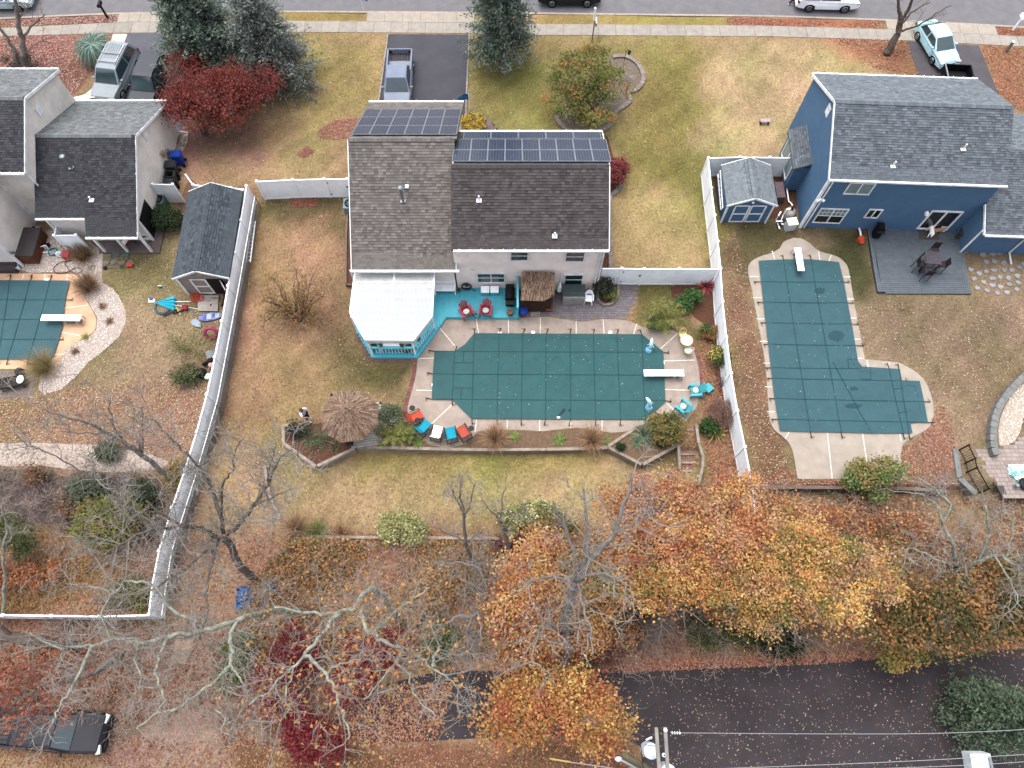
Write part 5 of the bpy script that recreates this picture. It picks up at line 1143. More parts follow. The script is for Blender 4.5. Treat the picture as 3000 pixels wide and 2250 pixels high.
for lab,x,y,mt,tr in (("orange sling chair at the left end of the row by the pool",1219,1228,m_or,(.5,-.05)),("turquoise sling chair between the orange and the white one",1243,1258,m_tq,(.48,-.05)),("white sling chair in the middle of the pool row",1281,1275,m_ws,(.46,.1)),("turquoise sling chair right of the white one",1323,1279,m_tq,(.46,.1)),("faded orange sling chair at the right end of the row by the pool",1360,1273,m_or2,(-.46,.1))):
    c,q=G(x,y),G(1305,1190);d=(q-c);sling_chair(lab,x,y,face(d.x,d.y),mt,tr)
# palapa
pal_=thing("palapa","round thatched palapa beside the pointed bed","palapa",G(1020,1230),world=True)
ap=G(1013,1198,3.25);rim=[G(x,y,2.15) for x,y in ((972,1152),(1022,1146),(1058,1150),(1104,1188),(1102,1240),(1062,1284),(1000,1292),(948,1262),(950,1200))]
m=MB();m.add([ap]+rim+[p-Vector((0,0,.12)) for p in rim],[[0,1+i,1+(i+1)%9] for i in range(9)]+[[1+i,10+i,10+(i+1)%9,1+(i+1)%9] for i in range(9)]+[list(range(10,19))[::-1]]);m.build("roof",mk("thatch_core",(128,108,98)),pal_)
apx= lambda p:ap+(p-ap)*.03
thatch(pal_,[(apx(rim[i]),apx(rim[(i+1)%9]),rim[i],rim[(i+1)%9]) for i in range(9)],170,7)
pc=G(1026,1248);
for i in range(4):a=.8+i*math.pi/2;MB().tube([(pc.x+math.cos(a)*.9,pc.y+.4+math.sin(a)*.9,0),(pc.x+math.cos(a)*.9,pc.y+.4+math.sin(a)*.9,2.4)],.07,8).build("post",m_bamboo,pal_)
MB().box(pc.x,pc.y+.4,.95,1.5,.5,.06).build("counter",m_bamboo,pal_);MB().box(pc.x,pc.y+.4,.5,1.4,.3,.9).build("bar_front",m_bamboo,pal_)
wd=thing("wood_deck","small weathered plank deck behind the palapa","deck",G(1110,1240),world=True)
for i in range(17):
    y=1186+i*7.4;xl=1030;xr=1100+33*math.sin(math.pi*(i+1)/19)**.6-(i>12)*4;a,b=G(xl,y+6,.1),G(xr,y-6+i*.1,.1);MB().bar(a,b,.125,.05).build("plank",m_wood,wd)
MB().box(pc.x+.6,pc.y+.3,.03,2.2,2.4,.05).build("joist_frame",m_gdk2,wd)
t=thing("stool","small dark stool under the palapa edge","stool",G(1028,1306,-.0));MB().box(0,.1,.42,.4,.4,.05,rz=.3).build("seat",m_blk,t)
for a,b in ((-.15,-.05),(.15,-.05),(-.15,.25),(.15,.25)):MB().box(a,b,.2,.04,.04,.42).build("leg",m_blk,t)
block_edge("stone edging between the palapa deck and the fern bed",[(1128,1225),(1122,1260),(1112,1290),(1108,1308)],w=.22,L=.3)
# dolphins standing on the cover
def dolphin(label,px,py,rz):
    t=thing("dolphin_statue",label,"statue",G(px,py,.07),rz);mm=mk("pale_blue_enamel",(150,206,226),(196,226,236),s=5,r=.35)
    MB().lathe(0,0,[(.24,0),(.22,.08),(.12,.16),(.06,.2)],14).build("base",mk("blue_enamel",(96,182,222),(130,204,230),s=4,r=.35),t,smooth=True)
    m=MB();pts=[(0,-.02,.14),(.03,.02,.34),(.02,.1,.56),(-.04,.22,.72),(-.1,.36,.78),(-.14,.44,.76)];m.tube(pts,[.05,.09,.12,.11,.07,.03],10);m.build("body",mm,t,smooth=True)
    f=MB();f.add([(-.02,.1,.68),(.0,.0,.82),(-.04,.2,.8)],[[0,1,2]]);f.add([(.1,.1,.5),(.26,.06,.42),(.1,.18,.56)],[[0,1,2]]);f.add([(-.08,.1,.5),(-.24,.06,.42),(-.08,.18,.56)],[[0,1,2]]);f.add([(0,0,.16),(.16,-.1,.2),(.05,.05,.22),(-.12,-.12,.2)],[[0,1,2,3]]);f.build("fin",mm,t)
dolphin("pale blue dolphin statue at the upper right of the pool cover",1900,1026,R(-30));dolphin("pale blue dolphin statue at the lower right of the pool cover",1901,1196,R(20))
t=thing("pool_tool","black pool brush and handle left on the cover edge","pool tool",G(1636,1218,.09));MB().tube([(0,0,.03),(.35,.45,.05)],.02,6).build("handle",m_black,t);MB().tube([(.1,.0,.03),(.42,.38,.05)],.016,6).build("handle",m_black,t);MB().box(0,-.12,.03,.18,.1,.06).build("head",m_white,t);MB().tube([(.62,.25,.03),(.66,.4,.03),(.72,.28,.03)],.02,6).build("clip",m_black,t)
# yellow bistro set
t=thing("bistro_table","round glass bistro table with yellow rim","table",G(2004,1012,.012));MB().torus((0,0,.72),.36,.025,26,6).build("rim",m_yel,t);MB().lathe(0,0,[(.0,.715),(.35,.715),(.35,.725),(0,.725)],24).build("glass_top",mk("frosted_glass",(200,204,196),(184,190,184),s=3,r=.15,spec=.6),t)
for i in range(3):a=.5+i*2.09;MB().tube([(.25*math.cos(a),.25*math.sin(a),.7),(.1*math.cos(a),.1*math.sin(a),.35),(.3*math.cos(a),.3*math.sin(a),0)],.016,6).build("leg",m_yel,t)
def bistro_chair(label,px,py,rz,seat):
    t=thing("bistro_chair",label,"chair",G(px,py,.012),rz);MB().lathe(0,0,[(0,.43),(.2,.43),(.21,.46),(0,.47)],18).build("seat",seat,t);MB().torus((0,0,.45),.22,.018,20,6).build("seat_rim",m_yel,t);m=MB();n=9
    pts=[(.24*math.cos(a),.06+.2*math.sin(a),.55+.3*math.sin(a)) for a in np.linspace(0,math.pi,n)];m.tube([(.22,.02,.45)]+pts+[(-.22,.02,.45)],.016,6)
    for i in range(2,7):m.tube([(pts[i][0]*.7,.15,.46),pts[i]],.009,4)
    m.build("backrest",m_yel,t)
    for i in range(4):a=.78+i*math.pi/2;MB().tube([(.17*math.cos(a),.17*math.sin(a),.44),(.24*math.cos(a),.24*math.sin(a),0)],.014,5).build("leg",m_yel,t)
bistro_chair("yellow metal chair behind the bistro table",1996,990,R(20),m_yel);bistro_chair("yellow metal chair with aqua seat in front of the bistro table",2012,1036,R(235),mk("aqua_seat_pad",(170,206,200),(200,220,210),s=6,r=.8))
adirondack("turquoise chair with white cushion facing the diving board end",2034,1151,.012,face(-1,-.1),m_aqua,"white cushion on the upper turquoise chair");adirondack("turquoise chair with white cushion nearest the steps",1998,1199,.012,face(-.75,.65),m_aqua,"white cushion on the lower turquoise chair")
t=thing("ottoman","square turquoise footstool on the grass strip by the fence","footstool",G(2072,1142),R(40));m=MB();m.box(0,0,.3,.5,.5,.07,tp=.92);m.build("top",m_aqua,t)
for a,b in ((-.2,-.2),(.2,-.2),(-.2,.2),(.2,.2)):MB().box(a,b,.14,.05,.05,.28).build("leg",m_aqua,t)
# flags
def flag(label,px,py,h,z=0,rz=.3,s=1.0):
    t=thing("garden_flag",label,"flag",G(px,py,z));MB().tube([(0,0,0),(0,0,h)],.02,6).build("pole",m_white,t);m=MB();n=6
    for i in range(n):
        a,b=i/n,(i+1)/n;y0,y1=.12*math.sin(a*5),.12*math.sin(b*5);m.add([(-s*a,y0,h-.05-.15*a),(-s*b,y1,h-.05-.15*b),(-s*b,y1,h-.65+.1*b),(-s*a,y0,h-.65+.1*a)],[[0,1,2,3]])
    m.build("cloth",mk("blue_flag_cloth",(36,96,168),(70,150,190),s=3,r=.8),t)
flag("blue flag on a white pole beside the dark driveway",1376,322,1.5,s=.75);flag("blue flag on a white pole at the kerb by the street",1066,36,1.6,s=-.5)
# mailboxes and posts at the street
t=thing("mailbox","black mailbox on a dark post at the left kerb","mailbox",G(316,53));MB().box(0,0,.55,.12,.12,1.1).build("post",m_black,t);m=MB();n=8;pr=[(.13*math.cos(a),.13*math.sin(a)) for a in np.linspace(0,math.pi,n)]
m.add([(p[0],-.28,1.22+p[1]) for p in pr]+[(p[0],.28,1.22+p[1]) for p in pr],[[i,i+1,n+i+1,n+i] for i in range(n-1)]+[list(range(n)),[n+i for i in range(n)]]);m.box(0,0,1.17,.26,.56,.1);m.build("box",m_black,t)
t=thing("mailbox","white mailbox on a pale post at the far right kerb","mailbox",G(2966,90));MB().box(0,0,.55,.1,.1,1.1).build("post",m_white,t);m=MB();m.add([(p[0],-.26,1.22+p[1]) for p in pr]+[(p[0],.26,1.22+p[1]) for p in pr],[[i,i+1,n+i+1,n+i] for i in range(n-1)]+[list(range(n)),[n+i for i in range(n)]]);m.box(0,0,1.17,.26,.52,.1);m.build("box",m_white,t)
t=thing("marker_post","short pale utility post in the leaves at the far right","post",G(2946,152));MB().box(0,0,.45,.16,.16,.9).build("post",m_metal,t);MB().box(0,0,.93,.18,.18,.07,tp=.6).build("cap",m_white,t)
t=thing("mailbox","silver post and mailbox arm beside the sidewalk","mailbox",G(1734,123));MB().tube([(0,0,0),(.02,0,1.9)],.05,8).build("post",m_metal,t);MB().tube([(.02,0,1.9),(-.05,0,2.0),(-.05,0,2.9)],.07,8).build("arm",m_white,t);MB().box(.25,.9,1.0,.1,.5,.4,rx=.3).build("box",m_metal,t)
MB().box(0,0,.3,.85,.75,.6,tp=.95).build("utility_box",mk("olive_enamel",(132,134,118),(112,114,100),s=3,r=.6),at=G(850,146),rz=0) if False else None
t=thing("utility_box","olive green utility box at the edge of the big conifer","utility box",G(848,146));MB().box(0,0,.3,.85,.8,.6).build("cabinet",mk("olive_enamel",(132,134,118),(112,114,100),s=3,r=.6),t);MB().box(0,0,.63,.92,.86,.07,tp=.95).build("lid",mk("pale_olive_enamel",(164,164,146),(146,146,130),s=3,r=.6),t)
t=thing("lawn_ornament","small pale bench ornament on the lawn near the blue house","ornament",G(2238,362));MB().box(0,0,.3,.7,.3,.05).build("seat",mk("pinkish_wood",(200,180,186),(180,160,166),s=4,r=.8),t)
for s in (-1,1):MB().box(s*.28,0,.15,.06,.28,.3).build("leg",m_iron,t)
# ================================================================ left garden
def shed(label,fr,L,W,ze,zr,wall_m,roofc,rname,ov=.15,name="shed"):
    t=thing(name,label,"shed",fr.p(L/2,W/2,0),world=True)  # ridge along fr.U
    body(t,fr,ov,L-ov,ov,W-ov,[(ov,ze),(W/2,zr-.08),(W-ov,ze)],wall_m)
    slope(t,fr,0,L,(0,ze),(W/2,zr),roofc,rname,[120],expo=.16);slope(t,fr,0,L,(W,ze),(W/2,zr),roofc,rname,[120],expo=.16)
    ridge_caps(t,fr.p(0,W/2,zr+.04),fr.p(L,W/2,zr+.04),.16,roofc,rname)
    for a,b in ((0,W/2),(W,W/2)):
        rake(t,fr.p(-.02,a,ze-.06),fr.p(-.02,b,zr-.06),h=.14);rake(t,fr.p(L+.02,a,ze-.06),fr.p(L+.02,b,zr-.06),h=.14)
    for v in (ov,W-ov):q=fr.p(ov-.02,v,ze/2);MB().box(q.x,q.y,q.z,.1,.1,ze).build("corner_board",m_trim,t)
    return t
m_tan=mk("taupe_shed_boards",(176,160,150),(162,146,138),s=2,r=.75)
FS=Frame((-17.0,22.42),R(91.0));sh=shed("taupe shed with charcoal roof and an open door",FS,6.4,3.42,2.12,2.95,m_tan,((88,96,104),(62,70,78)),"shed_slate")
def panel_door(par,c,u,n,w,h,mat,trim,name="door"):
    u,n=Vector(u).normalized(),Vector(n).normalized();z=Vector((0,0,1));c=Vector(c);o=MB().bar(c-u*w/2,c+u*w/2,.04,h).build(name,mat,par);m=MB();q=c+n*.03
    for k in (-.5,0,.5):m.bar(q-u*w/2+z*(k*(h-.1)),q+u*w/2+z*(k*(h-.1)),.03,.1)
    for k in (-.5,.5):m.bar(q+u*(k*(w-.1))-z*h/2,q+u*(k*(w-.1))+z*h/2,.1,.032,up=n)
    m.build("door_trim",trim,o); return o
fx=FS.p(.13,2.05,1.0);panel_door(sh,fx,(1,0,0),(0,-1,0),1.0,1.7,m_tan,m_trim)
q=FS.p(.11,1.05,.95);MB().bar(q-Vector((.45,0,0)),q+Vector((.45,0,0)),.03,1.7).build("door_opening",mk("dark_interior",(46,36,32),(34,26,24),s=4,r=.9),sh)
q=FS.p(-.3,.5,.95);panel_door(sh,q,(.55,-.85,0),(.85,.55,0),1.0,1.7,mk("reddish_door_back",(150,116,104),(130,98,88),s=3,r=.8),m_trim)
q=FS.p(.1,1.7,2.35);MB().box(q.x,q.y,q.z,.4,.04,.2).build("gable_vent",mk("tan_vent",(200,178,140),(180,158,120),s=3,r=.7),sh)
# hot tub
t=thing("hot_tub","brown hot tub with dark grey cover at the left edge","hot tub",G(20,740),world=True)
c1,c2=G(-60,668,.85),G(98,752,.85);cx,cy=(c1.x+c2.x)/2,(c1.y+c2.y)/2;w,d=c2.x-c1.x,abs(c1.y-c2.y)
m_cab=mk("redwood_cabinet",(132,78,54),(110,62,42),s=3,r=.6);m_tubc=mk("tub_cover_vinyl",(86,78,80),(74,66,68),s=2,r=.6)
MB().box(cx,cy,.4,w*.94,d*.98,.8).build("cabinet",m_cab,t)
for i in range(14):MB().box(cx-w*.47+w*.94*(i+.5)/14,cy-d*.495,.4,w*.94/14-.02,.03,.74).build("cabinet_board",m_cab,t)
for s in (-1,1):MB().box(cx+s*w*.25,cy,.87,w*.495,d*1.02,.12,tp=.97).build("cover_half",m_tubc,t)
t=thing("step_box","dark grey plastic step box in front of the hot tub","step",G(10,785),world=True);a=G(-30,762,.4);b=G(43,790,.4);MB().box((a.x+b.x)/2,(a.y+b.y)/2,.2,b.x-a.x,abs(a.y-b.y)+.1,.4,tp=.96).build("body",m_tubc,t);MB().box((a.x+b.x)/2,(a.y+b.y)/2+.25,.44,b.x-a.x,.5,.08).build("tread",m_tubc,t)
def bucket(label,px,py,r,h,mat,z=0,name="bucket"):
    t=thing(name,label,"bucket",GT(px,py,z));MB().lathe(0,0,[(r*.8,0),(r,h),(r*1.06,h),(r*1.06,h+.02),(r*.92,h),(r*.75,.05)],16).build("pail",mat,t);MB().tube([(-r,0,h),(-r*.7,-r*.8,h*.7),(r*.7,-r*.8,h*.7),(r,0,h)],.008,4).build("handle",m_metal,t)
bucket("white bucket standing on the pool edge by the step box",54,788,.17,.36,m_wplas);bucket("white bucket beside the coiled teal hose",178,750,.16,.3,m_wplas);bucket("small red bucket by the hot tub corner",70,770,.15,.22,m_red)
# pool equipment
def filt(label,px,py,mat,r=.32,h=.75):
    t=thing("pool_filter",label,"pool filter",G(px,py));MB().lathe(0,0,[(r*.9,0),(r*.9,.12),(r,.16),(r,h*.75),(r*.75,h*.95),(r*.3,h*1.02)],18).build("tank",mat,t,smooth=True);MB().lathe(0,0,[(.1,h),(.1,h+.16),(.05,h+.2)],12).build("valve",m_black,t)
    MB().tube([(0,0,h+.1),(-.35,-.05,h+.1),(-.4,-.1,h*.5),(-.5,-.4,.2)],.035,8).build("pipe",m_white,t); return t
filt("grey pool filter tank behind the hot tub",123,690,mk("grey_tank",(198,196,194),(180,178,176),s=3,r=.4));t=thing("pool_pump","pool pump with white pipes on the pebbles","pool pump",G(138,722));MB().tube([(-.25,0,.2),(.25,0,.2)],.13,10).build("motor",m_black,t);MB().tube([(.0,-.2,.05),(.0,-.2,.35),(-.25,-.3,.35),(-.25,-.45,.05)],.04,8).build("pipe",m_white,t);MB().tube([(.2,-.25,.05),(.2,-.2,.4),(.05,-.2,.4)],.04,8).build("pipe",m_white,t);MB().tube([(-.1,-.5,.06),(.35,-.45,.06)],.045,8).build("pipe",m_white,t)
hosecoil("teal pool hose coiled on the white pebbles",158,740,0,mk("teal_hose",(70,158,176),(56,140,160),s=4,r=.5),.3, False,5,nm="pool_hose")
t=thing("pressure_washer","red pressure washer under the dry grass clump","pressure washer",G(204,755));MB().box(0,0,.3,.4,.5,.35).build("motor_housing",m_red,t);MB().tube([(-.2,.3,.1),(-.2,.35,.8),(.2,.35,.8),(.2,.3,.1)],.02,6).build("handle",m_black,t)
for s in (-1,1):MB().tube([(s*.22,0,.12),(s*.28,0,.12)],.12,10).build("wheel",m_rubber,t)
t=thing("hose","dark pressure hose looping over the pebbles","hose",G(190,785),world=True);m=MB();m.tube([G(x,y,.06) for x,y in cr([(205,765),(178,768),(158,785),(165,800),(195,798),(220,785),(240,790),(228,800),(205,792),(190,770),(215,762)],5)],.022,5);m.build("hose_line",m_hose,t)
t=thing("string_trimmer","string trimmer lying in the grass below the porch","trimmer",G(345,785),world=True);MB().tube([G(309,785,.08),G(375,781,.08)],.022,6).build("shaft",m_metal,t);c=G(308,785,.08);MB().lathe(c.x,c.y,[(.1,.02),(.13,.1),(.05,.16)],10).build("head",m_black,t);c=G(382,779,.1);MB().box(c.x,c.y,.14,.34,.22,.22).build("engine",m_or,t);c=G(358,782,.1);MB().torus((c.x,c.y,.12),.1,.018,12,5).build("handle",m_black,t)
# air conditioners
def aircon(label,px,py,mat,s=.8):
    t=thing("air_conditioner",label,"air conditioner",G(px,py),R(3));MB().box(0,0,.4,s,s,.8).build("cabinet",mat,t);MB().lathe(0,0,[(s*.42,.8),(s*.42,.83),(s*.38,.83),(s*.36,.78)],20).build("fan_ring",m_black,t);m=MB()
    for i in range(5):m.box(0,0,.81,s*.8,.012,.01,rz=i*math.pi/5)
    m.torus((0,0,.812),s*.25,.008,18,4);m.build("grille",m_metal,t);MB().lathe(0,0,[(s*.14,.8),(s*.12,.82)],12).build("hub",mk("grey_hub",(120,130,132),(100,110,112),s=4,r=.5),t)
m_acg=mk("grey_green_enamel",(120,138,140),(104,122,124),s=3,r=.5)
aircon("grey-green air conditioner by the screened bins",477,605,m_acg);aircon("pale blue air conditioner at the left wall of the middle house",1031,617,mk("pale_blue_enamel2",(140,166,176),(124,150,160),s=3,r=.5))
def bin_(label,px,py,mat,rz=0,lid=True,group=None):
    t=thing("wheelie_bin",label,"bin",G(px,py),rz,group);m=MB();m.box(0,0,.5,.5,.56,.96);
    b=MB();w0,d0,w1,d1=.42,.46,.56,.64;v=[(-w0/2,-d0/2,.06),(w0/2,-d0/2,.06),(w0/2,d0/2,.06),(-w0/2,d0/2,.06),(-w1/2,-d1/2,.98),(w1/2,-d1/2,.98),(w1/2,d1/2,.98),(-w1/2,d1/2,.98)]
    i=[(-w1/2+.05,-d1/2+.05,.98),(w1/2-.05,-d1/2+.05,.98),(w1/2-.05,d1/2-.05,.98),(-w1/2+.05,d1/2-.05,.98)]+[(-w0/2,-d0/2,.3),(w0/2,-d0/2,.3),(w0/2,d0/2,.3),(-w0/2,d0/2,.3)]
    b.add(v+i,[[3,2,1,0],[0,1,5,4],[1,2,6,5],[2,3,7,6],[3,0,4,7],[4,5,9,8],[5,6,10,9],[6,7,11,10],[7,4,8,11],[8,9,13,12],[9,10,14,13],[10,11,15,14],[11,8,12,15],[12,13,14,15]]);b.build("body",mat,t)
    if lid:l=MB();l.box(0,0,1.02,.6,.7,.07,tp=.9);l.box(0,.02,1.06,.4,.5,.04,tp=.85);l.build("lid",mat,t)
    MB().tube([(-.22,.38,.95),(.22,.38,.95)],.025,6).build("handle",mat,t)
    for s in (-1,1):MB().tube([(s*.24,.26,.12),(s*.3,.26,.12)],.12,10).build("wheel",m_rubber,t)
m_binb=mk("black_bin_plastic",(66,70,74),(52,56,60),s=3,r=.5)
rzb=R(-88);bin_("blue recycling bin against the beige gable wall",532,480,m_bluep,rzb);bin_("black lidded bin next to the blue one",516,510,m_binb,rzb);bin_("open black bin without a lid",513,537,m_binb,rzb, False);bin_("black lidded bin behind the short white fence",511,562,m_binb,rzb)
for i,(y,c) in enumerate(((420,m_metal),(432,m_white))):q=G(505,y,.9);
t=thing("gas_meter","gas meter and pipes on the beige gable wall","meter",(-23.1,32.9,0));MB().box(0,0,1.0,.16,.25,.35).build("meter_body",m_metal,t);MB().tube([(0,.1,.1),(0,.1,1.2),(0,-.3,1.2),(0,-.3,.6)],.03,6).build("pipe",m_metal,t);MB().box(.02,-.6,1.5,.12,.3,.4).build("panel_box",mk("tan_box",(196,160,140),(176,140,120),s=3,r=.6),t)
# porch things
t=thing("patio_chair","dark wicker chair on the porch by the glass door","chair",G(413,650,.12),R(90));m_wick=mk("dark_wicker",(58,44,42),(44,34,32),s=9,r=.8)
MB().box(0,0,.25,.7,.7,.3).build("seat",m_wick,t);MB().box(0,.32,.6,.7,.1,.5).build("backrest",m_wick,t);
for s in (-1,1):MB().box(s*.32,0,.45,.1,.7,.2).build("armrest",m_wick,t)
MB().ball((.1,.0,.46),(.2,.25,.08)).build("blanket",m_wplas,t,smooth=True)
deckbox("red box with a white lid on the porch floor",440,658,.12,.4,.45,.3,m_red,m_wplas,R(-25),name="cooler");deckbox("orange and white carton on the porch floor",369,712,.12,.32,.42,.2,m_or,m_wplas,R(-20),name="carton")
for lab,x,y,rz in (("dark folding chair on the porch near the right post",428,700,.4),("dark folding chair on the porch behind the middle post",405,708,1.4)):
    t=thing("folding_chair",lab,"chair",G(x,y,.12),rz);MB().box(0,0,.42,.42,.4,.03).build("seat",m_blk,t);MB().box(0,.2,.7,.42,.03,.35).build("backrest",m_blk,t)
    for a,b in ((-.2,-.18),(.2,-.18),(-.2,.2),(.2,.2)):MB().bar((a,b,.42),(a,-b,0),.025,.025).build("leg",m_blk,t)
# clutter by the shed
t=thing("parasol","folded aqua beach umbrella lying on the grass by the shed","umbrella",GT(485,893),world=True)
m_aq=mk("aqua_nylon",(64,206,232),(48,188,216),s=3,r=.6);A,B=GT(453,887,.12),GT(508,889,.15);m=MB();fan=[]
tip=A
for i in range(9):yy=868+i*5.2;p=GT(509+(3 if i%2 else -2)+(4-abs(i-4))*.6,yy,.08+(.16 if i%2 else .03));fan.append(p)
m.add([tip]+fan,[[0,i+1,i+2] for i in range(8)]);m.add([tip-Vector((0,0,.06))]+[Vector((p.x,p.y,.03)) for p in fan],[[0,i+2,i+1] for i in range(8)]);m.build("canopy",m_aq,t);MB().tube([GT(508,884,.12),GT(560,883,.08)],.02,6).build("pole",m_white,t);MB().tube([GT(508,893,.1),GT(595,908,.06)],.016,6).build("pole",m_white,t)
t=thing("pool_pole","long aluminium pool pole lying diagonally by the shed","pool pole",GT(530,880),world=True);MB().tube([GT(474,838,.1),GT(586,934,.08)],.02,6).build("pole",m_metal,t);MB().tube([GT(474,838,.1),GT(462,838,.15)],.06,8).build("brush_head",m_metal,t)
hosecoil("grey-blue pool hose heaped under the aqua umbrella",478,900,0,mk("blue_grey_hose",(96,126,146),(80,110,130),s=4,r=.5),.5, False,4,nm="pool_hose")
t=thing("vacuum_head","white and blue pool vacuum head on the grass","pool vacuum",GT(445,882));MB().box(0,0,.06,.42,.28,.08,tp=.8).build("base",m_wplas,t);MB().box(0,.06,.13,.2,.14,.08).build("weight",m_bluep,t)
t=thing("wood_platform","grey plank platform at the shed door","platform",GT(610,895),world=True)
for i in range(7):MB().bar(GT(580,868+i*6.6,.12),GT(641-i*.5,869+i*6.6,.12),.15,.05).build("plank",m_wood,t)
t=thing("rope_pile","orange rope heaped in front of the shed door","rope",GT(585,876));m=MB()
for i in range(9):m.torus((random.uniform(-.3,.3),random.uniform(-.15,.15),.08+i*.02),random.uniform(.12,.25),.028,12,5,Matrix.Rotation(random.uniform(-.5,.5),3,'X'))
m.build("coils",m_or,t)
t=thing("folding_cart","black metal cart frame leaning by the shed door","cart",GT(640,880));MB().tube([(-.3,-.5,.05),(-.3,.5,.05),(-.25,.55,.8),(.25,.55,.8),(.3,.5,.05),(.3,-.5,.05)],.022,6).build("frame",m_blk,t);MB().tube([(-.3,0,.3),(.3,0,.3)],.02,6).build("crossbar",m_blk,t)
for s in (-1,1):MB().tube([(s*.32,-.4,.1),(s*.38,-.4,.1)],.1,10).build("wheel",m_rubber,t)
t=thing("leaf_blower","red and black leaf blower lying by the planks","leaf blower",GT(545,905));MB().box(0,0,.14,.3,.32,.26).build("motor",m_red,t);MB().tube([(0,-.1,.12),(-.3,-.25,.1),(-.7,-.35,.06)],.05,8).build("nozzle",m_black,t);MB().torus((0,0,.28),.1,.02,12,5).build("handle",m_black,t)
MB().box(0,0,.04,.1,.75,.06,rz=R(38)).build("wood_offcut",mk("fresh_pine",(226,198,140),(206,176,118),s=4,r=.8),at=GT(522,910),label="pale pine offcut lying by the aqua umbrella",cat="timber");MB().box(0,0,.05,.9,.12,.08,rz=R(28)).build("dark_plank",mk("dark_plank",(74,64,58),(60,50,46),s=4,r=.9),at=GT(500,918),label="dark plank lying below the aqua umbrella",cat="timber")
def floatp(label,px,py,rz,L,W,m1,m2=None,ring=None):
    t=thing("pool_float",label,"pool float",GT(px,py),rz);m=MB();n=22;m.add([(math.cos(2*math.pi*i/n)*L/2,math.sin(2*math.pi*i/n)*W/2*(1-.25*math.cos(2*math.pi*i/n)),.06) for i in range(n)]+[(math.cos(2*math.pi*i/n)*L/2,math.sin(2*math.pi*i/n)*W/2*(1-.25*math.cos(2*math.pi*i/n)),.14) for i in range(n)],[list(range(n))[::-1],[n+i for i in range(n)]]+[[i,(i+1)%n,n+(i+1)%n,n+i] for i in range(n)]);m.build("board",m1,t)
    if m2:MB().box(-.1,0,.15,.3,W*.7,.02).build("printed_patch",m2,t);MB().box(.4,0,.15,.25,W*.6,.02).build("printed_patch",m2,t)
floatp("blue and purple patterned body board against the fence",620,930,R(8),1.5,.55,mk("blue_swirl",(66,86,168),(142,150,196),s=4,r=.4,contrast=(.45,.6)),mk("pale_patch",(196,204,210),(150,170,180),s=6,r=.5));floatp("small pale blue racket-shaped float in the weeds",578,950,R(-35),.75,.4,mk("pale_blue_clear",(150,170,190),(170,186,200),s=3,r=.3))
t=thing("swim_ring","pink ribbed swim ring leaning by the fence","swim ring",GT(625,985),R(10));m=MB().torus((0,0,.4),.34,.1,22,9,Matrix.Rotation(R(55),3,'X'));m.build("ring",mk("pink_vinyl",(196,74,122),(170,54,100),s=9,r=.5,contrast=(.4,.6)),t,smooth=True)
t=thing("junk_pile","black bags and pots piled against the fence","junk pile",GT(600,1095));MB().ball((-.1,-.1,.3),(.4,.35,.32),9,6).build("black_bag",m_black,t);MB().tube([(-.1,.5,.2),(.55,.75,.45)],.13,8).build("rolled_tarp",m_black,t);MB().lathe(.35,-.3,[(.16,0),(.22,.35),(.2,.36)],12).build("grey_pot",m_metal,t);MB().ball((.4,.45,.3),(.16,.2,.12)).build("pink_jug",mk("pale_pink_plastic",(222,176,170),(206,160,154),s=4,r=.5),t,smooth=True);MB().box(.3,1.2,.15,.6,.5,.3,rz=.4).build("grey_tub",mk("grey_tub",(150,150,152),(134,134,136),s=3,r=.6),t)
lt=thing("ladder","white aluminium ladder hung along the long left fence","ladder",GT(735,700),world=True)
for dx in (0,.28):MB().bar(GT(737+dx*40,648,.5),GT(722+dx*40,768,.5),.05,.08).build("stile",m_white,lt)
for i in range(11):y=652+i*11;MB().bar(GT(737-i*1.35,y,.5),GT(748-i*1.35,y,.5),.03,.03).build("rung",m_white,lt)
t=thing("sun_lounger","black lounger with white pillow in the lower left patio","lounger",GT(45,1126),R(14));MB().box(0,0,.36,1.5,.62,.06).build("sling",mk("dark_mesh",(66,56,56),(50,42,42),s=9,r=.8),t);m=MB()
for s in (-1,1):m.tube([(-.8,s*.34,.36),(.8,s*.34,.36)],.025,6)
m.build("frame",m_black,t);
for a in (-.6,.6):
    for s in (-1,1):MB().tube([(a,s*.34,.36),(a,s*.34,0)],.022,6).build("leg",m_black,t)
c=thing("cushion","white pillow on the black lounger","cushion",GT(45,1126),R(14));MB().ball((.55,0,.45),(.22,.28,.08),12,6).build("pillow",m_wplas,c,smooth=True)
pavers("corner_patio",[(-200,1082),(95,1083),(108,1120),(112,1150),(80,1166),(-200,1166)],.012,mk("taupe_paver",(150,136,128),(126,112,106),s=4,r=.9,rnd=.12),m_paverb,.25,.22)
MB().ball((0,0,.24),.26,14,9).build("exercise_ball",mk("dark_grey_ball",(64,66,70),(50,52,56),s=4,r=.5),at=GT(64,1094),smooth=True,label="dark grey ball on the patio by the lounger",cat="ball")
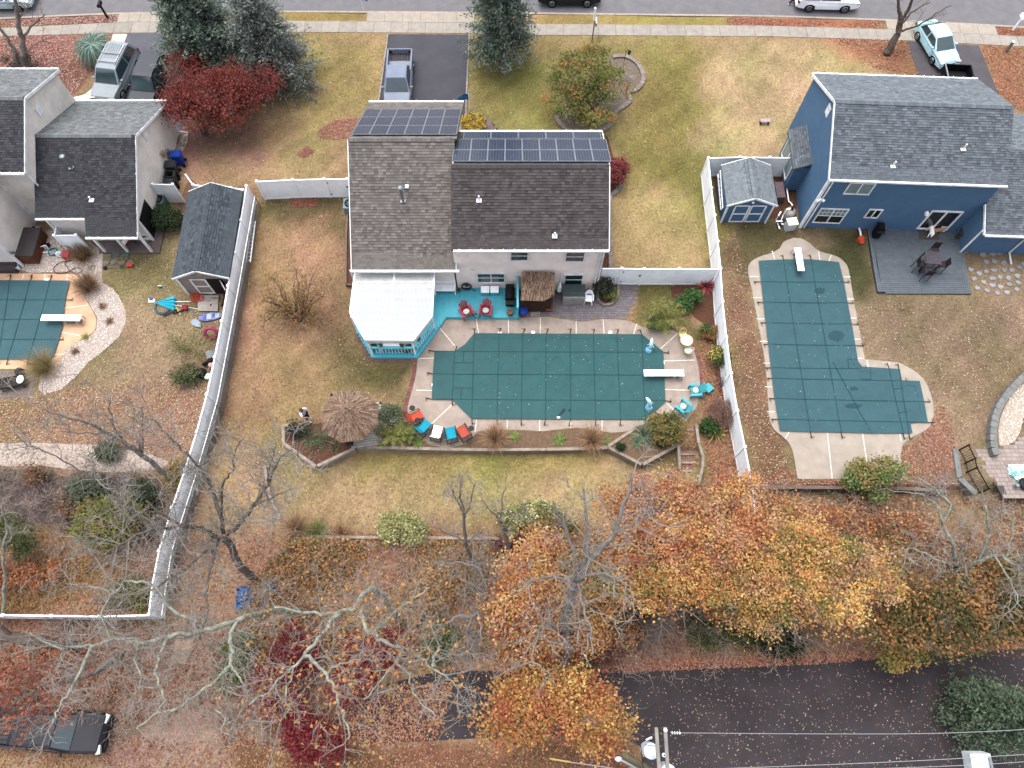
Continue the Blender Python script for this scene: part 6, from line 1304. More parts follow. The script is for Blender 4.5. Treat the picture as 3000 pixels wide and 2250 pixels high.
# ================================================================ right garden
FSB=Frame((16.78,27.78),R(90));sb=shed("navy blue shed with white door frames inside the fence corner",FSB,3.15,3.2,2.0,2.75,m_blue,((142,150,156),(112,120,126)),"shed_grey")
for s in (-1,1):q=FSB.p(.14,1.6+s*.52,.98);panel_door(sb,q,(1,0,0),(0,-1,0),1.0,1.75,m_blue,m_trim)
MB().lathe(*FSB.p(.1,1.6,0)[:2],[(.07,2.12),(.09,2.2),(.04,2.25)],10).build("lamp",m_white,sb)
t=thing("leaning_ladder","white ladder leaning on the left side of the blue shed","ladder",G(2112,560),world=True)
for p,q in (((2110,500,1.3),(2117,610,1.1)),((2103,510,.9),(2112,615,.7))):MB().bar(G(*p),G(*q),.06,.09).build("stile",m_white,t)
for i in range(9):f=i/8;a=G(2110+7*f,500+110*f,1.3-.2*f);b=G(2103+9*f,510+105*f,.9-.2*f);MB().bar(a,b,.03,.03).build("rung",m_white,t)
filt("beige pool filter tank with white pipes by the blue house",2304,640,mk("beige_tank",(200,192,184),(184,176,168),s=3,r=.4),.36,.95)
t=thing("pool_heater","pale square pool heater box below the filter tank","pool heater",G(2310,668),R(8));MB().box(0,0,.35,.6,.5,.7).build("cabinet",mk("pale_grey_box",(206,210,208),(190,194,192),s=3,r=.5),t);MB().box(0,0,.72,.66,.56,.06).build("lid",m_white,t);MB().tube([(-.35,.2,.2),(-.7,.3,.2),(-.7,-.1,.2)],.05,8).build("pipe",m_white,t)
t=thing("pool_pump","small pump and white valves left of the pool heater","pool pump",G(2280,660));MB().tube([(0,-.2,.18),(0,.25,.18)],.12,10).build("motor",m_black,t);MB().tube([(-.1,.4,.1),(-.1,.4,.5),(.1,.7,.5),(.1,.7,.1)],.045,8).build("pipe",m_white,t);MB().tube([(-.25,.1,.3),(.2,.1,.3)],.05,8).build("pipe",m_white,t)
t=thing("irrigation_pipe","white pipe running along the mulch beside the blue wall","pipe",G(2305,560),world=True);MB().tube([G(2299,512,.4),G(2311,590,.3),G(2318,596,.9),G(2322,602,.9)],.04,7).build("pipe",m_white,t)
t=thing("wood_bench_box","brown box on the right side of the blue shed","box",G(2283,590));MB().box(-.1,.45,.35,.5,1.2,.5).build("body",mk("mauve_brown_box",(124,108,112),(104,90,94),s=3,r=.7),t);MB().box(-.1,.45,.63,.56,1.26,.06).build("lid",mk("mauve_brown_box",(124,108,112)),t)
grill("small black kettle grill on the grey deck's corner",2563,690,.12,R(80),.8,.5)
hosecoil("black hose coiled on the blue wall",2512,666,0,m_black,.3, True,3)
t=thing("leaf_blower","orange leaf blower lying beside the grey deck","leaf blower",G(2518,700),R(30));MB().box(-.1,-.1,.16,.4,.3,.3).build("motor",m_or,t);MB().ball((-.15,-.3,.14),(.2,.16,.14)).build("tank",m_or,t,smooth=True);MB().tube([(.05,.05,.2),(.25,.35,.2),(.4,.6,.15)],.06,8).build("nozzle",m_white,t)
MB().box(0,0,.012,1.25,.85,.02,rz=R(-2)).build("doormat",mk("brown_mat",(104,94,92),(88,78,76),s=9,r=.95),at=G(2720,685,.125),label="brown mat in front of the blue house's glass door",cat="mat")
m_dkf=mk("dark_brown_wicker",(66,54,60),(50,42,46),s=8,r=.6)
t=thing("bar_table","tall square dark table on the grey deck","table",G(2708,781,.12),R(-6));MB().box(0,0,1.02,.95,.95,.05).build("top",mk("dark_table_top",(92,84,92),(78,72,80),s=4,r=.35),t);MB().box(0,0,.95,.85,.85,.08).build("apron",m_dkf,t)
for a in (-.4,.4):
    for b in (-.4,.4):MB().box(a,b,.47,.06,.06,.94).build("leg",m_dkf,t)
for k,(lab,x,y,rz) in enumerate((("tall dark bar chair behind the square table",2722,752,R(-6)),("tall dark bar chair left of the square table",2680,790,R(84)),("tall dark bar chair right of the square table",2742,793,R(-98)),("tall dark bar chair in front of the square table",2702,815,R(174)))):
    t=thing("bar_chair",lab,"chair",G(x,y,.12),rz,"bar chairs round the square table");MB().box(0,0,.74,.46,.46,.05).build("seat",m_dkf,t);MB().box(0,.22,1.0,.44,.04,.5,rx=-.12).build("backrest",m_dkf,t)
    for a in (-.2,.2):
        for b in (-.2,.2):MB().bar((a,b,.74),(a*1.15,b*1.15,0),.04,.04).build("leg",m_dkf,t)
    MB().box(0,-.22,.28,.42,.03,.03).build("footrest",m_dkf,t)
# ================================================================ back: tarp, board, utility pole, wires
tp=thing("tarp","crumpled blue tarp in the leaves left of the wood","tarp",GT(735,1745),world=True);m_tarp=mk("blue_tarp",(58,138,206),(30,92,160),s=3,r=.5,contrast=(.4,.6))
def crumple(px,n=14):
    m=MB();w=[GT(x,y,.05) for x,y in px];c=sum((v for v in w),Vector())/len(w);xs_=np.linspace(min(v.x for v in w),max(v.x for v in w),n);ys_=np.linspace(min(v.y for v in w),max(v.y for v in w),n);poly=[(v.x,v.y) for v in w];ids={}
    for i,x in enumerate(xs_):
        for j,y in enumerate(ys_):
            if inpoly(np.array([x]),np.array([y]),poly)[0]:ids[i,j]=len(m.v);m.v.append((x+random.uniform(-.05,.05),y+random.uniform(-.05,.05),float(H(x,y))+.05+random.uniform(0,.22)))
    for (i,j) in list(ids):
        if all(k in ids for k in ((i+1,j),(i,j+1),(i+1,j+1))):m.f.append([ids[i,j],ids[i+1,j],ids[i+1,j+1]]);m.f.append([ids[i,j],ids[i+1,j+1],ids[i,j+1]])
    return m
crumple([(690,1725),(725,1712),(752,1730),(748,1765),(725,1790),(692,1785)]).build("sheet",m_tarp,tp);crumple([(762,1718),(790,1700),(818,1712),(822,1740),(800,1752),(770,1742)]).build("sheet",m_tarp,tp);crumple([(755,1755),(785,1752),(790,1778),(760,1785)],8).build("sheet",m_tarp,tp)
MB().prism([(-.5,-.8),(.45,-.6),(.55,.7),(-.35,.95)],.03,.07).build("plywood_sheet",mk("weathered_plywood",(186,160,140),(166,140,122),s=3,r=.9),at=GT(532,1906),label="weathered plywood sheet lying in the leaves",cat="board")
MB().box(0,0,.35,9.5,.04,.7).build("green_fence",mk("dark_green_slats",(40,84,66),(32,70,54),s=5,r=.7),at=GT(1915,1772),label="low dark green fence under the orange maple",cat="fence")
up=thing("utility_pole","utility pole with double crossarm at the bottom edge","utility pole",G(1945,2330,-1.2),world=True);m_pole=mk("grey_pole_wood",(168,164,156),(136,132,126),s=3,r=.9,stretch=(1,1,.2))
PZ=11.2;pxy=G(1950,2300,PZ);MB().tube([(pxy.x+.05,pxy.y,-1.2),(pxy.x+.05,pxy.y,PZ+.5)],[.19,.13],12).build("pole",m_pole,up)
for a,b in (((1922,2131),(1944,2440)),((1948,2130),(1968,2440))):
    MB().bar(G(*a,PZ),G(*b,PZ),.115,.12).build("crossarm",m_pole,up)
m_por=mk("porcelain",(214,222,228),(196,206,212),s=3,r=.25)
def insul(p,d,n=4,L=.35):
    m=MB();d=Vector(d).normalized()
    for i in range(n):a=p+d*(L*i/n);m.tube([a,a+d*.03,a+d*.06],[.03,.06,.03],8)
    m.build("insulator",m_por,up)
insul(G(1967,2147,PZ),(1,-.02,0));q=G(1950,2139,PZ+.1);MB().lathe(q.x,q.y,[(.06,0),(.075,.08),(.05,.12),(.03,.13)],10,PZ+.02).build("insulator",m_por,up);q=G(1945,2212,PZ);MB().lathe(q.x,q.y,[(.06,-.1),(.075,0),(.05,.04)],10,PZ+.02).build("insulator",m_por,up);MB().lathe(q.x,q.y,[(.03,.03),(.03,.06)],8,PZ+.02).build("cap",m_black,up)
q=G(1907,2200,9.6);MB().lathe(q.x,q.y,[(.26,-.9),(.28,-.85),(.28,-.02),(.26,0),(.1,.04)],20,9.7).build("transformer",mk("transformer_grey",(206,214,218),(190,198,204),s=2,r=.4),up);q=G(1958,2262,9.6);MB().lathe(q.x,q.y,[(.26,-.9),(.28,-.85),(.28,-.02),(.26,0),(.1,.04)],20,9.7).build("transformer",MATS["transformer_grey"],up)
a=G(1893,2168,10.6);MB().tube([a,a+Vector((.2,.1,.12))],.035,8).build("fuse_cutout",m_por,up);MB().tube([a,a+Vector((-.15,-.1,-.4)),G(1884,2250,9.6)],.015,5).build("jumper_wire",m_black,up);MB().tube([G(1890,2182,10.6),G(1918,2186,PZ)],.012,5).build("jumper_wire",m_black,up)
t=thing("street_lamp_arm","grey conduit arm slanting under the pole","lamp arm",G(1830,2230,8.6),world=True);MB().tube([G(1812,2223,8.6),G(1850,2243,8.6),G(1900,2275,8.6)],[.05,.055,.055],8).build("arm",m_metal,t);MB().ball(G(1812,2224,8.6),(.14,.1,.06)).build("lamp_head",mk("transformer_grey",(206,214,218)),t,smooth=True)
t=thing("cable_bundle","thick olive cable sleeve hanging below the pole","cable",G(1850,2230,7.2),world=True);MB().tube([G(1822,2208,7.4),G(1850,2225,7.2),G(1885,2245,7.1),G(1930,2275,7.0)],[.1,.13,.13,.1],9).build("sleeve",mk("olive_sleeve",(120,112,88),(102,94,74),s=4,r=.8),t,smooth=True)
m_wire=mk("grey_wire",(176,178,182),(160,162,166),s=3,r=.5)
for lab,pts,r in (("uppermost pale power line crossing the back road",[(1984,2147,PZ),(2400,2150,PZ-.25),(2760,2148,PZ-.3),(3100,2132,PZ)],.011),("second power line across the back road",[(1990,2256,PZ),(2300,2245,PZ-.2),(2640,2231,PZ-.2),(2860,2219,PZ-.1),(3100,2204,PZ)],.011),("lowest power line at the bottom edge",[(2000,2264,PZ-.6),(2500,2254,PZ-.8),(2870,2240,PZ-.7),(3100,2224,PZ-.6)],.011),("yellow-sleeved guy wire left of the pole",[(1610,2223,9.5),(1670,2233,9.8),(1900,2265,10.6)],.014)):
    t=thing("power_line",lab,"power line",G(*pts[0]),world=True);MB().tube([G(*p) for p in cr(pts,5)],r,5).build("wire",m_wire,t)
    if "yellow" in lab:MB().tube([G(1612,2223,9.5),G(1668,2232,9.78)],.035,6).build("sleeve",mk("yellow_guard",(206,170,60),(186,150,50),s=4,r=.5),t)
t=thing("utility_cabinet","pale grey cabinet on the lines at the bottom right","cabinet",G(2880,2240,9.8),world=True);c=G(2876,2250,9.8);MB().box(c.x,c.y,9.6,.75,1.0,.5,rx=.1).build("housing",mk("transformer_grey",(206,214,218)),t);MB().box(c.x+.3,c.y+.1,9.9,.08,.5,.12).build("clamp",m_metal,t);MB().tube([(c.x,-4.9,-1.2),(c.x,-4.9,10.2)],.13,8).build("post",m_pole,t);MB().bar((c.x,c.y-.3,9.6),(c.x,-4.9,9.6),.1,.1).build("bracket",m_metal,t)
t=thing("road_boulder","dark rock half hidden under the right evergreen","rock",GT(2880,2140));MB().ball((0,0,.15),(.8,.35,.28),9,5).build("rock",mk("dark_rock",(92,84,84),(72,66,66),s=3,r=.9),t)
# ================================================================ vehicles
m_chrome=mk("chrome",(206,208,210),(190,192,194),s=2,r=.15,metal=.9);m_carglass=mk("car_glass",(62,84,90),(48,66,72),s=.6,r=.06,spec=.9);m_lamp=mk("headlamp_glass",(206,210,206),(180,186,184),s=5,r=.15,spec=.7);m_tail=mk("tail_lamp_red",(150,30,34),(120,22,26),s=5,r=.2)
def car(label,px,py,rz,paint,kind="suv",L=4.6,W=1.84,Ht=1.68,z=.02,cat="car",name="parked_car",hood=None,cladding=False,rack=False,roofm=None):
    """front looks along local -y"""
    t=thing(name,label,cat,G(px,py,z) if not hasattr(px,'x') else px,rz);hw=W/2;f,r=-L/2,L/2
    wb=L*.3;wr=.34 if kind!="sedan" else .31;wf,wrr=-wb+.02,wb-.05 if kind!="pickup" else wb+.05
    zb=.3;zs=Ht*(.58 if kind!="sedan" else .62);zh=zs*.97
    # side outline with wheel arches, in (y,z)
    def arch(c): return [(c+(wr+.07)*math.cos(a),wr+(wr+.07)*math.sin(a)) for a in np.linspace(math.pi+.2,-.2,9)] if False else [(c-(wr+.07)*math.cos(a),wr+(wr+.07)*math.sin(a)) for a in np.linspace(-.1,math.pi+.1,9)]
    out=[(f+.06,zb+.05)]+[(f,zb+.2),(f+.02,zh*.72),(f+.16,zh*.9),(f+.5,zh*.97)]
    cab0=f+L*(.27 if kind!="pickup" else .26)
    bed0=L*.12
    if kind=="pickup":out+=[(cab0,zh),(bed0,zs),(r,zs),(r,zb+.1)]
    else:out+=[(cab0,zh),(r-.3 if kind!="sedan" else r-.55,zs),(r-.05,zs*.94),(r,zs*.7),(r-.02,zb+.2),(r-.08,zb+.05)]
    low=[]
    for c in (wrr,wf):
        low+=[(c+(wr+.07),zb)]+[(c+(wr+.07)*math.cos(a),max(zb,wr+(wr+.07)*math.sin(a))) for a in np.linspace(.1,math.pi-.1,7)]+[(c-(wr+.07),zb)]
    out=out+low;n=len(out)
    def wid(y):k=abs(y)/(L/2); return 1-.13*k**3
    m=MB();xs_=(-1,-.97,-.86,.86,.97,1);drop=(.16,.05,0,0,.05,.16)
    for xi,dr in zip(xs_,drop):
        for (y,zz) in out:zz2=zz-dr*.5 if zz>zs*.6 else zz;m.v.append((xi*hw*wid(y),y*(1 if dr==0 else 1-dr*.08),zz2))
    for s in range(5):
        for i in range(n):j=(i+1)%n;m.f.append([s*n+i,s*n+j,(s+1)*n+j,(s+1)*n+i])
    m.f.append(list(range(n))[::-1]);m.f.append([5*n+i for i in range(n)])
    if kind=="pickup":  # drop the deck so that the bed is open
        m=MB();k=[i for i,p in enumerate(out)]
        o2=[p for p in out];o2=[(y,zz if not (y>bed0-.01 and zz>zs*.9) else zs*.62) for y,zz in out];o2.insert([i for i,p in enumerate(out) if p==(bed0,zs)][0],(bed0-.02,zs));n=len(o2)
        for xi,dr in zip(xs_,drop):
            for (y,zz) in o2:m.v.append((xi*hw*wid(y),y,zz-dr*.5 if zz>zs*.6 else zz))
        for s in range(5):
            for i in range(n):j=(i+1)%n;m.f.append([s*n+i,s*n+j,(s+1)*n+j,(s+1)*n+i])
        m.f.append(list(range(n))[::-1]);m.f.append([5*n+i for i in range(n)])
    b=m.build("body",paint,t)
    # cabin
    if kind=="suv":cp=[(cab0-.12,zh-.02),(cab0+.62,Ht-.06),(cab0+.95,Ht),(r-.75,Ht-.02),(r-.42,Ht-.1),(r-.1,zs-.03)]
    elif kind=="sedan":cp=[(cab0-.1,zh-.02),(cab0+.75,Ht-.05),(cab0+1.05,Ht),(r-1.35,Ht-.04),(r-1.05,Ht-.12),(r-.4,zs-.02)]
    else:cp=[(cab0-.1,zh-.02),(cab0+.55,Ht-.05),(cab0+.8,Ht),(bed0-.45,Ht),(bed0-.2,Ht-.06),(bed0-.05,zs-.02)]
    def cw(zz):u=(zz-zh)/(Ht-zh); return hw*(.93-.2*max(0,u))
    m=MB();nc=len(cp)
    for xi,dz in ((-1,-.03),(-.8,0),(.8,0),(1,-.03)):
        for (y,zz) in cp:m.v.append((xi*cw(zz),y,zz+(dz if zz>Ht-.2 else 0)))
    for s in range(3):
        for i in range(nc-1):m.f.append([s*nc+i,s*nc+i+1,(s+1)*nc+i+1,(s+1)*nc+i])
    m.f.append(list(range(nc)));m.f.append([3*nc+i for i in range(nc)][::-1]);m.build("cabin",roofm or paint,t)
    def glass(i,e=.1,nm="window"):
        (y0,z0),(y1,z1)=cp[i],cp[i+1];d=Vector((0,y1-y0,z1-z0)).normalized();nn=Vector((0,-d.z,d.y)) if d.y>0 else Vector((0,d.z,-d.y));nn=nn if nn.z>0 else -nn
        a,bb=Vector((0,y0,z0)).lerp(Vector((0,y1,z1)),.06),Vector((0,y0,z0)).lerp(Vector((0,y1,z1)),.95)
        MB().add([Vector((-cw(z0)*.9,0,0))+a+nn*.015,Vector((cw(z0)*.9,0,0))+a+nn*.015,Vector((cw(z1)*.9,0,0))+bb+nn*.02,Vector((-cw(z1)*.9,0,0))+bb+nn*.02],[[0,1,2,3]]).build(nm,m_carglass,t)
    glass(0,nm="windshield");glass(nc-2,nm="rear_window")
    ya,yb_,yc=cp[1][0],(cp[2][0]+cp[3][0])/2,cp[-2][0]
    for s in (-1,1):
        for k,(p,q) in enumerate(((cp[0][0]+.28,yb_-.04),(yb_+.04,cp[-1][0]-.2))):
            if kind=="pickup" and k==1: continue
            if kind=="pickup":q=cp[-2][0]
            zt=Ht-.13;zl=zh+.06;pt=max(p+(.5 if k==0 else 0),p);qt=q-(.35 if k==1 else 0)
            MB().add([(s*(cw(zl)+.012),p,zl),(s*(cw(zl)+.012),q,zl),(s*(cw(zt)+.012),qt,zt),(s*(cw(zt)+.012),pt,zt)],[[0,1,2,3]]).build("side_window",m_carglass,t)
        MB().box(s*(hw+.07),cp[0][0]+.38,zh+.08,.16,.12,.14).build("mirror",paint,t)
        h=MB();h.box(s*hw*.72,f+.1,zh*.78,hw*.42,.22,.14,rz=-s*.25);h.build("headlight",m_lamp,t);h=MB();h.box(s*hw*.78,r-.04,zs*.8,hw*.3,.1,.2);h.build("tail_light",m_tail,t)
        for c in (wf,wrr):
            w=MB();w.tube([(s*(hw-.22),c,wr),(s*(hw+.005),c,wr)],wr,18);wo=w.build("wheel",m_rubber,t);rm=MB();rm.tube([(s*(hw-.02),c,wr),(s*(hw+.012),c,wr)],wr*.66,14);
            rm.build("rim",mk("dark_wheel_well",(60,62,64),(48,50,52),s=4,r=.4),wo);sp=MB()
            for q in range(5):a=q*2*math.pi/5;sp.bar((s*(hw+.02),c,wr),(s*(hw+.02),c+wr*.62*math.cos(a),wr+wr*.62*math.sin(a)),.07,.02,up=(1,0,0))
            sp.torus((s*(hw+.012),c,wr),wr*.62,.02,16,5,Matrix.Rotation(R(90),3,'Y'));sp.build("spoke",m_chrome,wo)
    MB().box(0,f+.02,zh*.62,hw*.9,.08,.16).build("grille",m_black,t);MB().box(0,f-.01,zb+.18,W*.86,.14,.2).build("front_bumper",m_black if cladding else paint,t);MB().box(0,r+.01,zb+.2,W*.86,.12,.2).build("rear_bumper",m_black if cladding else paint,t)
    if rack:
        for s in (-1,1):MB().tube([(s*cw(Ht)*.86,cp[2][0],Ht+.06),(s*cw(Ht)*.86,cp[3][0],Ht+.04)],.025,6).build("roof_rail",m_chrome,t)
        for y in (cp[2][0]+.15,cp[2][0]+.95):MB().box(0,y,Ht+.09,cw(Ht)*1.9,.07,.04).build("roof_bar",m_metal,t)
        for i in range(6):MB().box(-.4+i*.16,(cp[2][0]+cp[3][0])/2+.3,Ht+.008,.06,1.4,.015).build("roof_rib",paint,t)
    if kind=="pickup":
        zf=zs*.62;m=MB()
        for s in (-1,1):MB().box(s*(hw*.9),(bed0+r)/2,(zf+zs)/2+.02,.1,r-bed0,zs-zf+.04).build("bed_wall",paint,t)
        MB().box(0,r-.04,(zf+zs)/2+.02,W*.9,.08,zs-zf+.04).build("tailgate",paint,t);MB().box(0,bed0+.03,(zf+zs)/2,W*.9,.06,zs-zf).build("bed_front",paint,t)
        MB().box(0,(bed0+r)/2,zf+.02,W*.8,r-bed0-.1,.03).build("bed_floor",mk("worn_bed_liner",(96,92,98),(66,62,68),s=5,r=.8),t)
        for i in range(7):MB().box(-.6+i*.2,(bed0+r)/2,zf+.045,.05,r-bed0-.2,.02).build("bed_rib",m_blk,t)
    return t
def paint(n,c,c2=None,r=.4,metal=.0): return mk("paint_"+n,c,c2 or [int(v*.93) for v in c],s=.8,r=r,metal=0,spec=.2,coat=.0)
car("silver and dark SUV with roof bars in the left driveway",352,240,R(-8.5)+math.pi*0,paint("silver",(168,178,186)),"suv",4.95,1.95,1.8,cladding=True,rack=True,name="parked_car")
car("black SUV half hidden under the red maple",452,262,R(-7),paint("black_car",(66,70,80)),"suv",4.7,1.9,1.75)
car("blue pickup with open black bed in the dark driveway",1172,258,R(0.5),paint("faded_blue",(126,138,164),(150,158,172),r=.5),"pickup",5.4,1.9,1.75,cat="pickup truck",name="pickup_truck",cladding=True)
car("pale aqua sedan in the right driveway",2733,146,R(12),paint("aqua_car",(186,224,232)),"sedan",4.25,1.72,1.45)
p=G(1667,22,-.12);car("black SUV parked on the street, cut by the top edge",Vector((p.x,p.y+.9,-.12)),0,R(90),paint("dark_green_black",(46,52,54)),"suv",4.6,1.9,1.7,cladding=True)
p=G(2418,36,-.12);car("white SUV parked on the street with a person behind it",Vector((p.x,p.y+.85,-.12)),0,R(88),paint("white_car",(236,240,246),r=.3,metal=0),"suv",4.6,1.88,1.68)
p=G(30,38,-.12);car("pale silver-blue car on the street at the top left corner",Vector((p.x-.6,p.y+1.0,-.12)),0,R(90),paint("ice_blue",(196,214,222)),"sedan",4.7,1.85,1.5)
p=G(170,2135,-1.2);car("black pickup with chrome bumper under the bare branches",Vector((p.x,p.y,-1.19)),0,R(86),paint("black_truck",(40,42,52)),"pickup",5.7,1.95,1.8,cat="pickup truck",name="pickup_truck")
t=thing("bumper","x","x") if False else None
tr=thing("trailer","open black trailer box behind the pale aqua sedan","trailer",G(2790,256),R(-4));tw,tl=1.8,2.2
MB().box(0,0,.45,tw,tl,.06).build("floor",mk("black_floor",(40,40,44),(30,30,34),s=5,r=.8),tr)
for s in (-1,1):MB().box(s*tw/2,0,.75,.06,tl,.6).build("side_wall",m_black,tr);MB().box(0,s*tl/2,.75,tw,.06,.6).build("end_wall",m_black,tr);MB().box(s*tw/2,0,1.06,.09,tl,.04).build("top_rail",m_metal if s<0 else m_black,tr);MB().tube([(s*tw*.52,0,.3),(s*tw*.6,0,.3)],.3,14).build("wheel",m_rubber,tr)
# ================================================================ people and dogs (one skinned mesh each)
m_skin=mk("skin",(214,168,146),(200,152,130),s=4,r=.6)
def skin_body(name,mat,parent,nodes,edges,rad,sub=2):
    me=bpy.data.meshes.new(name);me.from_pydata(nodes,edges,[]);me.materials.append(mat);o=bpy.data.objects.new(name,me);COL.objects.link(o);o.parent=parent
    md=o.modifiers.new("Skin",'SKIN');md.use_smooth_shade= True
    for i,v in enumerate(me.skin_vertices[0].data):v.radius=(rad[i],rad[i]) if not hasattr(rad[i],'__len__') else rad[i];v.use_root=(i==0)
    sd=o.modifiers.new("Sub",'SUBSURF');sd.levels=sub;sd.render_levels=sub; return o
def person(label,loc,rz,J,shirt,pants,hair,shoe,skin=m_skin,h=1.68,vest=None):
    """J: joint offsets overriding the standing pose (x right, -y forward)"""
    t=thing("person",label,"person",loc,rz);s=h/1.7
    P=dict(pel=(0,0,.95),ch=(0,.01,1.22),ne=(0,0,1.45),he=(0,-.02,1.53),to=(0,-.01,1.66),sl=(-.18,0,1.39),el=(-.26,.02,1.12),wl=(-.27,-.1,.9),sr=(.18,0,1.39),er=(.26,.02,1.12),wr=(.27,-.1,.9),hl=(-.1,0,.9),kl=(-.11,-.02,.5),al=(-.11,.02,.09),fl=(-.12,-.16,.05),hr=(.1,0,.9),kr=(.11,-.02,.5),ar=(.11,.02,.09),fr=(.12,-.16,.05));P.update(J)
    P={k:tuple(v[i]*s for i in range(3)) for k,v in P.items()};K=list(P);ix={k:i for i,k in enumerate(K)}
    E=[('pel','ch'),('ch','ne'),('ne','he'),('he','to'),('ne','sl'),('sl','el'),('el','wl'),('ne','sr'),('sr','er'),('er','wr'),('pel','hl'),('hl','kl'),('kl','al'),('al','fl'),('pel','hr'),('hr','kr'),('kr','ar'),('ar','fr')]
    Rd=dict(pel=(.15,.11),ch=(.16,.11),ne=.06,he=.085,to=.07,sl=.07,el=.05,wl=.035,sr=.07,er=.05,wr=.035,hl=.09,kl=.065,al=.045,fl=.035,hr=.09,kr=.065,ar=.045,fr=.035)
    skin_body("body",skin,t,[P[k] for k in K],[(ix[a],ix[b]) for a,b in E],[Rd[k] if not hasattr(Rd[k],'__len__') else Rd[k] for k in K])
    def garment(nm,mat,ks,es,grow):
        kk=list(ks);jx={k:i for i,k in enumerate(kk)};skin_body(nm,mat,t,[P[k] for k in kk],[(jx[a],jx[b]) for a,b in es],[tuple(g+grow for g in (Rd[k] if hasattr(Rd[k],'__len__') else (Rd[k],Rd[k]))) for k in kk])
    garment("shirt",shirt,('ch','pel','ne','sl','el','sr','er'),[('pel','ch'),('ch','ne'),('ne','sl'),('sl','el'),('ne','sr'),('sr','er')],.015)
    garment("trousers",pants,('pel','hl','kl','al','hr','kr','ar') if pants is not None and not getattr(pants,'short', False) else ('pel','hl','kl','hr','kr'),[e for e in (('pel','hl'),('hl','kl'),('kl','al'),('pel','hr'),('hr','kr'),('kr','ar'))],.016)
    hd=Vector(P['he']);tp=Vector(P['to']);m=MB();c=hd.lerp(tp,.55);m.ball((c.x,c.y+.025,c.z+.02),(.105,.115,.115),14,9);m.build("hair",hair,t,smooth=True)
    fc=c+Vector((0,-.09,-.03));f=MB();f.ball((fc.x,fc.y-.012,fc.z),(.014,.02,.022),6,4);f.build("nose",skin,t,smooth=True)
    for sx in (-1,1):MB().ball((fc.x+sx*.035,fc.y,fc.z+.035),.012,6,4).build("eye",m_black,t);MB().ball((c.x+sx*.1,c.y,c.z-.03),(.015,.03,.035),6,4).build("ear",skin,t)
    MB().box(fc.x,fc.y-.004,fc.z-.05,.05,.01,.012).build("mouth",m_red,t)
    for sd in ('l','r'):
        a,b=Vector(P['e'+sd]),Vector(P['w'+sd]);d=(b-a).normalized();pm=MB();pm.tube([b,b+d*.05,b+d*.09],[.034,.04,.036],7);pm.build("hand",skin,t,smooth=True);sx=-1 if sd=='l' else 1;u=d.cross(Vector((0,1,.2))).normalized()
        for i,ln in enumerate((.065,.075,.07,.055)):q=b+d*.085+u*(-.027+i*.018);MB().tube([q,q+d*ln*.6,q+d*ln+Vector((0,-.015,0))],.0085,5).build("finger",skin,t)
        q=b+d*.03+u*(-.03*sx);MB().tube([q,q+u*(-.03*sx)+d*.03,q+u*(-.035*sx)+d*.06],.0095,5).build("thumb",skin,t)
        a,b=Vector(P['a'+sd]),Vector(P['f'+sd]);sh_=MB();d=(b-a);sh_.tube([a+Vector((0,.03,-.05)),a.lerp(b,.5)+Vector((0,0,-.02)),b+Vector((0,-.03,-.01))],[.05,.052,.035],8);sh_.build("shoe",shoe,t,smooth=True)
    if vest:m=MB();c=Vector(P['ch']);m.ball((c.x,c.y-.0,c.z+.02),(.19,.145,.2),12,7);m.build("vest",vest,t,smooth=True)
    return t
cloth= lambda n,c:mk("cloth_"+n,c,[int(v*.9) for v in c],s=8,r=.9)
pp=GT(903,1228);person("person with brown hair in white top standing left of the palapa",pp,face(.9,-.35),dict(el=(-.3,-.12,1.16),wl=(-.2,-.32,1.1),er=(.3,-.1,1.14),wr=(.24,-.3,1.05),kl=(-.12,-.1,.5),al=(-.12,-.08,.09),fl=(-.12,-.26,.05)),cloth("white",(238,238,240)),cloth("black",(44,44,48)),mk("brown_hair",(120,78,56),(96,60,42),s=20,r=.7),cloth("white",(238,238,240)),vest=cloth("pale_blue",(170,192,222)),h=1.62)
shorts=cloth("dark_shorts",(52,46,50))
pq=G(2312,22,-.12);person("person in dark shorts leaning on the back of the white SUV",Vector((pq.x+.35,pq.y+.5,-.12)),face(1,.25),dict(pel=(0,-.05,.9),ch=(0,-.3,1.08),ne=(0,-.5,1.22),he=(0,-.58,1.28),to=(0,-.64,1.4),sl=(-.18,-.45,1.17),el=(-.2,-.7,1.08),wl=(-.2,-.92,1.1),sr=(.18,-.45,1.17),er=(.2,-.7,1.08),wr=(.2,-.92,1.1),hl=(-.1,0,.86),kl=(-.11,.12,.47),al=(-.11,.42,.1),fl=(-.11,.28,.05),hr=(.1,0,.86),kr=(.11,-.15,.48),ar=(.11,-.02,.09),fr=(.11,-.2,.05)),cloth("mauve_shirt",(150,110,124)),shorts,mk("dark_hair",(50,40,36),(38,30,28),s=20,r=.7),cloth("white",(238,238,240)))
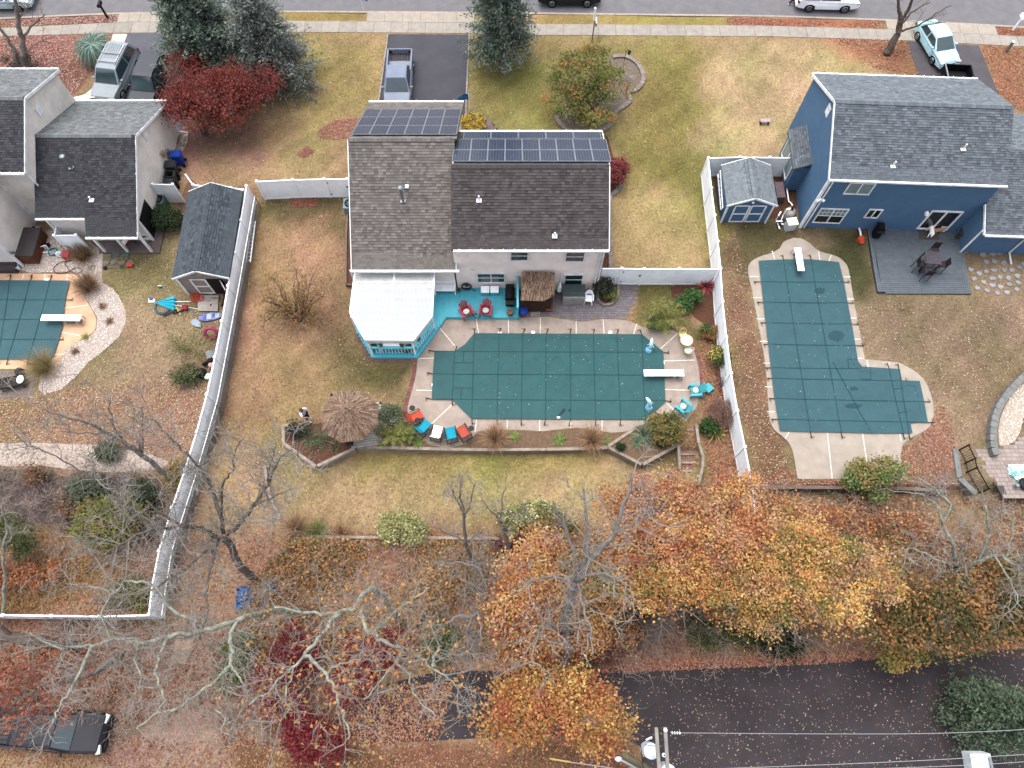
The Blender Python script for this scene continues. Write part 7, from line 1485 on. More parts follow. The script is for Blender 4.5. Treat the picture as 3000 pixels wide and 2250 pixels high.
def dog(label,px,py,z,rz,coat,s=1.0,head=(0,-.52,.62),tail=((0,.42,.52),(.12,.55,.5),(.2,.48,.52)),belly=None):
    t=thing("dog",label,"dog",G(px,py,z),rz)
    N=[(0,.25,.5),(0,0,.5),(0,-.24,.52),(0,-.38,.6),tuple(head),(head[0],head[1]-.12,head[2]-.03),tail[0],tail[1],tail[2],(-.1,-.26,.4),(-.1,-.22,.22),(-.1,-.25,.04),(-.1,-.3,.03),(.1,-.26,.4),(.1,-.22,.22),(.1,-.25,.04),(.1,-.3,.03),(-.1,.26,.4),(-.11,.18,.3),(-.11,.3,.17),(-.11,.27,.04),(-.11,.21,.03),(.1,.26,.4),(.11,.18,.3),(.11,.3,.17),(.11,.27,.04),(.11,.21,.03)]
    E=[(0,1),(1,2),(2,3),(3,4),(4,5),(0,6),(6,7),(7,8),(2,9),(9,10),(10,11),(11,12),(2,13),(13,14),(14,15),(15,16),(0,17),(17,18),(18,19),(19,20),(20,21),(0,22),(22,23),(23,24),(24,25),(25,26)]
    Rr=[.13,.13,.155,.09,.085,.045,.04,.03,.018,.065,.04,.03,.035,.065,.04,.03,.035,.085,.06,.035,.03,.035,.085,.06,.035,.03,.035]
    o=skin_body("body",coat,t,[tuple(c*s for c in p) for p in N],E,[r*s for r in Rr])
    for sx in (-1,1):MB().ball((s*(head[0]+sx*.065),s*(head[1]+.04),s*(head[2]+.05)),(.03*s,.03*s,.055*s),8,5).build("ear",coat,t,smooth=True)
    MB().ball((s*head[0],s*(head[1]-.16),s*(head[2]-.02)),.025*s,6,4).build("nose",m_black,t)
dog("white dog with curled tail standing at the glass door",2719,686,.14,R(176),mk("white_fur",(240,238,234),(222,218,212),s=12,r=.9),.95,tail=((0,.42,.5),(.14,.52,.5),(.1,.38,.56)))
dog("tan dog standing right of the white dog",2742,683,.14,R(100),mk("tan_fur",(206,166,130),(176,136,104),s=8,r=.9),.82)
dog("dark brindle dog sniffing the pet door",2806,690,.13,R(150),mk("brindle_fur",(84,72,64),(58,48,44),s=14,r=.9),1.05,head=(-.05,-.5,.5))
# ================================================================ plants
m_bark=mk("bark",(122,108,100),(92,80,74),s=6,r=.95,bump=.02,stretch=(1,1,.3));m_barkg=mk("grey_bark",(158,150,144),(120,112,108),s=7,r=.95,bump=.015);m_lich=mk("lichened_bark",(184,190,172),(140,136,126),s=5,r=.95,bump=.015,contrast=(.38,.62));m_twig=mk("twig",(152,142,136),(126,114,108),s=3,r=.9);m_twigl=mk("pale_twig",(172,166,158),(148,140,132),s=3,r=.9);m_barkd=mk("dark_bark",(118,108,102),(90,80,76),s=6,r=.95,bump=.02)
def tubes_np(P,Rd,n=3):
    """P (N,k,3), Rd (N,k) -> quads"""
    N,k,_=P.shape;T=np.gradient(P,axis=1);T/=np.linalg.norm(T,axis=2,keepdims=True)+1e-9
    up=np.broadcast_to(np.array([.21,.33,.92]),T.shape);A=np.cross(T,up);A/=np.linalg.norm(A,axis=2,keepdims=True)+1e-9;B=np.cross(T,A);rings=[]
    for j in range(n):t=2*math.pi*j/n;rings.append(P+(A*math.cos(t)+B*math.sin(t))*Rd[..., None])
    Rg=np.stack(rings,2)  # N,k,n,3
    q=np.stack([Rg[:,:-1],np.roll(Rg,-1,2)[:,:-1],np.roll(Rg,-1,2)[:,1:],Rg[:,1:]],3)  # N,k-1,n,4,3
    return q.reshape(-1,3)
def sprout(P,per,L,k=4,spread=.9,up=.25,t0=.25,rad=.02,end=.35,droop=0.0,jit=.25):
    """children twigs from polylines P (N,k0,3)"""
    N,k0,_=P.shape;M=N*per;idx=np.repeat(np.arange(N),per);t=rng.uniform(t0,1,M)*(k0-1.001);i=t.astype(int);f=(t-i)[:, None]
    S=P[idx,i]*(1-f)+P[idx,i+1]*f;T=P[idx,i+1]-P[idx,i];T/=np.linalg.norm(T,axis=1,keepdims=True)+1e-9
    D=rng.normal(size=(M,3));D-=(D*T).sum(1,keepdims=True)*T;D/=np.linalg.norm(D,axis=1,keepdims=True)+1e-9
    D=T*(1-spread*.6)+D*spread+np.array([0,0,up]);D/=np.linalg.norm(D,axis=1,keepdims=True)
    ln=rng.uniform(.55,1.25,M)*L;pts=[S];cur=S;d=D
    for s in range(k-1):
        d=d+rng.normal(0,jit,(M,3))+np.array([0,0,-droop]);d/=np.linalg.norm(d,axis=1,keepdims=True);cur=cur+d*(ln/(k-1))[:, None];pts.append(cur)
    Q=np.stack(pts,1);Rr=rng.uniform(.8,1.2,(M,1))*rad*np.linspace(1,end,k)[None]
    return Q,Rr
def resample(pts,k):
    pts=np.array([tuple(p) for p in pts]);d=np.r_[0,np.cumsum(np.linalg.norm(np.diff(pts,axis=0),axis=1))];t=np.linspace(0,d[-1],k); return np.stack([np.interp(t,d,pts[:,i]) for i in range(3)],1)
def bare_tree(label,limbs,bark=None,twig=None,lev=((7,1.9,.03),(5,.8,.016),(3,.4,.011)),name="bare_tree",base=None,up=.25,spread=.9,droop=0.0,crown=None,jit=.25,cat="tree",group=None,wig=.06):
    """limbs: [(pixel polyline with heights, r0, r1)], first one is the trunk from the ground"""
    bark=bark or m_barkg;twig=twig or m_twig
    L0=[G(*p) for p in limbs[0][0]];b=L0[0];t=thing(name,label,cat,b,group=group,world=True);tm=MB();arr=[]
    for k,(pl,r0,r1) in enumerate(limbs):
        pts=[Vector(p) for p in cr([tuple(G(*p)) for p in pl],4)];n=len(pts)
        if k or True:pts=[p+Vector((random.uniform(-wig,wig),random.uniform(-wig,wig),random.uniform(-wig,wig)))*(0 if i in (0,) else 1) for i,p in enumerate(pts)]
        tm.tube(pts,[r0+(r1-r0)*i/(n-1) for i in range(n)],8 if r0>.08 else 6)
        L=sum((b_-a_).length for a_,b_ in zip(pts[:-1],pts[1:]));m=max(1,int(L/2.0));full=resample(pts,m*5+1)
        for s in range(m):
            if k==0 and s<m*.5: continue
            arr.append(full[s*5:s*5+6])
    tm.build("trunk",bark,t,smooth=True)
    P=np.stack(arr);V=[];ends=[]
    for li,(per,ln,rd) in enumerate(lev):
        Q,Rr=sprout(P,per,ln,5 if li==0 else 4,spread,up,.1,rd,.35,droop,jit);V.append(tubes_np(Q,Rr,4 if li==0 else 3));P=Q;ends.append(Q[:,-1])
    npmesh("branches",np.concatenate(V),4,twig, None,t)
    if crown:
        n,sz,cols,sig=crown;E=np.concatenate(ends[1:]) if len(ends)>1 else ends[0];S=E[rng.integers(0,len(E),n)]+rng.normal(0,sig,(n,3));leafmesh("crown",S,sz,pal(cols,n),m_leaf,t,flat=.2)
    return t
def clumps(blobs,n,K=None,sig=.3,shell=.55):
    """points in leafy clumps spread through ellipsoids (centre, rx, ry, rz)"""
    P=[];vol=np.array([b[1]*b[2]*b[3] for b in blobs])**.75;vol/=vol.sum()
    for (c,rx,ry,rz),f in zip(blobs,vol):
        m=max(8,int(n*f));kk=max(6,int((K or n/55)*f));d=rng.normal(size=(kk,3));d/=np.linalg.norm(d,axis=1,keepdims=True);rr=rng.uniform(shell,1,(kk,1))**.8
        d[:,2]=np.where(rng.random(kk)<.75,np.abs(d[:,2]),d[:,2]);C_=np.array(c)+d*rr*[rx,ry,rz];i=rng.integers(0,kk,m);P.append((C_[i]+rng.normal(0,sig,(m,3))*[1,1,.6],i))
    return P
def leafy(label,base,blobs,n,size,palettes,name="tree",cat="tree",stems=6,r0=.12,sig=.3,bark=None,K=None,group=None,shell=.55,flat=.35,asp=.62,twigs=True):
    """blobs: (px,py,z,rx,ry,rz). palettes: list of colour lists, one picked per clump"""
    B=[(tuple(G(b[0],b[1],b[2])),b[3],b[4],b[5]) for b in blobs];b0=GT(*base) if not hasattr(base,'x') else base;t=thing(name,label,cat,b0,group=group,world=True);tm=MB();arr=[]
    for k in range(max(stems,len(B))):
        c,rx,ry,rz=B[k%len(B)];e=Vector(c)+Vector((random.uniform(-.6,.6)*rx,random.uniform(-.6,.6)*ry,random.uniform(-.2,.6)*rz));s=b0+Vector((random.uniform(-1,1)*r0,random.uniform(-1,1)*r0,0));m=s.lerp(e,.5)+Vector((random.uniform(-.2,.2),random.uniform(-.2,.2),.15*(e-s).length*.5));pl=resample([Vector(p) for p in cr([tuple(s),tuple(m),tuple(e)],4)],6);arr.append(pl)
        tm.tube([Vector(p) for p in pl],[r0*(1-.8*i/5) for i in range(6)],6)
    tm.build("trunk",bark or m_bark,t)
    if twigs:Q,Rr=sprout(np.stack(arr),14,min(1.7,.7*max(b[1] for b in B)),4,.8,.2,.4,max(.012,r0*.18));Q2,R2=sprout(Q,4,min(.9,.4*max(b[1] for b in B)),4,.8,.3,.3,max(.008,r0*.09));npmesh("branches",np.concatenate([tubes_np(Q,Rr,3),tubes_np(Q2,R2,3)]) if cat=="tree" else tubes_np(Q,Rr,3),4,m_twig, None,t)
    V,Cc=[],[]
    for P,i in clumps(B,n,K,sig,shell):
        kk=i.max()+1;which=rng.integers(0,len(palettes),kk);cols=np.zeros((len(P),3));bri=rng.uniform(.8,1.18,kk)
        for w in range(len(palettes)):msk=which[i]==w;cols[msk]=pal(palettes[w],msk.sum(),.16)
        V.append(P);Cc.append(cols*bri[i][:, None])
    leafmesh("crown",np.concatenate(V),size,np.concatenate(Cc),m_leaf,t,flat=flat,asp=asp); return t
def blades(label,px,py,z,n,L,w,cols,tilt=(.2,1.1),name="grass_clump",cat="plant",droop=.5,r=.1,k=4,group=None,sub="leaves"):
    b=GT(px,py,z);t=thing(name,label,cat,b,group=group,world=True);a=rng.uniform(0,2*math.pi,n);el=rng.uniform(*tilt,n);ln=L*rng.uniform(.65,1.15,n);base=np.array(b)+np.stack([np.cos(a)*r*rng.random(n),np.sin(a)*r*rng.random(n),np.zeros(n)],1)
    d=np.stack([np.cos(a)*np.sin(el),np.sin(a)*np.sin(el),np.cos(el)],1);s=np.stack([-np.sin(a),np.cos(a),np.zeros(n)],1);cur=base;V=[];wd=w*rng.uniform(.7,1.2,n);Cc=pal(cols,n,gain=1.75)
    prev=cur;pw=wd
    for j in range(k):
        d=d+np.array([0,0,-droop/k])*rng.uniform(.6,1.3,(n,1));d/=np.linalg.norm(d,axis=1,keepdims=True);nx_=prev+d*(ln/k)[:, None];nw=wd*(1-(j+1)/k*.92)
        V.append(np.stack([prev-s*pw[:, None],prev+s*pw[:, None],nx_+s*nw[:, None],nx_-s*nw[:, None]],1));prev,pw=nx_,nw
    npmesh(sub,np.concatenate([v.reshape(-1,3) for v in V]),4,m_leaf,np.concatenate([Cc]*k),t); return t
def palm(label,px,py,z,n,L,cols,h=.5,name="palm",droop=.9,lw=.06,ll=.34,group=None):
    b=GT(px,py,z);t=thing(name,label,"palm",b,group=group,world=True);MB().tube([b,b+Vector((0,0,h))],[.1,.07],8).build("trunk",m_bark,t);V,Cc,st=[],[],MB()
    for i in range(n):
        a=2*math.pi*i/n+random.uniform(-.25,.25);el=random.uniform(.35,1.25);d=Vector((math.cos(a)*math.sin(el),math.sin(a)*math.sin(el),math.cos(el)));p=b+Vector((0,0,h));pts=[p]
        ln=L*random.uniform(.75,1.1)
        for j in range(8):d=(d+Vector((0,0,-droop/8*random.uniform(.8,1.2)))).normalized();p=p+d*(ln/8);pts.append(p)
        st.tube(pts,[.014-.0012*q for q in range(9)],4)
        for j in range(2,9):
            for s in (-1,1):
                for f in (0,.5):
                    q=pts[j-1].lerp(pts[j],f);dd=(pts[j]-pts[j-1]).normalized();sd=dd.cross(Vector((0,0,1))).normalized()*s;l2=ll*(1-.55*abs(j-5)/5);e=q+(sd*.8+dd*.6+Vector((0,0,-.25))).normalized()*l2;wv=dd*lw
                    V+=[tuple(q-wv*.4),tuple(q+wv*.6),tuple(e+wv*.15),tuple(e-wv*.15)];Cc.append(random.choice(cols))
    st.build("frond_stem",mk("frond_green",(120,132,66),(96,108,54),s=3,r=.7),t,kind='stuff');npmesh("fronds",np.array(V),4,m_leaf,pal(cols,len(Cc)),t); return t
def conifer(label,base,h,r,cols,z0=.5,n=260,name="conifer",leafn=9000,droop=.25,taper=.75,sz=.26,bark=None,lean=(0,0)):
    b=GT(*base);t=thing(name,label,"tree",b,world=True);MB().tube([b,b+Vector((lean[0]*.5,lean[1]*.5,h*.5)),b+Vector((lean[0],lean[1],h))],[.24,.15,.03],9).build("trunk",bark or m_barkd,t);zz=z0+(h-z0)*(1-np.sqrt(rng.random(n)) if True else 0);zz=z0+(h-z0)*rng.random(n)**1.25;a=rng.uniform(0,2*math.pi,n);ln=r*(1-taper*(zz-z0)/(h-z0))*rng.uniform(.55,1.05,n);S=np.array(b)+np.stack([lean[0]*zz/h,lean[1]*zz/h,zz],1);D=np.stack([np.cos(a),np.sin(a),rng.uniform(-.1,.3,n)],1);pts=[S];cur=S;d=D
    for j in range(5):d=d+np.array([0,0,-droop*.3])+rng.normal(0,.06,(n,3));d/=np.linalg.norm(d,axis=1,keepdims=True);cur=cur+d*(ln/5)[:, None];pts.append(cur)
    Q=np.stack(pts,1);npmesh("branches",tubes_np(Q,np.broadcast_to(np.linspace(.035,.012,6),(n,6)),3),4,m_barkd, None,t)
    i=rng.integers(0,n,leafn);f=rng.uniform(.25,1,leafn)*4.999;j=f.astype(int);f=(f-j)[:, None];P=Q[i,j]*(1-f)+Q[i,j+1]*f+rng.normal(0,.16,(leafn,3))*[1,1,.5];tint=rng.uniform(.78,1.2,n)
    leafmesh("needles",P,sz,pal(cols,leafn)*tint[i][:, None],m_leaf,t,flat=.45,asp=.35); return t
# ---------------------------------------------------------------- front gardens
SPG=[(136,156,138),(114,136,120),(156,174,152),(100,120,106)];SPB=[(150,162,152),(128,140,132),(170,180,170),(112,124,116)]
conifer("tall green conifer at the street above the red maple",(640,215),8.5,4.6,SPG,.8,520,leafn=30000,sz=.26)
conifer("grey-blue spruce with bare lower branches right of the green conifer",(815,235),7.5,4.2,SPB,.6,460,leafn=20000,sz=.22)
conifer("dark green pine between driveway and autumn tree",(1468,172),10.5,3.1,SPG,1.2,400,leafn=20000,sz=.24,taper=.6)
REDS=[[(160,56,48),(132,44,40),(178,74,58)],[(140,54,50),(116,44,42)],[(172,78,58),(142,80,66)]]
leafy("dark red Japanese maple under the conifers on the left",(600,395),[(550,215,2.9,1.3,1.6,1.0),(610,280,3.2,2.7,1.8,1.1),(720,250,3.0,2.3,1.7,1.0),(570,340,2.4,2.2,1.3,.8),(530,295,2.6,1.0,1.3,.9),(680,330,2.2,1.8,1.1,.7),(560,165,3.0,1.1,1.0,.8)],15000,.15,REDS,name="maple_tree",stems=9,r0=.1,sig=.32)
AUT=[[(138,142,62),(116,124,52),(158,152,70)],[(120,128,56),(100,110,48)],[(140,140,62),(120,126,56)],[(190,136,66),(200,128,64),(150,140,64)],[(162,152,70),(142,140,64)]]
leafy("green and orange autumn tree in the curved front bed",(1735,330),[(1690,230,2.3,2.1,2.0,1.2),(1780,250,2.1,1.6,1.6,1.0),(1670,300,1.9,1.7,1.5,1.0),(1740,320,1.6,1.6,1.5,.9),(1740,180,2.2,1.4,1.0,.8)],9000,.17,AUT,stems=8,r0=.07,sig=.24)
t=thing("bird_feeder","black shepherd hook with a hanging feeder in the curved front bed","bird feeder",G(1824,206));MB().tube([(0,0,0),(0,0,1.7),(.1,0,1.85),(.25,0,1.75)],.018,6).build("hook",m_iron,t);MB().lathe(.25,0,[(.08,1.45),(.1,1.6),(.14,1.68),(.02,1.75)],10).build("feeder",m_black,t);MB().lathe(-.1,-.1,[(.2,0),(.24,.08),(.1,.1)],12).build("base_dish",m_black,t)
blades("dry grey perennial clump at the left of the curved front bed",1672,345,.02,260,.55,.014,[(190,180,164),(164,150,134)],(.1,1.3),"dry_clump","plant",.4,.3);blades("dry grey perennial clump at the right of the curved front bed",1838,236,.02,240,.5,.014,[(190,176,164),(164,146,134)],(.1,1.3),"dry_clump","plant",.4,.3)
leafy("burgundy dome-shaped maple at the right corner of the middle house",(1808,540),[(1806,502,.9,.85,.95,.6)],3200,.12,[[(150,62,66),(126,46,52),(170,82,80)]],name="shrub",cat="shrub",r0=.04,sig=.14)
leafy("bright yellow flowering bush at the front walk",(1388,375),[(1386,362,.5,.95,.75,.35)],2200,.12,[[(240,206,50),(226,186,36)],[(236,200,60),(120,124,44)],[(232,190,44)]],name="flower_bush",cat="shrub",r0=.03,sig=.12)
t=blades("weeping blue cedar shrub in the left front garden",268,128,1.35,620,1.75,.045,[(112,140,126),(92,120,108),(130,156,140),(74,100,90)],(.75,1.5),"weeping_cedar","shrub",2.3,.35,6);v=GT(268,128,1.35);MB().tube([(v.x,v.y,0),v],.08,7).build("trunk",m_barkd,t)
bare_tree("bare tree with twisted trunk beside the pale aqua sedan",[([(2597,160,0),(2612,130,.6),(2632,92,1.4),(2640,60,2.1)],.3,.2),([(2640,60,2.1),(2632,20,3.0),(2622,-40,4.3)],.16,.05),([(2640,60,2.1),(2660,30,2.8),(2680,-20,4.0),(2690,-70,5)],.16,.04),([(2632,92,1.4),(2690,75,2.0),(2740,40,2.8),(2790,15,3.4)],.08,.025),([(2640,70,2.0),(2680,30,2.9),(2730,5,3.6)],.08,.02)],m_bark,m_twig,((5,1.1,.022),(4,.6,.012)))
bare_tree("bare multi-stem tree in the left front garden",[([(72,205,0),(68,160,.9),(62,110,1.9),(52,60,3.0),(40,-20,4.8)],.3,.1),([(60,205,0),(40,150,1.1),(20,110,2.0),(-20,60,3.2)],.22,.06),([(62,110,1.9),(100,70,2.8),(130,40,3.6)],.09,.03),([(52,60,3.0),(90,10,4.0)],.07,.02),([(68,160,.9),(120,120,1.9),(160,105,2.4)],.05,.02)],m_barkg,m_twig,((6,1.2,.022),(4,.6,.012)))
leafy("low dark brush at the foot of the left front tree",(75,195),[(70,185,.5,1.6,.9,.4)],900,.13,[[(96,88,76),(80,72,64)]],name="shrub",cat="shrub",r0=.04,sig=.2)
leafy("dark yew bush by the grey-green air conditioner",(488,665),[(486,640,.7,.95,.85,.6)],3600,.13,[[(62,84,48),(50,70,42),(78,98,58)]],name="shrub",cat="shrub",r0=.04,sig=.16)
# ---------------------------------------------------------------- middle garden
bare_tree("multi-stem shrub losing its leaves on the left lawn of the middle garden",[([(872,945,0),(868,900,.7),(864,850,1.4)],.07,.04)]+[([(870+dx*.1,942,0),(870+dx*.5,930-h*18,h*.5),(870+dx,930-h*42+dy,h)],.05,.02) for dx,dy,h in ((-80,20,1.6),(-45,0,2.2),(-10,0,2.5),(30,0,2.4),(65,10,2.0),(-100,60,1.0),(80,60,.9),(50,-20,2.7),(-70,-15,2.6),(-40,70,.8),(25,75,.7),(-105,25,1.8),(85,10,1.9),(0,-25,2.9))],m_bark,mk("brown_twig",(158,126,110),(128,102,90),s=3,r=.9),((8,.8,.018),(5,.45,.011)),name="shrub",cat="shrub",crown=(2600,.12,[(160,142,72),(140,134,68),(186,124,76),(176,116,74)],.14),up=.5)
leafy("dark-leaved plant in the stone-edged bed by the path gate",(1768,862),[(1764,842,.8,.48,.45,.42)],800,.16,[[(64,66,58),(50,54,48)],[(78,84,60)]],name="shrub",cat="shrub",r0=.03,sig=.17);leafy("light green plant at the front of the stone-edged bed",(1790,872),[(1786,862,.4,.36,.36,.25)],600,.13,[[(130,142,72),(108,122,60)]],name="shrub",cat="shrub",r0=.02,sig=.13)
YG=[(150,150,68),(118,126,56),(176,166,82),(96,108,48)]
palm("yellow-green palm in the bed by the pool corner",1936,952,0,18,1.75,YG,.7)
leafy("low green plant with red flowers under the palm",(1925,958),[(1922,948,.35,.45,.4,.25),(1950,955,.3,.4,.3,.22)],1200,.12,[[(96,124,56),(78,106,48)],[(120,140,66)]],name="shrub",cat="shrub",r0=.02,sig=.12)
blades("red spiky ti plant in the fence corner",2068,838,0,140,.85,.045,[(196,78,88),(170,60,72),(214,110,110),(140,50,62)],(.1,1.4),"ti_plant","plant",.6,.12)
leafy("glossy green hibiscus bush in the mulch corner",(2012,900),[(2004,892,.45,.52,.42,.35),(2032,870,.5,.45,.38,.35)],1700,.15,[[(74,118,54),(58,98,46),(96,138,66)]],name="shrub",cat="shrub",r0=.03,sig=.14)
leafy("small green bush with orange blooms along the right fence",(2080,985),[(2077,972,.4,.5,.5,.3)],900,.12,[[(84,116,54),(66,96,46)],[(96,124,58),(206,110,60)]],name="shrub",cat="shrub",r0=.02,sig=.12)
leafy("dark green citrus bush with yellow fruit by the right fence",(2112,1070),[(2108,1050,.6,.6,.65,.5)],1900,.13,[[(70,96,44),(54,78,38),(88,112,52)],[(84,110,50),(230,200,90)]],name="shrub",cat="shrub",r0=.03,sig=.14)
bare_tree("thin bare twiggy bush above the brown bush by the fence",[([(2120,1135,0),(2116,1122,.4),(2112,1105,.9)],.03,.015),([(2122,1135,0),(2128,1112,.6),(2124,1090,1.2)],.03,.012),([(2118,1135,0),(2108,1118,.6)],.025,.012)],m_bark,m_twig,((8,.5,.011),(5,.3,.008)),name="shrub",cat="shrub")
leafy("dense reddish-brown twiggy bush against the right fence",(2120,1235),[(2118,1208,.65,.85,.9,.6)],3800,.1,[[(166,122,106),(142,102,88),(186,146,126)],[(124,88,78),(150,112,98)]],name="brown_bush",cat="shrub",r0=.03,sig=.13,asp=.2)
leafy("dark green leafy plant left of the brown bush",(2085,1260),[(2080,1250,.4,.55,.35,.3)],1100,.16,[[(62,96,44),(48,80,38),(80,114,52)]],name="shrub",cat="shrub",r0=.03,sig=.15);blades("yellow-green broad-leaved plant below the brown bush",2098,1266,.1,34,.75,.07,[(190,184,84),(168,164,70),(206,160,84)],(.5,1.3),"broadleaf_plant","plant",.5,.06)
leafy("round olive-green bush at the top of the steps",(1960,1275),[(1958,1254,.8,1.0,.9,.65),(1930,1250,.6,.6,.6,.5)],4200,.13,[[(136,132,66),(114,114,54)],[(102,108,50),(86,94,44)],[(166,140,76),(150,130,66)]],name="shrub",cat="shrub",r0=.04,sig=.15)
GY=[(134,152,124),(110,132,104),(156,170,140),(90,112,86)]
for lab,x,y,n,L in (("grey-green yucca at the top of the diamond bed",1885,1274,150,.95),("grey-green yucca at the bottom of the diamond bed",1874,1322,120,.85),("small green yucca left in the diamond bed",1836,1316,80,.55),("grey-green yucca in the middle of the diamond bed",1868,1296,80,.6)):blades(lab,x,y,.05,n,L,.028,GY,(.1,1.45),"yucca","plant",.5,.1)
for lab,x,y in (("clipped green ball in the left of the diamond bed",1818,1308),("clipped green ball in the right of the diamond bed",1940,1300)):leafy(lab,(x,y+4),[(x,y,.3,.26,.24,.24)],900,.07,[[(58,84,44),(46,70,38)]],name="clipped_ball",cat="shrub",r0=.02,sig=.04,twigs=False)
DRY=[(176,138,100),(150,114,80),(200,164,124),(128,96,68)]
for lab,x,y,n,L in (("large dry ornamental grass right of the loungers",1452,1285,700,1.05),("tall dry ornamental grass below the pool's right part",1732,1290,650,1.0)):blades(lab,x,y,.02,n,L,.012,DRY,(.05,1.1),"ornamental_grass","plant",.45,.3)
for lab,x,y,s in (("small green daylily clump near the middle of the long bed",1638,1288,.4),("green clump right of the dry grass in the long bed",1508,1280,.35),("green clump at the left end of the loungers' bed",1222,1296,.42),("green clump by the diamond bed's left tip",1775,1290,.35)):blades(lab,x,y,.02,130,s,.018,[(120,150,66),(98,130,54),(150,166,84)],(.3,1.3),"daylily","plant",.7,.15)
palm("fern palm right of the palapa deck",1152,1278,0,14,1.2,YG,.3,ll=.24);palm("smaller fern palm near the turquoise lounger",1196,1278,0,10,.8,[(130,140,70),(108,122,58)],.2,ll=.2);leafy("grey-green loose shrub above the fern palm",(1138,1235),[(1140,1218,.5,.7,.6,.4)],1100,.13,[[(140,150,120),(118,132,100)],[(100,116,80)]],name="shrub",cat="shrub",r0=.03,sig=.17)
YK=[(96,126,92),(76,106,76),(122,148,112)]
for lab,x,y in (("spiky yucca nearest the palapa in the pointed bed",948,1290),("spiky yucca left in the pointed bed",912,1284),("low spiky yucca at the front of the pointed bed",925,1312),("small spiky yucca by the palapa's foot",985,1310)):blades(lab,x,y,.05,130,.8 if x!=985 else .5,.03,YK,(.15,1.45),"yucca","plant",.45,.1)
leafy("dark evergreen shrub under the person by the palapa",(885,1262),[(872,1258,.35,.4,.35,.3)],700,.12,[[(70,76,62),(56,62,52)]],name="shrub",cat="shrub",r0=.03,sig=.16)
# ---------------------------------------------------------------- left garden
BRN=[(150,118,88),(126,98,72),(174,142,108),(104,80,60)]
for lab,x,y,n,L,c in (("dry ornamental grass beside the outdoor shower",246,752,650,1.1,BRN),("dry ornamental grass in the pebbles right of the left pool",262,842,750,1.15,BRN),("tall pale ornamental grass at the lower corner of the left pool",134,1080,750,1.35,[(178,152,104),(150,130,84),(132,124,74)])):blades(lab,x,y,.02,n,L,.013,c,(.05,1.0),"ornamental_grass","plant",.45,.35)
for lab,x,y in (("small brown tuft in the upper pebble bend",301,898),("small brown tuft in the middle pebble bend",322,943),("small brown tuft in the lower pebble bed",222,1030),("yellow-green tuft at the pool's pebble edge",252,988)):blades(lab,x,y,.02,90,.35,.014,[(126,92,70),(150,112,80)] if "brown" in lab else [(170,168,80),(140,146,66)],(.2,1.3),"dry_tuft","plant",.5,.1)
bare_tree("thin leggy weeds with a few green leaves by the pink ring",[([(560,1010,-.1),(565,990,.4),(570,965,1.0)],.02,.01)]+[([(560+d,1012+e,-.1),(560+d*1.8,985+e,.8)],.015,.008) for d,e in ((-30,10),(20,0),(40,15),(-15,25),(10,35))],m_bark,mk("brown_twig",(140,116,102)),((8,.6,.01),(4,.3,.007)),name="weed_shrub",cat="shrub",crown=(500,.11,[(140,150,66),(116,130,58)],.1))
leafy("green shrub by the junk pile at the fence",(545,1110),[(545,1098,.4,.9,.6,.35)],1300,.13,[[(96,112,66),(78,96,56)],[(130,124,80)]],name="shrub",cat="shrub",r0=.03,sig=.2)
MND=[[(130,138,52),(108,118,44),(150,152,64)],[(118,124,48),(160,130,60)]]
leafy("large yellow-green mounded shrub in the lower left garden",(320,1545),[(322,1528,.45,1.9,1.5,.95)],7500,.15,MND,name="shrub",cat="shrub",r0=.05,sig=.18)
for lab,bx,bl,c in (("dark green rhododendron right of the mound shrub",(420,1460),[(415,1448,.1,.9,.7,.6)],[(84,98,70),(66,80,58)]),("grey-green rhododendron behind the mound shrub",(258,1448),[(258,1436,.1,1.0,.7,.6)],[(110,122,96),(90,102,80)]),("green juniper tuft in the pale stone strip",(316,1325),[(316,1322,.0,.5,.35,.3)],[(104,116,88),(86,98,74)]),("yellow leafy bush at the foot of the second bare trunk",(520,1395),[(522,1388,.1,.5,.5,.4)],[(176,148,70),(150,124,58)]),("upright dark green arborvitae at the left edge",(42,1610),[(45,1560,.9,1.1,.8,1.3),(70,1610,.3,.5,.5,.7)],[(92,104,56),(74,88,46),(110,118,62)]),("orange leafy brush at the far left edge",(40,1690),[(50,1680,-.3,2.2,.9,.6)],[(196,116,62),(176,98,52),(206,136,80)]),("orange-brown brush in the dark mulch bed",(205,1480),[(205,1478,-.1,.5,.5,.3),(100,1395,.1,.5,.4,.25)],[(150,112,82),(130,96,72)])):leafy(lab,bx,bl,1800,.14,[c],name="shrub",cat="shrub",r0=.03,sig=.22)
# ---------------------------------------------------------------- planting at the back of the lower lawn
for lab,x,y,n,L,c in (("dry brown grass clump at the lower lawn's left corner",872,1552,600,1.1,DRY),("green grass clump beside the brown one at the lower lawn",930,1560,420,.85,[(132,140,74),(110,122,62),(158,160,96)]),("small dry grass clump right of the green one",1000,1566,320,.7,DRY)):blades(lab,x,y,0,n,L,.014,c,(.1,1.15),"ornamental_grass","plant",.5,.3)
VAR=[[(206,200,130),(186,184,112),(160,164,88)],[(140,144,76),(222,214,150)]]
leafy("pale variegated bush at the back of the lower lawn",(1180,1565),[(1172,1548,-.2,1.25,.85,.5),(1205,1558,-.25,.9,.6,.4)],4200,.13,VAR,name="shrub",cat="shrub",r0=.04,sig=.17);leafy("larger variegated bush with green side near the maple",(1545,1540),[(1520,1525,-.1,1.0,.9,.6),(1575,1510,.0,1.3,.8,.6)],4600,.13,VAR+[[(112,122,70),(94,106,60)]],name="shrub",cat="shrub",r0=.04,sig=.17)
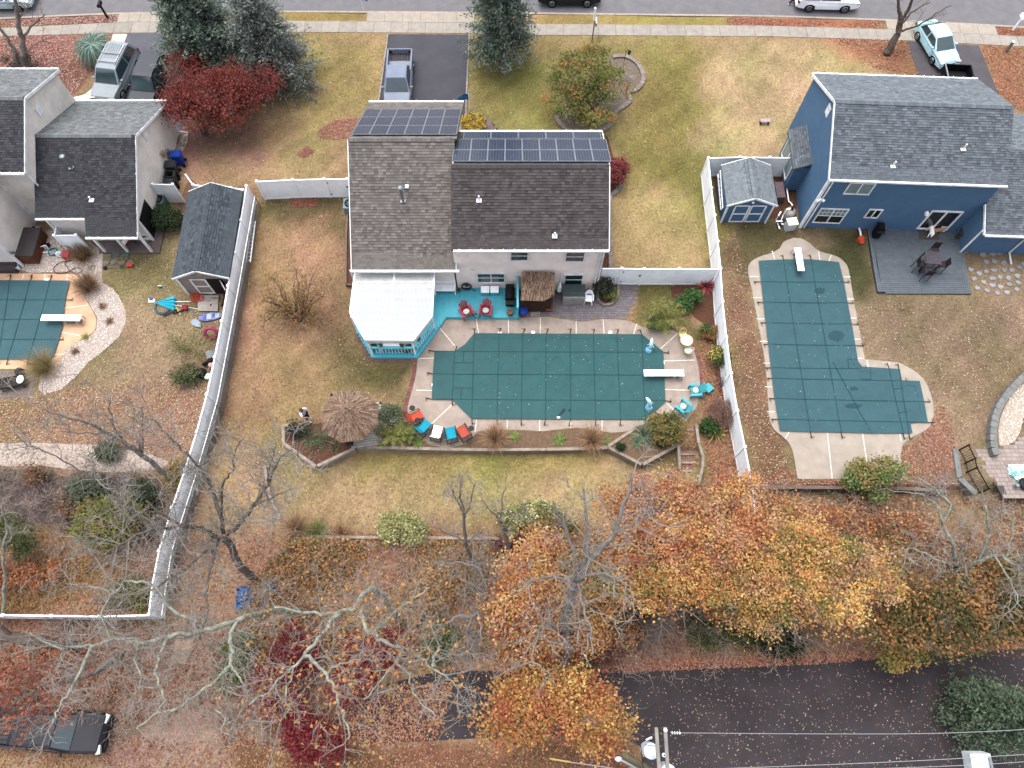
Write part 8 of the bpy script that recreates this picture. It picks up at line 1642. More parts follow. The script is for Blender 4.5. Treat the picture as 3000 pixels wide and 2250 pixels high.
leafy("dark red barberry bush below the variegated bush",(1540,1610),[(1530,1598,-.3,1.6,.8,.6)],3200,.13,[[(126,54,56),(104,42,46),(146,72,66)]],name="shrub",cat="shrub",r0=.04,sig=.2);leafy("olive shrub right of the dark red barberry",(1620,1570),[(1620,1558,-.1,1.3,1.0,.8)],3600,.13,[[(128,128,72),(108,110,60)],[(150,126,76)]],name="shrub",cat="shrub",r0=.04,sig=.2)
SUM=[[(120,146,76),(98,126,62),(146,166,96)],[(150,156,84),(170,140,74)]]
leafy("fresh green sumac at the pool deck's lower edge, left clump",(2530,1425),[(2525,1388,.9,1.0,.7,.5),(2520,1410,.5,.9,.6,.4)],2000,.17,SUM,name="shrub",cat="shrub",r0=.03,sig=.2);leafy("fresh green sumac at the pool deck's lower edge, right clump",(2590,1425),[(2600,1378,1.0,.8,.6,.5),(2575,1430,.4,.5,.6,.4)],1700,.17,SUM,name="shrub",cat="shrub",r0=.03,sig=.2)
# ================================================================ the wood at the back
BZ=-1.2
OR=[(230,154,78),(218,136,64),(236,174,100),(200,116,58)];YE=[(236,184,88),(224,166,70),(240,198,110)];RD=[(196,100,62),(178,84,56),(206,122,76)];GN=[(142,138,64),(120,122,56),(164,152,72)];PK=[(220,164,118),(204,144,102),(228,182,138)]
leafy("broad orange and yellow maple at the end of the long right fence",(1960,1800),[(1930,1450,3.6,2.2,1.2,1.0),(2080,1490,3.8,2.2,1.2,1.0),(1850,1500,3.4,1.5,1.0,.9),(2160,1440,3.4,1.4,.9,.8),(1900,1590,4.6,2.4,1.6,1.1),(2080,1620,5.0,2.6,1.7,1.2),(2220,1580,4.4,2.0,1.4,1.0),(1780,1470,3.2,.8,.7,.7)],23000,.14,[OR,YE,RD,PK,OR,PK],name="maple_tree",stems=12,r0=.14,sig=.27,shell=.25)
leafy("golden maple right of the orange one above the back road",(2330,1830),[(2330,1620,4.6,2.3,1.6,1.1),(2460,1660,4.2,2.2,1.5,1.0),(2280,1730,5.0,2.1,1.4,1.1),(2420,1760,4.6,2.3,1.3,1.0),(2560,1700,3.8,1.9,1.2,.9),(2240,1800,4.0,1.5,.9,.8)],20000,.14,[YE,YE,OR,PK,GN],name="maple_tree",stems=11,r0=.13,sig=.27,shell=.25)
leafy("yellow-orange maple over the dark green fence",(1870,1850),[(1880,1720,4.6,2.4,1.3,1.0),(2010,1720,5.0,2.2,1.3,1.0),(1760,1700,4.4,1.4,1.2,.9),(2130,1700,4.6,1.8,1.2,.9),(1720,1780,3.6,1.2,1.0,.8)],14500,.14,[YE,OR,GN,OR],name="maple_tree",stems=9,r0=.12,sig=.27,shell=.25)
leafy("tall orange maple column left of the bare grey tree",(1560,1950),[(1540,1680,5.2,1.5,1.3,1.2),(1500,1790,5.6,1.3,1.4,1.2),(1560,1860,5.0,1.5,1.4,1.1),(1620,1760,4.6,1.4,1.3,1.0),(1510,1920,4.4,1.2,1.1,.9),(1590,1600,4.0,1.1,.9,.9),(1700,1850,3.4,1.4,1.1,.9)],15500,.14,[OR,PK,OR,YE,RD],name="maple_tree",stems=10,r0=.12,sig=.3,shell=.4)
leafy("orange oak reaching over the left end of the back road",(1650,2110),[(1690,2060,5.6,1.5,1.3,1.0),(1780,2110,5.4,1.1,1.0,.8),(1560,2080,5.2,1.6,1.0,.9),(1480,2130,4.8,1.2,.8,.8),(1730,2150,4.6,1.3,.8,.8),(1640,2000,4.8,1.2,.8,.8),(1500,2030,4.8,1.0,.8,.7)],12000,.15,[OR,YE,RD,[(206,146,70),(170,132,60)]],name="oak_tree",stems=10,r0=.12,sig=.3,shell=.35)
leafy("loose orange brush tying the maples together along the road",(2200,1870),[(1720,1640,3.2,2.2,1.5,.9),(2150,1780,3.2,2.6,.9,.8),(2480,1810,2.0,2.6,.8,.7),(2620,1620,1.6,2.0,1.2,.7),(1640,1700,3.6,1.4,1.2,.9),(2330,1540,2.4,2.2,.9,.7),(1830,1840,1.0,1.4,.7,.6)],11000,.14,[OR,PK,YE,GN,[(176,116,72),(150,100,66)]],name="brush_tree",stems=10,r0=.06,sig=.42,shell=.1)
leafy("orange scrub tree behind the L-shaped pool's lower edge",(2300,1560),[(2330,1510,.6,2.4,1.0,.6),(2480,1530,.3,2.4,1.0,.5),(2230,1500,.8,1.2,.9,.6),(2620,1560,.2,2.2,1.0,.5)],6500,.16,[PK,[(176,112,76),(150,92,66)],OR],name="scrub_tree",stems=9,r0=.05,sig=.35,shell=.2)
leafy("olive and rust trees at the right edge of the wood",(2760,1850),[(2700,1760,3.2,2.0,1.4,1.0),(2820,1800,3.0,1.8,1.4,1.0),(2640,1840,2.6,1.6,1.0,.8),(2760,1870,2.4,1.8,.9,.7),(2930,1720,2.8,2.0,1.6,1.0),(2960,1830,2.6,1.6,1.1,.9)],13000,.18,[[(134,120,62),(110,102,54)],[(176,126,64),(150,110,58)],[(92,96,52),(78,84,46)],[(196,138,76)]],name="scrub_tree",stems=10,r0=.08,sig=.34,shell=.35)
leafy("yellow-green sapling leaning over the road edge",(2640,1920),[(2660,1890,1.6,1.0,.8,.6),(2620,1920,1.0,.7,.6,.5)],1700,.16,[[(150,144,62),(128,126,52)],[(190,150,70)]],name="sapling",cat="tree",r0=.04,sig=.25)
CR=[[(150,36,48),(124,26,40),(172,54,60)],[(136,34,46),(160,62,58)]]
for lab,base,bl,n in (("crimson burning bush left of the bare limbs",(860,1960),[(870,1895,-.1,1.4,1.0,.7),(850,1950,-.3,1.5,.9,.6)],4200),("crimson burning bush in the middle of the bare limbs",(1060,1990),[(1080,1930,.2,1.7,1.2,.7),(1040,2010,-.1,1.4,.9,.6),(1160,1890,0,1.0,.7,.5)],5200),("crimson burning bush at the lower left of the wood",(790,2060),[(790,2020,0,1.6,1.1,.7),(840,2080,-.2,1.6,.8,.6)],4600),("crimson burning bush standing at the back lane",(940,2200),[(940,2190,.3,1.5,.8,.8),(900,2150,.1,1.2,.8,.7)],4600)):
    leafy(lab,base,bl,n,.14,CR,name="burning_bush",cat="shrub",stems=9,r0=.04,sig=.24,shell=.3)
for lab,base,bl,cols,n in (("green juniper under the maples along the road, left part",(2120,1880),[(2080,1850,-.4,1.6,.8,.6),(2170,1840,-.4,1.6,.8,.6)],[[(96,112,50),(78,94,44),(120,128,60)]],4200),("dark green evergreen under the maples along the road, right part",(2270,1890),[(2250,1870,-.5,1.6,.6,.6),(2300,1880,-.5,1.1,.5,.5)],[[(52,74,42),(42,62,36)]],3200),("green shrub at the road edge below the bare grey tree",(1690,1930),[(1690,1900,-.3,1.0,.9,.7)],[[(112,122,54),(92,104,46)]],2200),("pinkish shrub right of the green road-edge shrub",(1770,1930),[(1765,1910,-.5,.9,.6,.5)],[[(166,104,92),(146,88,80)]],1400),("olive fir sapling among the red bushes",(1290,1920),[(1290,1880,.0,.9,1.1,.9)],[[(112,118,72),(92,100,62)]],2400),("green sapling left of the crimson bushes",(700,1930),[(700,1900,0,.6,.9,.6),(670,1980,-.2,.9,.6,.5)],[[(116,128,60),(98,112,52)]],1800),("olive tree leaves left of the bare trunk at the fence",(370,1760),[(375,1740,-.7,1.2,.8,.3)],[[(130,130,56),(110,112,48)]],1500)):
    leafy(lab,base,bl,n,.15,cols,name="shrub",cat="shrub",stems=7,r0=.04,sig=.25,shell=.3)
conifer("dark green evergreen cut by the right edge at the bottom",(2840,2095),6.8,2.3,[(104,128,98),(86,108,82),(124,146,112)],.6,420,leafn=18000,sz=.2,taper=.7)
leafy("rust-coloured brush beside the bottom right evergreen",(2880,2120),[(2880,2110,-.9,1.2,.9,.3)],1800,.13,[[(170,96,60),(150,80,50)]],name="shrub",cat="shrub",r0=.03,sig=.2)
# bare trees -------------------------------------------------------
T3=((6,1.7,.028),(5,.8,.015),(3,.42,.010))
bare_tree("big dark bare oak leaning over the long left fence",[([(738,1693,-.9),(705,1657,1.5),(669,1592,4.6),(647,1577,5.6)],.217,.155),([(647,1577,5.6),(600,1552,6.6),(568,1541,7.2),(517,1534,8.0),(459,1494,8.8),(430,1465,9.4)],.115,.030),([(568,1541,7.2),(500,1545,8.2),(423,1559,9.4),(380,1581,10),(325,1613,10.6),(253,1679,11.4)],.083,.024),([(655,1560,5.8),(647,1519,6.6),(622,1440,7.8),(611,1411,8.2),(589,1378,8.8),(535,1317,10),(488,1270,10.8),(445,1223,11.6)],.109,.024),([(665,1566,5.8),(705,1530,6.6),(745,1483,7.4),(786,1418,8.4),(822,1346,9.6),(855,1317,10.2)],.102,.024),([(745,1483,7.4),(800,1456,8.2),(866,1427,9.0)],.051,.017),([(647,1519,6.6),(658,1418,8.4),(680,1382,9.2),(685,1330,10),(712,1285,10.8)],.064,.017),([(640,1590,5.8),(629,1613,6.2),(593,1621,6.8),(524,1679,8.2),(434,1730,9.8),(362,1773,11),(320,1795,11.5)],.083,.024),([(629,1613,6.2),(625,1642,6.8),(611,1693,7.8),(607,1751,9.0),(602,1823,10.2),(540,1960,11.4)],.083,.017),([(786,1418,8.4),(790,1370,9.2),(808,1300,10.2)],.045,.015)],mk('oak_bark',(136,126,118),(104,94,88),s=6,r=.95,bump=.02),m_twigl,((8,1.8,.026),(6,.9,.014),(3,.5,.010)))
bare_tree("bare tree with reddish trunk left of the fence spreading to the upper left",[([(506,1402,-.5),(466,1375,1.2),(416,1331,3.0),(369,1302,4.2)],.165,.112),([(369,1302,4.2),(289,1252,5.8),(202,1226,7.0),(108,1194,8.2)],.098,.021),([(416,1331,3.0),(420,1270,4.2),(418,1210,5.4)],.060,.021),([(369,1302,4.2),(330,1240,5.4),(320,1160,6.8)],.060,.021),([(330,1275,5.0),(260,1270,6.0),(180,1262,7.0)],.053,.014),([(416,1331,3.0),(390,1240,5),(430,1180,6.2)],.053,.014)],m_barkg,m_twigl,T3)
bare_tree("bare tree beside the mound shrub reaching over the pale stone strip",[([(474,1594,-.9),(441,1552,.8),(409,1516,2.2),(343,1465,4.2)],.120,.077),([(343,1465,4.2),(318,1425,5.0),(253,1389,6.2),(163,1335,7.8),(72,1306,9)],.068,.017),([(409,1516,2.2),(330,1500,4),(250,1460,5.6)],.053,.014),([(343,1465,4.2),(380,1400,5.4),(410,1370,6)],.045,.014)],m_barkg,m_twigl,T3)
bare_tree("lichen-covered bare tree whose limbs arch across the lower left",[([(1180,1830,-1.2),(1150,1790,2.5),(1115,1745,6.5),(1090,1722,9.5)],.200,.121),([(1090,1722,9.5),(1060,1745,10.2),(1047,1770,10.6),(1036,1782,10.8),(1003,1793,11.0),(953,1801,11.2),(924,1796,11.3),(870,1788,11.5),(800,1775,11.8)],.127,.036),([(1003,1793,11.0),(974,1815,11.3),(953,1852,11.6),(909,1900,12.0),(891,1921,12.2),(858,1957,12.5),(822,1983,12.8),(772,2037,13.2),(730,2060,13.4)],.093,.024),([(891,1921,12.2),(920,1936,12.3),(953,1972,12.6),(974,2008,12.8),(992,2059,13.1),(1010,2109,13.4),(1027,2164,13.7)],.079,.027),([(1047,1770,10.6),(1057,1795,10.9),(1075,1842,11.3),(1097,1863,11.5),(1126,1881,11.7),(1180,1900,12),(1220,1921,12.2),(1267,1954,12.5),(1310,1990,12.9),(1360,2010,13.2)],.099,.022),([(1180,1900,12),(1162,1936,12.3),(1130,1979,12.7),(1065,2051,13.3)],.067,.018),([(1162,1936,12.3),(1198,1983,12.7),(1220,2041,13.1),(1275,2100,13.6)],.054,.014),([(1267,1954,12.5),(1274,1918,12.2),(1290,1893,12.0)],.060,.036),([(1090,1852,11.4),(1133,1816,11.2),(1184,1773,10.9),(1220,1751,10.8),(1262,1722,10.6)],.067,.030),([(953,1972,12.6),(1000,1945,12.8),(1060,1925,13.0)],.040,.012),([(858,1957,12.5),(840,2030,13),(840,2090,13.4),(760,2140,13.9)],.040,.012)],m_lich,m_twigl,((6,1.6,.018),(5,.8,.011),(3,.45,.008)),crown=(1500,.15,[(214,150,84),(196,130,66),(176,140,70)],.12),droop=.06)
bare_tree("lichen-covered bare limbs sweeping to the lower left corner",[([(905,1800,-1.2),(860,1790,2.5),(800,1790,6),(720,1808,9.6)],.187,.110),([(720,1808,9.6),(669,1827,10.2),(564,1852,10.9),(499,1863,11.2),(409,1881,11.6),(347,1870,11.8),(296,1885,12),(268,1892,12.1),(202,1899,12.3),(155,1896,12.5),(87,1856,12.8)],.113,.024),([(268,1892,12.1),(231,1972,12.5),(195,2037,12.9),(166,2080,13.1),(155,2120,13.3)],.073,.024),([(593,1845,10.8),(560,1815,11),(499,1780,11.3),(452,1719,11.6),(409,1704,11.8),(365,1706,12),(336,1733,12.1),(286,1719,12.3),(177,1724,12.8)],.079,.018),([(336,1733,12.1),(312,1760,12.2),(300,1820,12.5),(325,1864,12.7)],.040,.014),([(506,1862,11.2),(474,1903,11.5),(456,1961,11.8),(466,2004,12),(481,2044,12.2),(460,2085,12.4)],.073,.024),([(720,1808,9.6),(683,1838,10.4),(676,1896,11),(680,1925,11.3),(673,1950,11.5),(633,1990,11.9),(564,2044,12.3),(521,2073,12.5),(466,2091,12.8),(398,2135,13.2)],.093,.027),([(673,1950,11.5),(701,1979,11.8),(715,2010,12),(730,2050,12.3)],.054,.018),([(202,1899,12.3),(183,1905,12.4),(185,1940,12.7)],.033,.012),([(409,1881,11.6),(400,1930,12.0),(413,1985,12.4),(400,2020,12.7)],.040,.012),([(633,2080,12.2),(660,2105,12.6),(650,2140,12.9),(705,2170,13.2)],.040,.014)],m_lich,m_twigl,((6,1.6,.018),(5,.8,.011),(3,.45,.008)),droop=.06)
bare_tree("bare grey tree in the middle of the orange maples",[([(1640,2060,-1.2),(1650,1975,2),(1659,1903,4),(1655,1830,5.5),(1670,1760,7),(1692,1704,8.2)],.26,.17),([(1692,1704,8.2),(1681,1624,9.2),(1655,1548,10),(1623,1505,10.8)],.12,.04),([(1692,1704,8.2),(1720,1600,9.4),(1717,1500,10.4),(1712,1415,11.2)],.11,.035),([(1692,1704,8.2),(1750,1620,9.2),(1800,1563,9.8),(1825,1490,10.6),(1843,1425,11.2),(1853,1382,11.6)],.15,.035),([(1692,1700,8.4),(1770,1680,9.2),(1850,1720,9.8)],.08,.03),([(1690,1704,8.2),(1610,1690,9),(1540,1710,9.8)],.08,.03),([(1692,1710,8.3),(1710,1780,9),(1730,1850,9.4),(1735,1920,9.8)],.07,.03),([(1655,1852,5.2),(1600,1830,6.6),(1570,1870,7.4),(1560,1960,8.2)],.08,.03),([(1800,1563,9.8),(1860,1530,10.4),(1920,1500,10.8)],.07,.025)],m_barkg,m_twigl,T3)
bare_tree("weeping twiggy bare tree above the back road",[([(1470,1830,-1.2),(1450,1800,2),(1433,1769,5.0)],.24,.16),([(1433,1769,5.0),(1383,1805,6),(1343,1806,6.4),(1300,1830,6.4)],.13,.04),([(1383,1805,6),(1370,1860,6.2),(1378,1920,6.0)],.07,.03),([(1400,1795,5.8),(1410,1850,6.2),(1405,1920,6.0)],.07,.03),([(1433,1769,5.0),(1400,1720,6),(1350,1700,6.6)],.1,.03),([(1433,1769,5.0),(1400,1670,6.4),(1340,1650,7)],.09,.03)],m_barkg,m_twig,((9,1.5,.024),(6,.8,.014),(3,.45,.010)),droop=.22,up=0)
bare_tree("slim bare tree behind the lower lawn, left one",[([(1378,1640,-.8),(1365,1588,1.6),(1361,1519,3.4),(1350,1460,4.8),(1347,1407,6)],.12,.03),([(1361,1519,3.4),(1330,1450,4.8),(1320,1420,5.6)],.05,.02),([(1361,1519,3.4),(1385,1450,4.8),(1395,1415,5.8)],.05,.02),([(1365,1588,1.6),(1310,1560,2.6),(1270,1540,3.4)],.05,.02),([(1365,1588,1.6),(1420,1560,2.6)],.05,.02),([(1378,1640,-.5),(1330,1640,1.2),(1280,1650,2.4)],.06,.02),([(1378,1640,-.5),(1430,1660,1.5),(1480,1650,3)],.06,.02)],m_barkg,m_twigl,((9,.9,.018),(5,.5,.011),(2,.3,.008)),up=.5)
bare_tree("slim bare tree behind the lower lawn, right one",[([(1500,1680,-1),(1495,1624,1.2),(1478,1560,2.8),(1470,1534,3.6)],.12,.07),([(1470,1534,3.6),(1430,1490,4.8),(1410,1460,5.6)],.05,.02),([(1470,1534,3.6),(1472,1470,4.8),(1480,1420,5.8)],.05,.02),([(1478,1560,2.8),(1510,1510,4),(1540,1480,5)],.04,.02)],m_barkg,m_twigl,((8,.9,.018),(5,.5,.011)),up=.5)
bare_tree("pale bare tree at the right with a broken stub",[([(2789,1760,-1.2),(2795,1697,1.5),(2800,1642,3)],.18,.13),([(2800,1642,3),(2785,1581,4.2),(2760,1530,5),(2745,1480,5.8),(2700,1445,6.6)],.11,.03),([(2760,1530,5),(2785,1478,5.8),(2749,1443,6.4),(2690,1400,7.2)],.08,.025),([(2795,1680,2),(2865,1646,3.4),(2912,1628,4.2),(2945,1636,4.6),(3000,1680,5)],.13,.05),([(2865,1646,3.4),(2890,1580,4.6),(2900,1552,5),(2885,1480,6)],.08,.05),([(2800,1660,2.6),(2740,1640,3.6),(2680,1610,4.6),(2640,1612,5.2)],.08,.03),([(2945,1636,4.6),(2965,1570,5.4),(2970,1500,6.2)],.06,.02),([(2912,1628,4.2),(2960,1700,4.6),(2990,1780,5)],.06,.02)],m_lich,m_twigl,T3)
bare_tree("fallen-looking bare branch with lichen at the road's wooded edge",[([(2540,1830,-1),(2580,1798,.8),(2650,1812,1.4),(2700,1824,1.6),(2730,1812,1.7),(2790,1812,1.8)],.12,.07),([(2700,1824,1.6),(2690,1780,2.2),(2670,1750,2.8)],.05,.02),([(2540,1830,-1),(2440,1840,0),(2425,1800,1.2)],.12,.06)],m_lich,m_twigl,((4,.9,.016),(3,.5,.01)))
bare_tree("bare thicket tree at the far right edge of the wood",[([(3040,1860,-1.2),(3000,1800,.5),(2960,1780,1.6)],.1,.05),([(2960,1780,1.6),(2900,1800,2.2),(2860,1850,2.4)],.06,.02),([(2960,1780,1.6),(2920,1850,1.8),(2890,1870,1.8)],.05,.02),([(3000,1800,.5),(2950,1840,1.2)],.05,.02)],m_barkg,m_twigl,((12,1.1,.018),(5,.6,.011),(2,.35,.008)),droop=.1)
bare_tree("gnarled brown trunk over the dark green fence",[([(1880,1900,-1.2),(1885,1830,.8),(1910,1790,2),(1950,1760,3)],.2,.13),([(1950,1760,3),(2000,1750,3.6),(2060,1720,4.4),(2140,1710,5)],.11,.04),([(1910,1790,2),(1890,1730,3),(1870,1690,3.8)],.08,.03),([(1950,1760,3),(1990,1710,4),(2040,1690,4.6)],.08,.03),([(1885,1830,.8),(1900,1870,1.2),(1915,1885,1.6)],.06,.03)],m_bark,m_twig,((7,1.3,.022),(5,.7,.013),(3,.4,.009)))
bare_tree("dark leaning trunks above the lower left leaves",[([(-60,1850,3.0),(40,1868,3.0),(130,1880,2.2),(200,1893,1.0),(260,1905,-1.0)],.25,.3),([(40,1868,3.0),(-40,1800,4.5)],.1,.05)],m_bark,m_twig,((3,1.2,.02),(3,.7,.012)))
bare_tree("long slanting bare trunk above the black pickup",[([(350,1915,-1.2),(320,1945,1),(240,1985,3),(120,2010,5),(20,2040,6.5),(-60,2060,7.5)],.16,.06),([(240,1985,3),(180,1960,4.4),(100,1950,5.6)],.06,.025),([(120,2010,5),(90,2060,6),(60,2110,6.8)],.06,.02)],m_barkg,m_twigl,((6,1.3,.02),(5,.7,.012),(3,.4,.009)),crown=(1500,.17,[(170,92,62),(150,76,54),(190,112,74)],.15))
bare_tree("thin pale tree at the left edge by the arborvitae",[([(10,1800,-1),(12,1700,2),(8,1620,4),(20,1540,5.6),(0,1480,6.8)],.1,.03),([(8,1620,4),(40,1570,5)],.04,.02)],m_lich,m_twigl,((5,.9,.016),(4,.5,.01)))
# ================================================================ fallen leaves, undergrowth, grass
EXW=EXC+[EXC_RD]
def scatter(poly,n):
    xs_=[p[0] for p in poly];ys_=[p[1] for p in poly];U=rng.uniform((min(xs_),min(ys_)),(max(xs_),max(ys_)),(n*3,2));U=U[inpoly(U[:,0],U[:,1],poly)][:n]
    z=np.zeros(len(U))
    for _ in range(4):
        dx,dy=(U[:,0]-1500)/FPX,(1125-U[:,1])/FPX;y,zz=dy*_c+_s,dy*_s-_c;t=(z-CAMH)/zz;X,Y=dx*t,y*t;z=H(X,Y)
    return U,np.stack([X,Y,z],1)
def outside(P,polys):
    k=np.ones(len(P),bool)
    for w in polys:k&=~inpoly(P[:,0],P[:,1],w)
    return k
m_lit=mk("fallen_leaf",(0,0,0),r=.9,attr=True,spec=.1)
LP=[(206,152,130),(172,112,94),(226,186,164),(150,92,78)];LO=[(206,124,82),(178,98,66),(224,152,108),(154,82,58)];LT=[(214,178,132),(186,148,104),(228,200,160),(160,120,84)];LW=[(190,112,72),(160,88,60),(206,136,92),(134,76,56),(204,160,110)]
def litter(label,poly,n,cols,sz=.12,lift=.03,exc=True,hang=0.0,name="fallen_leaves",clump=0):
    U,P=scatter(poly,n)
    if clump:f=np.sin(P[:,0]*1.7+np.sin(P[:,1]*1.3)*2)+np.sin(P[:,1]*2.1+P[:,0]*.6);P=P[f>rng.normal(0,clump,len(P))]
    if exc:P=P[outside(P,EXW)]
    P[:,2]+=lift+rng.random(len(P))*(.03+hang);leafmesh(name,P,sz*.8,pal(cols,len(P),.22,.95,.72),m_lit,flat=.75,asp=.7,label=label,cat="fallen leaves")
litter("pinkish fallen leaves covering the left front garden",[(-200,100),(330,98),(300,160),(215,285),(-200,300)],9000,LP)
litter("pinkish fallen leaves on the verge at the top left",[(-100,58),(345,40),(345,66),(-100,84)],2600,LP)
litter("rusty fallen leaves on the verge below the white SUV",[(2130,48),(2590,59),(2590,86),(2130,77)],3600,LO,clump=1.5)
litter("rusty fallen leaves round the bare tree by the right driveway",[(2420,108),(2657,120),(2695,222),(2560,200)],3200,LO,clump=1.2)
litter("rusty fallen leaves right of the right driveway",[(2868,133),(3100,142),(3100,360),(2940,310)],4200,LO);litter("rusty fallen leaves on the verge at the far right",[(2905,76),(3100,88),(3100,114),(2905,104)],1300,LO)
litter("scattered pale leaves on the front lawns",[(430,95),(2650,105),(2400,480),(2050,780),(1790,780),(1790,420),(1030,420),(1030,560),(430,560)],1500,LT,.13)
litter("red leaf drift on the lawn left of the solar roof",[(930,380),(990,350),(1060,345),(1050,400),(980,410),(935,405)],1100,[(196,110,96),(170,84,74),(214,140,120)]);litter("small red leaf drift on the left front lawn",[(870,450),(900,430),(920,445),(890,465)],220,[(196,110,96),(170,84,74)]);litter("red leaves under the white fence gate",[(850,580),(930,580),(930,605),(850,610)],320,[(196,100,76),(170,84,64)])
litter("tan fallen leaves over the left neighbour's grass",[(300,660),(700,640),(600,1330),(-100,1330),(-100,1160),(250,1050),(380,930)],6000,LT,.09);litter("dense tan leaves along the lower left garden",[(-100,1150),(600,1120),(560,1380),(-100,1300)],6500,LT+LO,.1)
litter("tan and red leaves on the left lawn of the middle garden",[(740,570),(1030,570),(1010,1000),(1190,1140),(1000,1350),(780,1560),(480,1800),(620,1100)],4500,LO+LT,.1,clump=1.0)
litter("rusty leaves along the grass between pool deck and right fence",[(2050,990),(2110,960),(2150,1090),(2200,1500),(2100,1500),(2060,1300),(2060,1180)],4200,LO,.12,exc=False);litter("rusty leaves along the L-shaped pool's left side",[(2125,600),(2190,800),(2250,1200),(2330,1420),(2215,1430),(2125,900)],2600,LO+LT,.1);litter("rusty leaves round the end of the L-shaped pool deck",[(2200,1405),(2680,1300),(2760,1180),(2800,1290),(2780,1440),(2220,1440)],3600,LO,.12)
litter("sparse leaves over the blue house's back lawn",[(2480,880),(3100,900),(3100,1100),(2880,1250),(2780,1300),(2520,1050)],1500,LT,.1)
litter("sparse leaves on the lower lawn",[(830,1330),(2080,1380),(2000,1560),(830,1560)],1200,LO+LT,.1)
litter("rusty leaf carpet under the trees of the wood",[(-200,1560),(3200,1560),(3200,1960),(2100,1950),(1250,1970),(600,2000),(-200,1880)],30000,LW,.14);litter("rusty leaf carpet at the lower left",[(-200,1850),(760,1850),(700,2040),(420,2120),(-200,2130)],10000,LW,.14);litter("brown leaves on the verge at the bottom edge",[(-200,2150),(300,2150),(560,2170),(1000,2190),(1800,2150),(1890,2300),(-200,2350)],9000,LW,.12);litter("thick leaf edge along the north side of the back road",[(1600,1950),(2100,1925),(2600,1905),(3050,1860),(3050,1895),(2720,1920),(2400,1945),(1700,1975)],6500,LO,.13,exc=False)
litter("orange and pale leaves strewn over the back road",[(1250,1970),(3100,1890),(3100,2300),(1880,2300),(1800,2150),(800,2180),(700,2080)],3000,[(214,170,130),(206,132,82),(226,196,164)],.075,.05,exc=False);litter("rusty leaves on the garden steps",[(1992,1250),(2040,1250),(2056,1370),(1995,1372)],260,LO,.12,.06,exc=False)
litter("white specks and petals on the middle pool cover",[(1390,985),(1880,985),(1940,1170),(1400,1220)],80,[(214,214,208),(190,200,196)],.06,.13,exc=False);litter("white specks on the L-shaped pool cover",[(2240,770),(2450,770),(2520,1080),(2700,1150),(2650,1260),(2290,1250)],70,[(214,214,208),(190,200,196)],.06,.13,exc=False)
def underbrush(label,poly,n,cols,hmax,sz=.15):
    U,P=scatter(poly,n);f=np.sin(P[:,0]*.9+np.sin(P[:,1]*.8)*2)+np.sin(P[:,1]*1.3-P[:,0]*.5);k=f>rng.normal(-.4,.7,len(P));P=P[k];P=P[outside(P,[EXC_RD])];P[:,2]+=rng.random(len(P))**1.5*hmax*(.5+.5*np.clip(f[k][:len(P)] if len(P)==k.sum() else 1,0,1));leafmesh("underbrush",P,sz,pal(cols,len(P),.2,1.6),m_leaf,flat=.3,label=label,cat="undergrowth")
underbrush("tangled olive and rust undergrowth below the lower lawn",[(840,1580),(1480,1585),(1480,1900),(1250,1960),(760,1960),(700,1760)],34000,[(190,144,86),(172,126,74),(152,140,82),(200,128,78),(134,124,74),(206,156,96)],.9)
underbrush("rust and yellow undergrowth at the right of the wood",[(2220,1450),(3100,1470),(3100,1860),(2600,1880),(2200,1640)],20000,[(196,136,90),(172,116,80),(206,150,96),(150,126,80)],.7)
underbrush("rust undergrowth round the black pickup",[(-100,1880),(430,1880),(330,2050),(-100,2110)],9000,[(190,112,74),(164,94,64),(202,142,86)],.8)
underbrush("yellow-brown growth in the lower left garden",[(-100,1640),(320,1640),(420,1790),(-100,1795)],6000,[(190,140,76),(160,116,66),(140,124,66)],.5,.12)
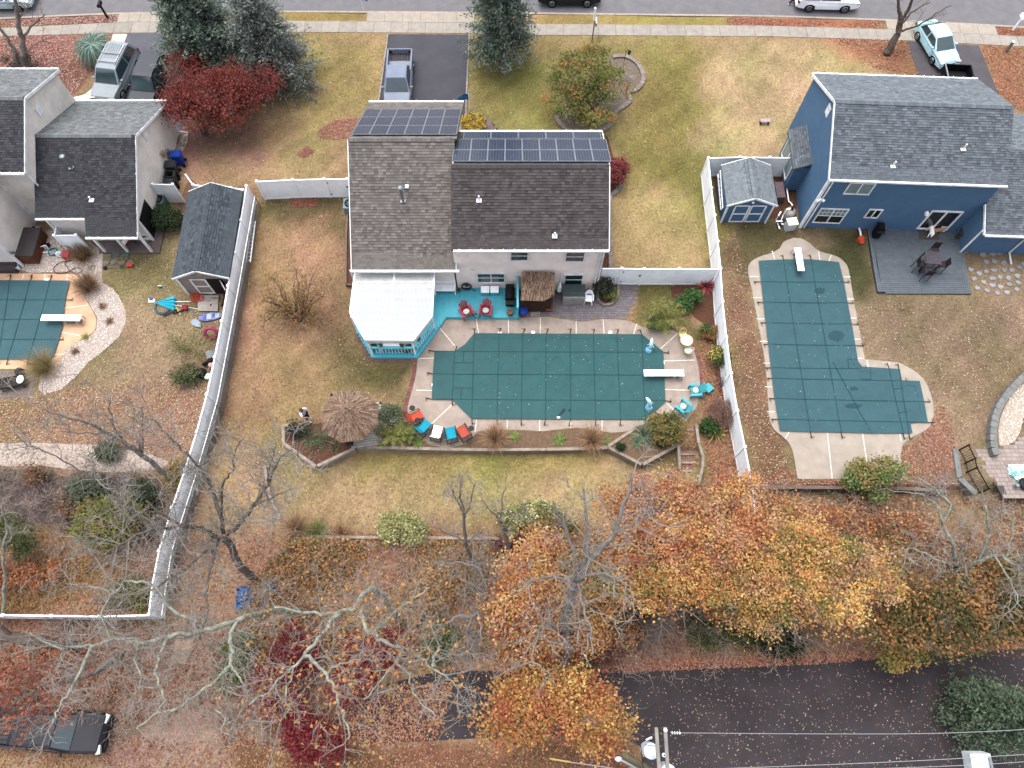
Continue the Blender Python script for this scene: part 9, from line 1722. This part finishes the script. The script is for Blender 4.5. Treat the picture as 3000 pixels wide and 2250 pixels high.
def thicket(label,poly,n,hmax,mat,per=5):
    U,P=scatter(poly,n);P=P[outside(P,[EXC_RD])];n=len(P);d=rng.normal(0,.45,(n,3));d[:,2]=1;d/=np.linalg.norm(d,axis=1,keepdims=True);ln=hmax*rng.uniform(.4,1,n);pts=[P];cur=P
    for j in range(4):d=d+rng.normal(0,.18,(n,3));d/=np.linalg.norm(d,axis=1,keepdims=True);cur=cur+d*(ln/4)[:, None];pts.append(cur)
    Q=np.stack(pts,1);R0=np.broadcast_to(np.linspace(.022,.009,5),(n,5));Q1,R1=sprout(Q,per,hmax*.45,4,.85,.2,.25,.011,.4);Q2,R2=sprout(Q1,3,hmax*.22,3,.85,.2,.3,.008,.5)
    npmesh("thicket",np.concatenate([tubes_np(Q,R0,3),tubes_np(Q1,R1,3),tubes_np(Q2,R2,3)]),4,mat, None,label=label,cat="undergrowth")
m_tg=mk("thicket_twig",(200,182,166),(168,148,134),s=2,r=.9)
thicket("grey-brown twig thicket below the lower lawn",[(820,1590),(1500,1590),(1520,1800),(1280,1960),(800,1960),(720,1720)],230,1.7,m_tg)
thicket("grey twig thicket at the lower left of the wood",[(-100,1830),(780,1830),(1080,2030),(1050,2190),(640,2130),(-100,2080)],400,1.9,m_tg)
thicket("grey twig thicket among the maples",[(1500,1620),(2100,1650),(2700,1700),(3050,1640),(3050,1850),(2100,1900),(1560,1940)],420,2.6,m_tg)
thicket("brown twig thicket behind the L-shaped pool",[(2230,1440),(3050,1460),(3050,1650),(2300,1600)],200,1.3,m_tg)
thicket("grey twig thicket in the dark mulch of the lower left garden",[(-100,1370),(560,1370),(500,1620),(330,1680),(-100,1560)],230,1.3,m_tg)
litter("leaves drifted over the left end of the lane",[(640,2070),(1000,2010),(1330,2000),(1280,2165),(1100,2190),(640,2190)],8000,LW,.13,.05,exc=False)
# grass blades over the lawns
U,P=scatter([(-100,90),(3100,100),(3100,1560),(2250,1470),(2000,1570),(830,1570),(480,1800),(-100,1800)],210000)
k=outside(P,EXW+[[(-9.3,22.8),(5.3,22.8),(5.3,30.7),(-3.3,35),(-9.3,35)],[(-29,26),(-23.2,26),(-23.2,35.5),(-29,35.5)],[(18.8,27.5),(29.2,27),(29.4,35),(19,35.6)]]);U,P=U[k],P[k]
c=zone_color(U[:,0],U[:,1],0);n=len(P);c=c*rng.uniform(.75,1.6,(n,1))*rng.uniform(.93,1.07,(n,3));a=rng.uniform(0,2*math.pi,n);w=rng.uniform(.015,.035,n);h=rng.uniform(.03,.08,n);S=np.stack([np.cos(a)*w,np.sin(a)*w,0*a],1);T=np.stack([rng.normal(0,.04,n),rng.normal(0,.04,n),h],1)
npmesh("grass",np.stack([P-S,P+S,P+T],1).reshape(-1,3),3,m_lit,c,label="short patchy autumn grass over the lawns",cat="grass")
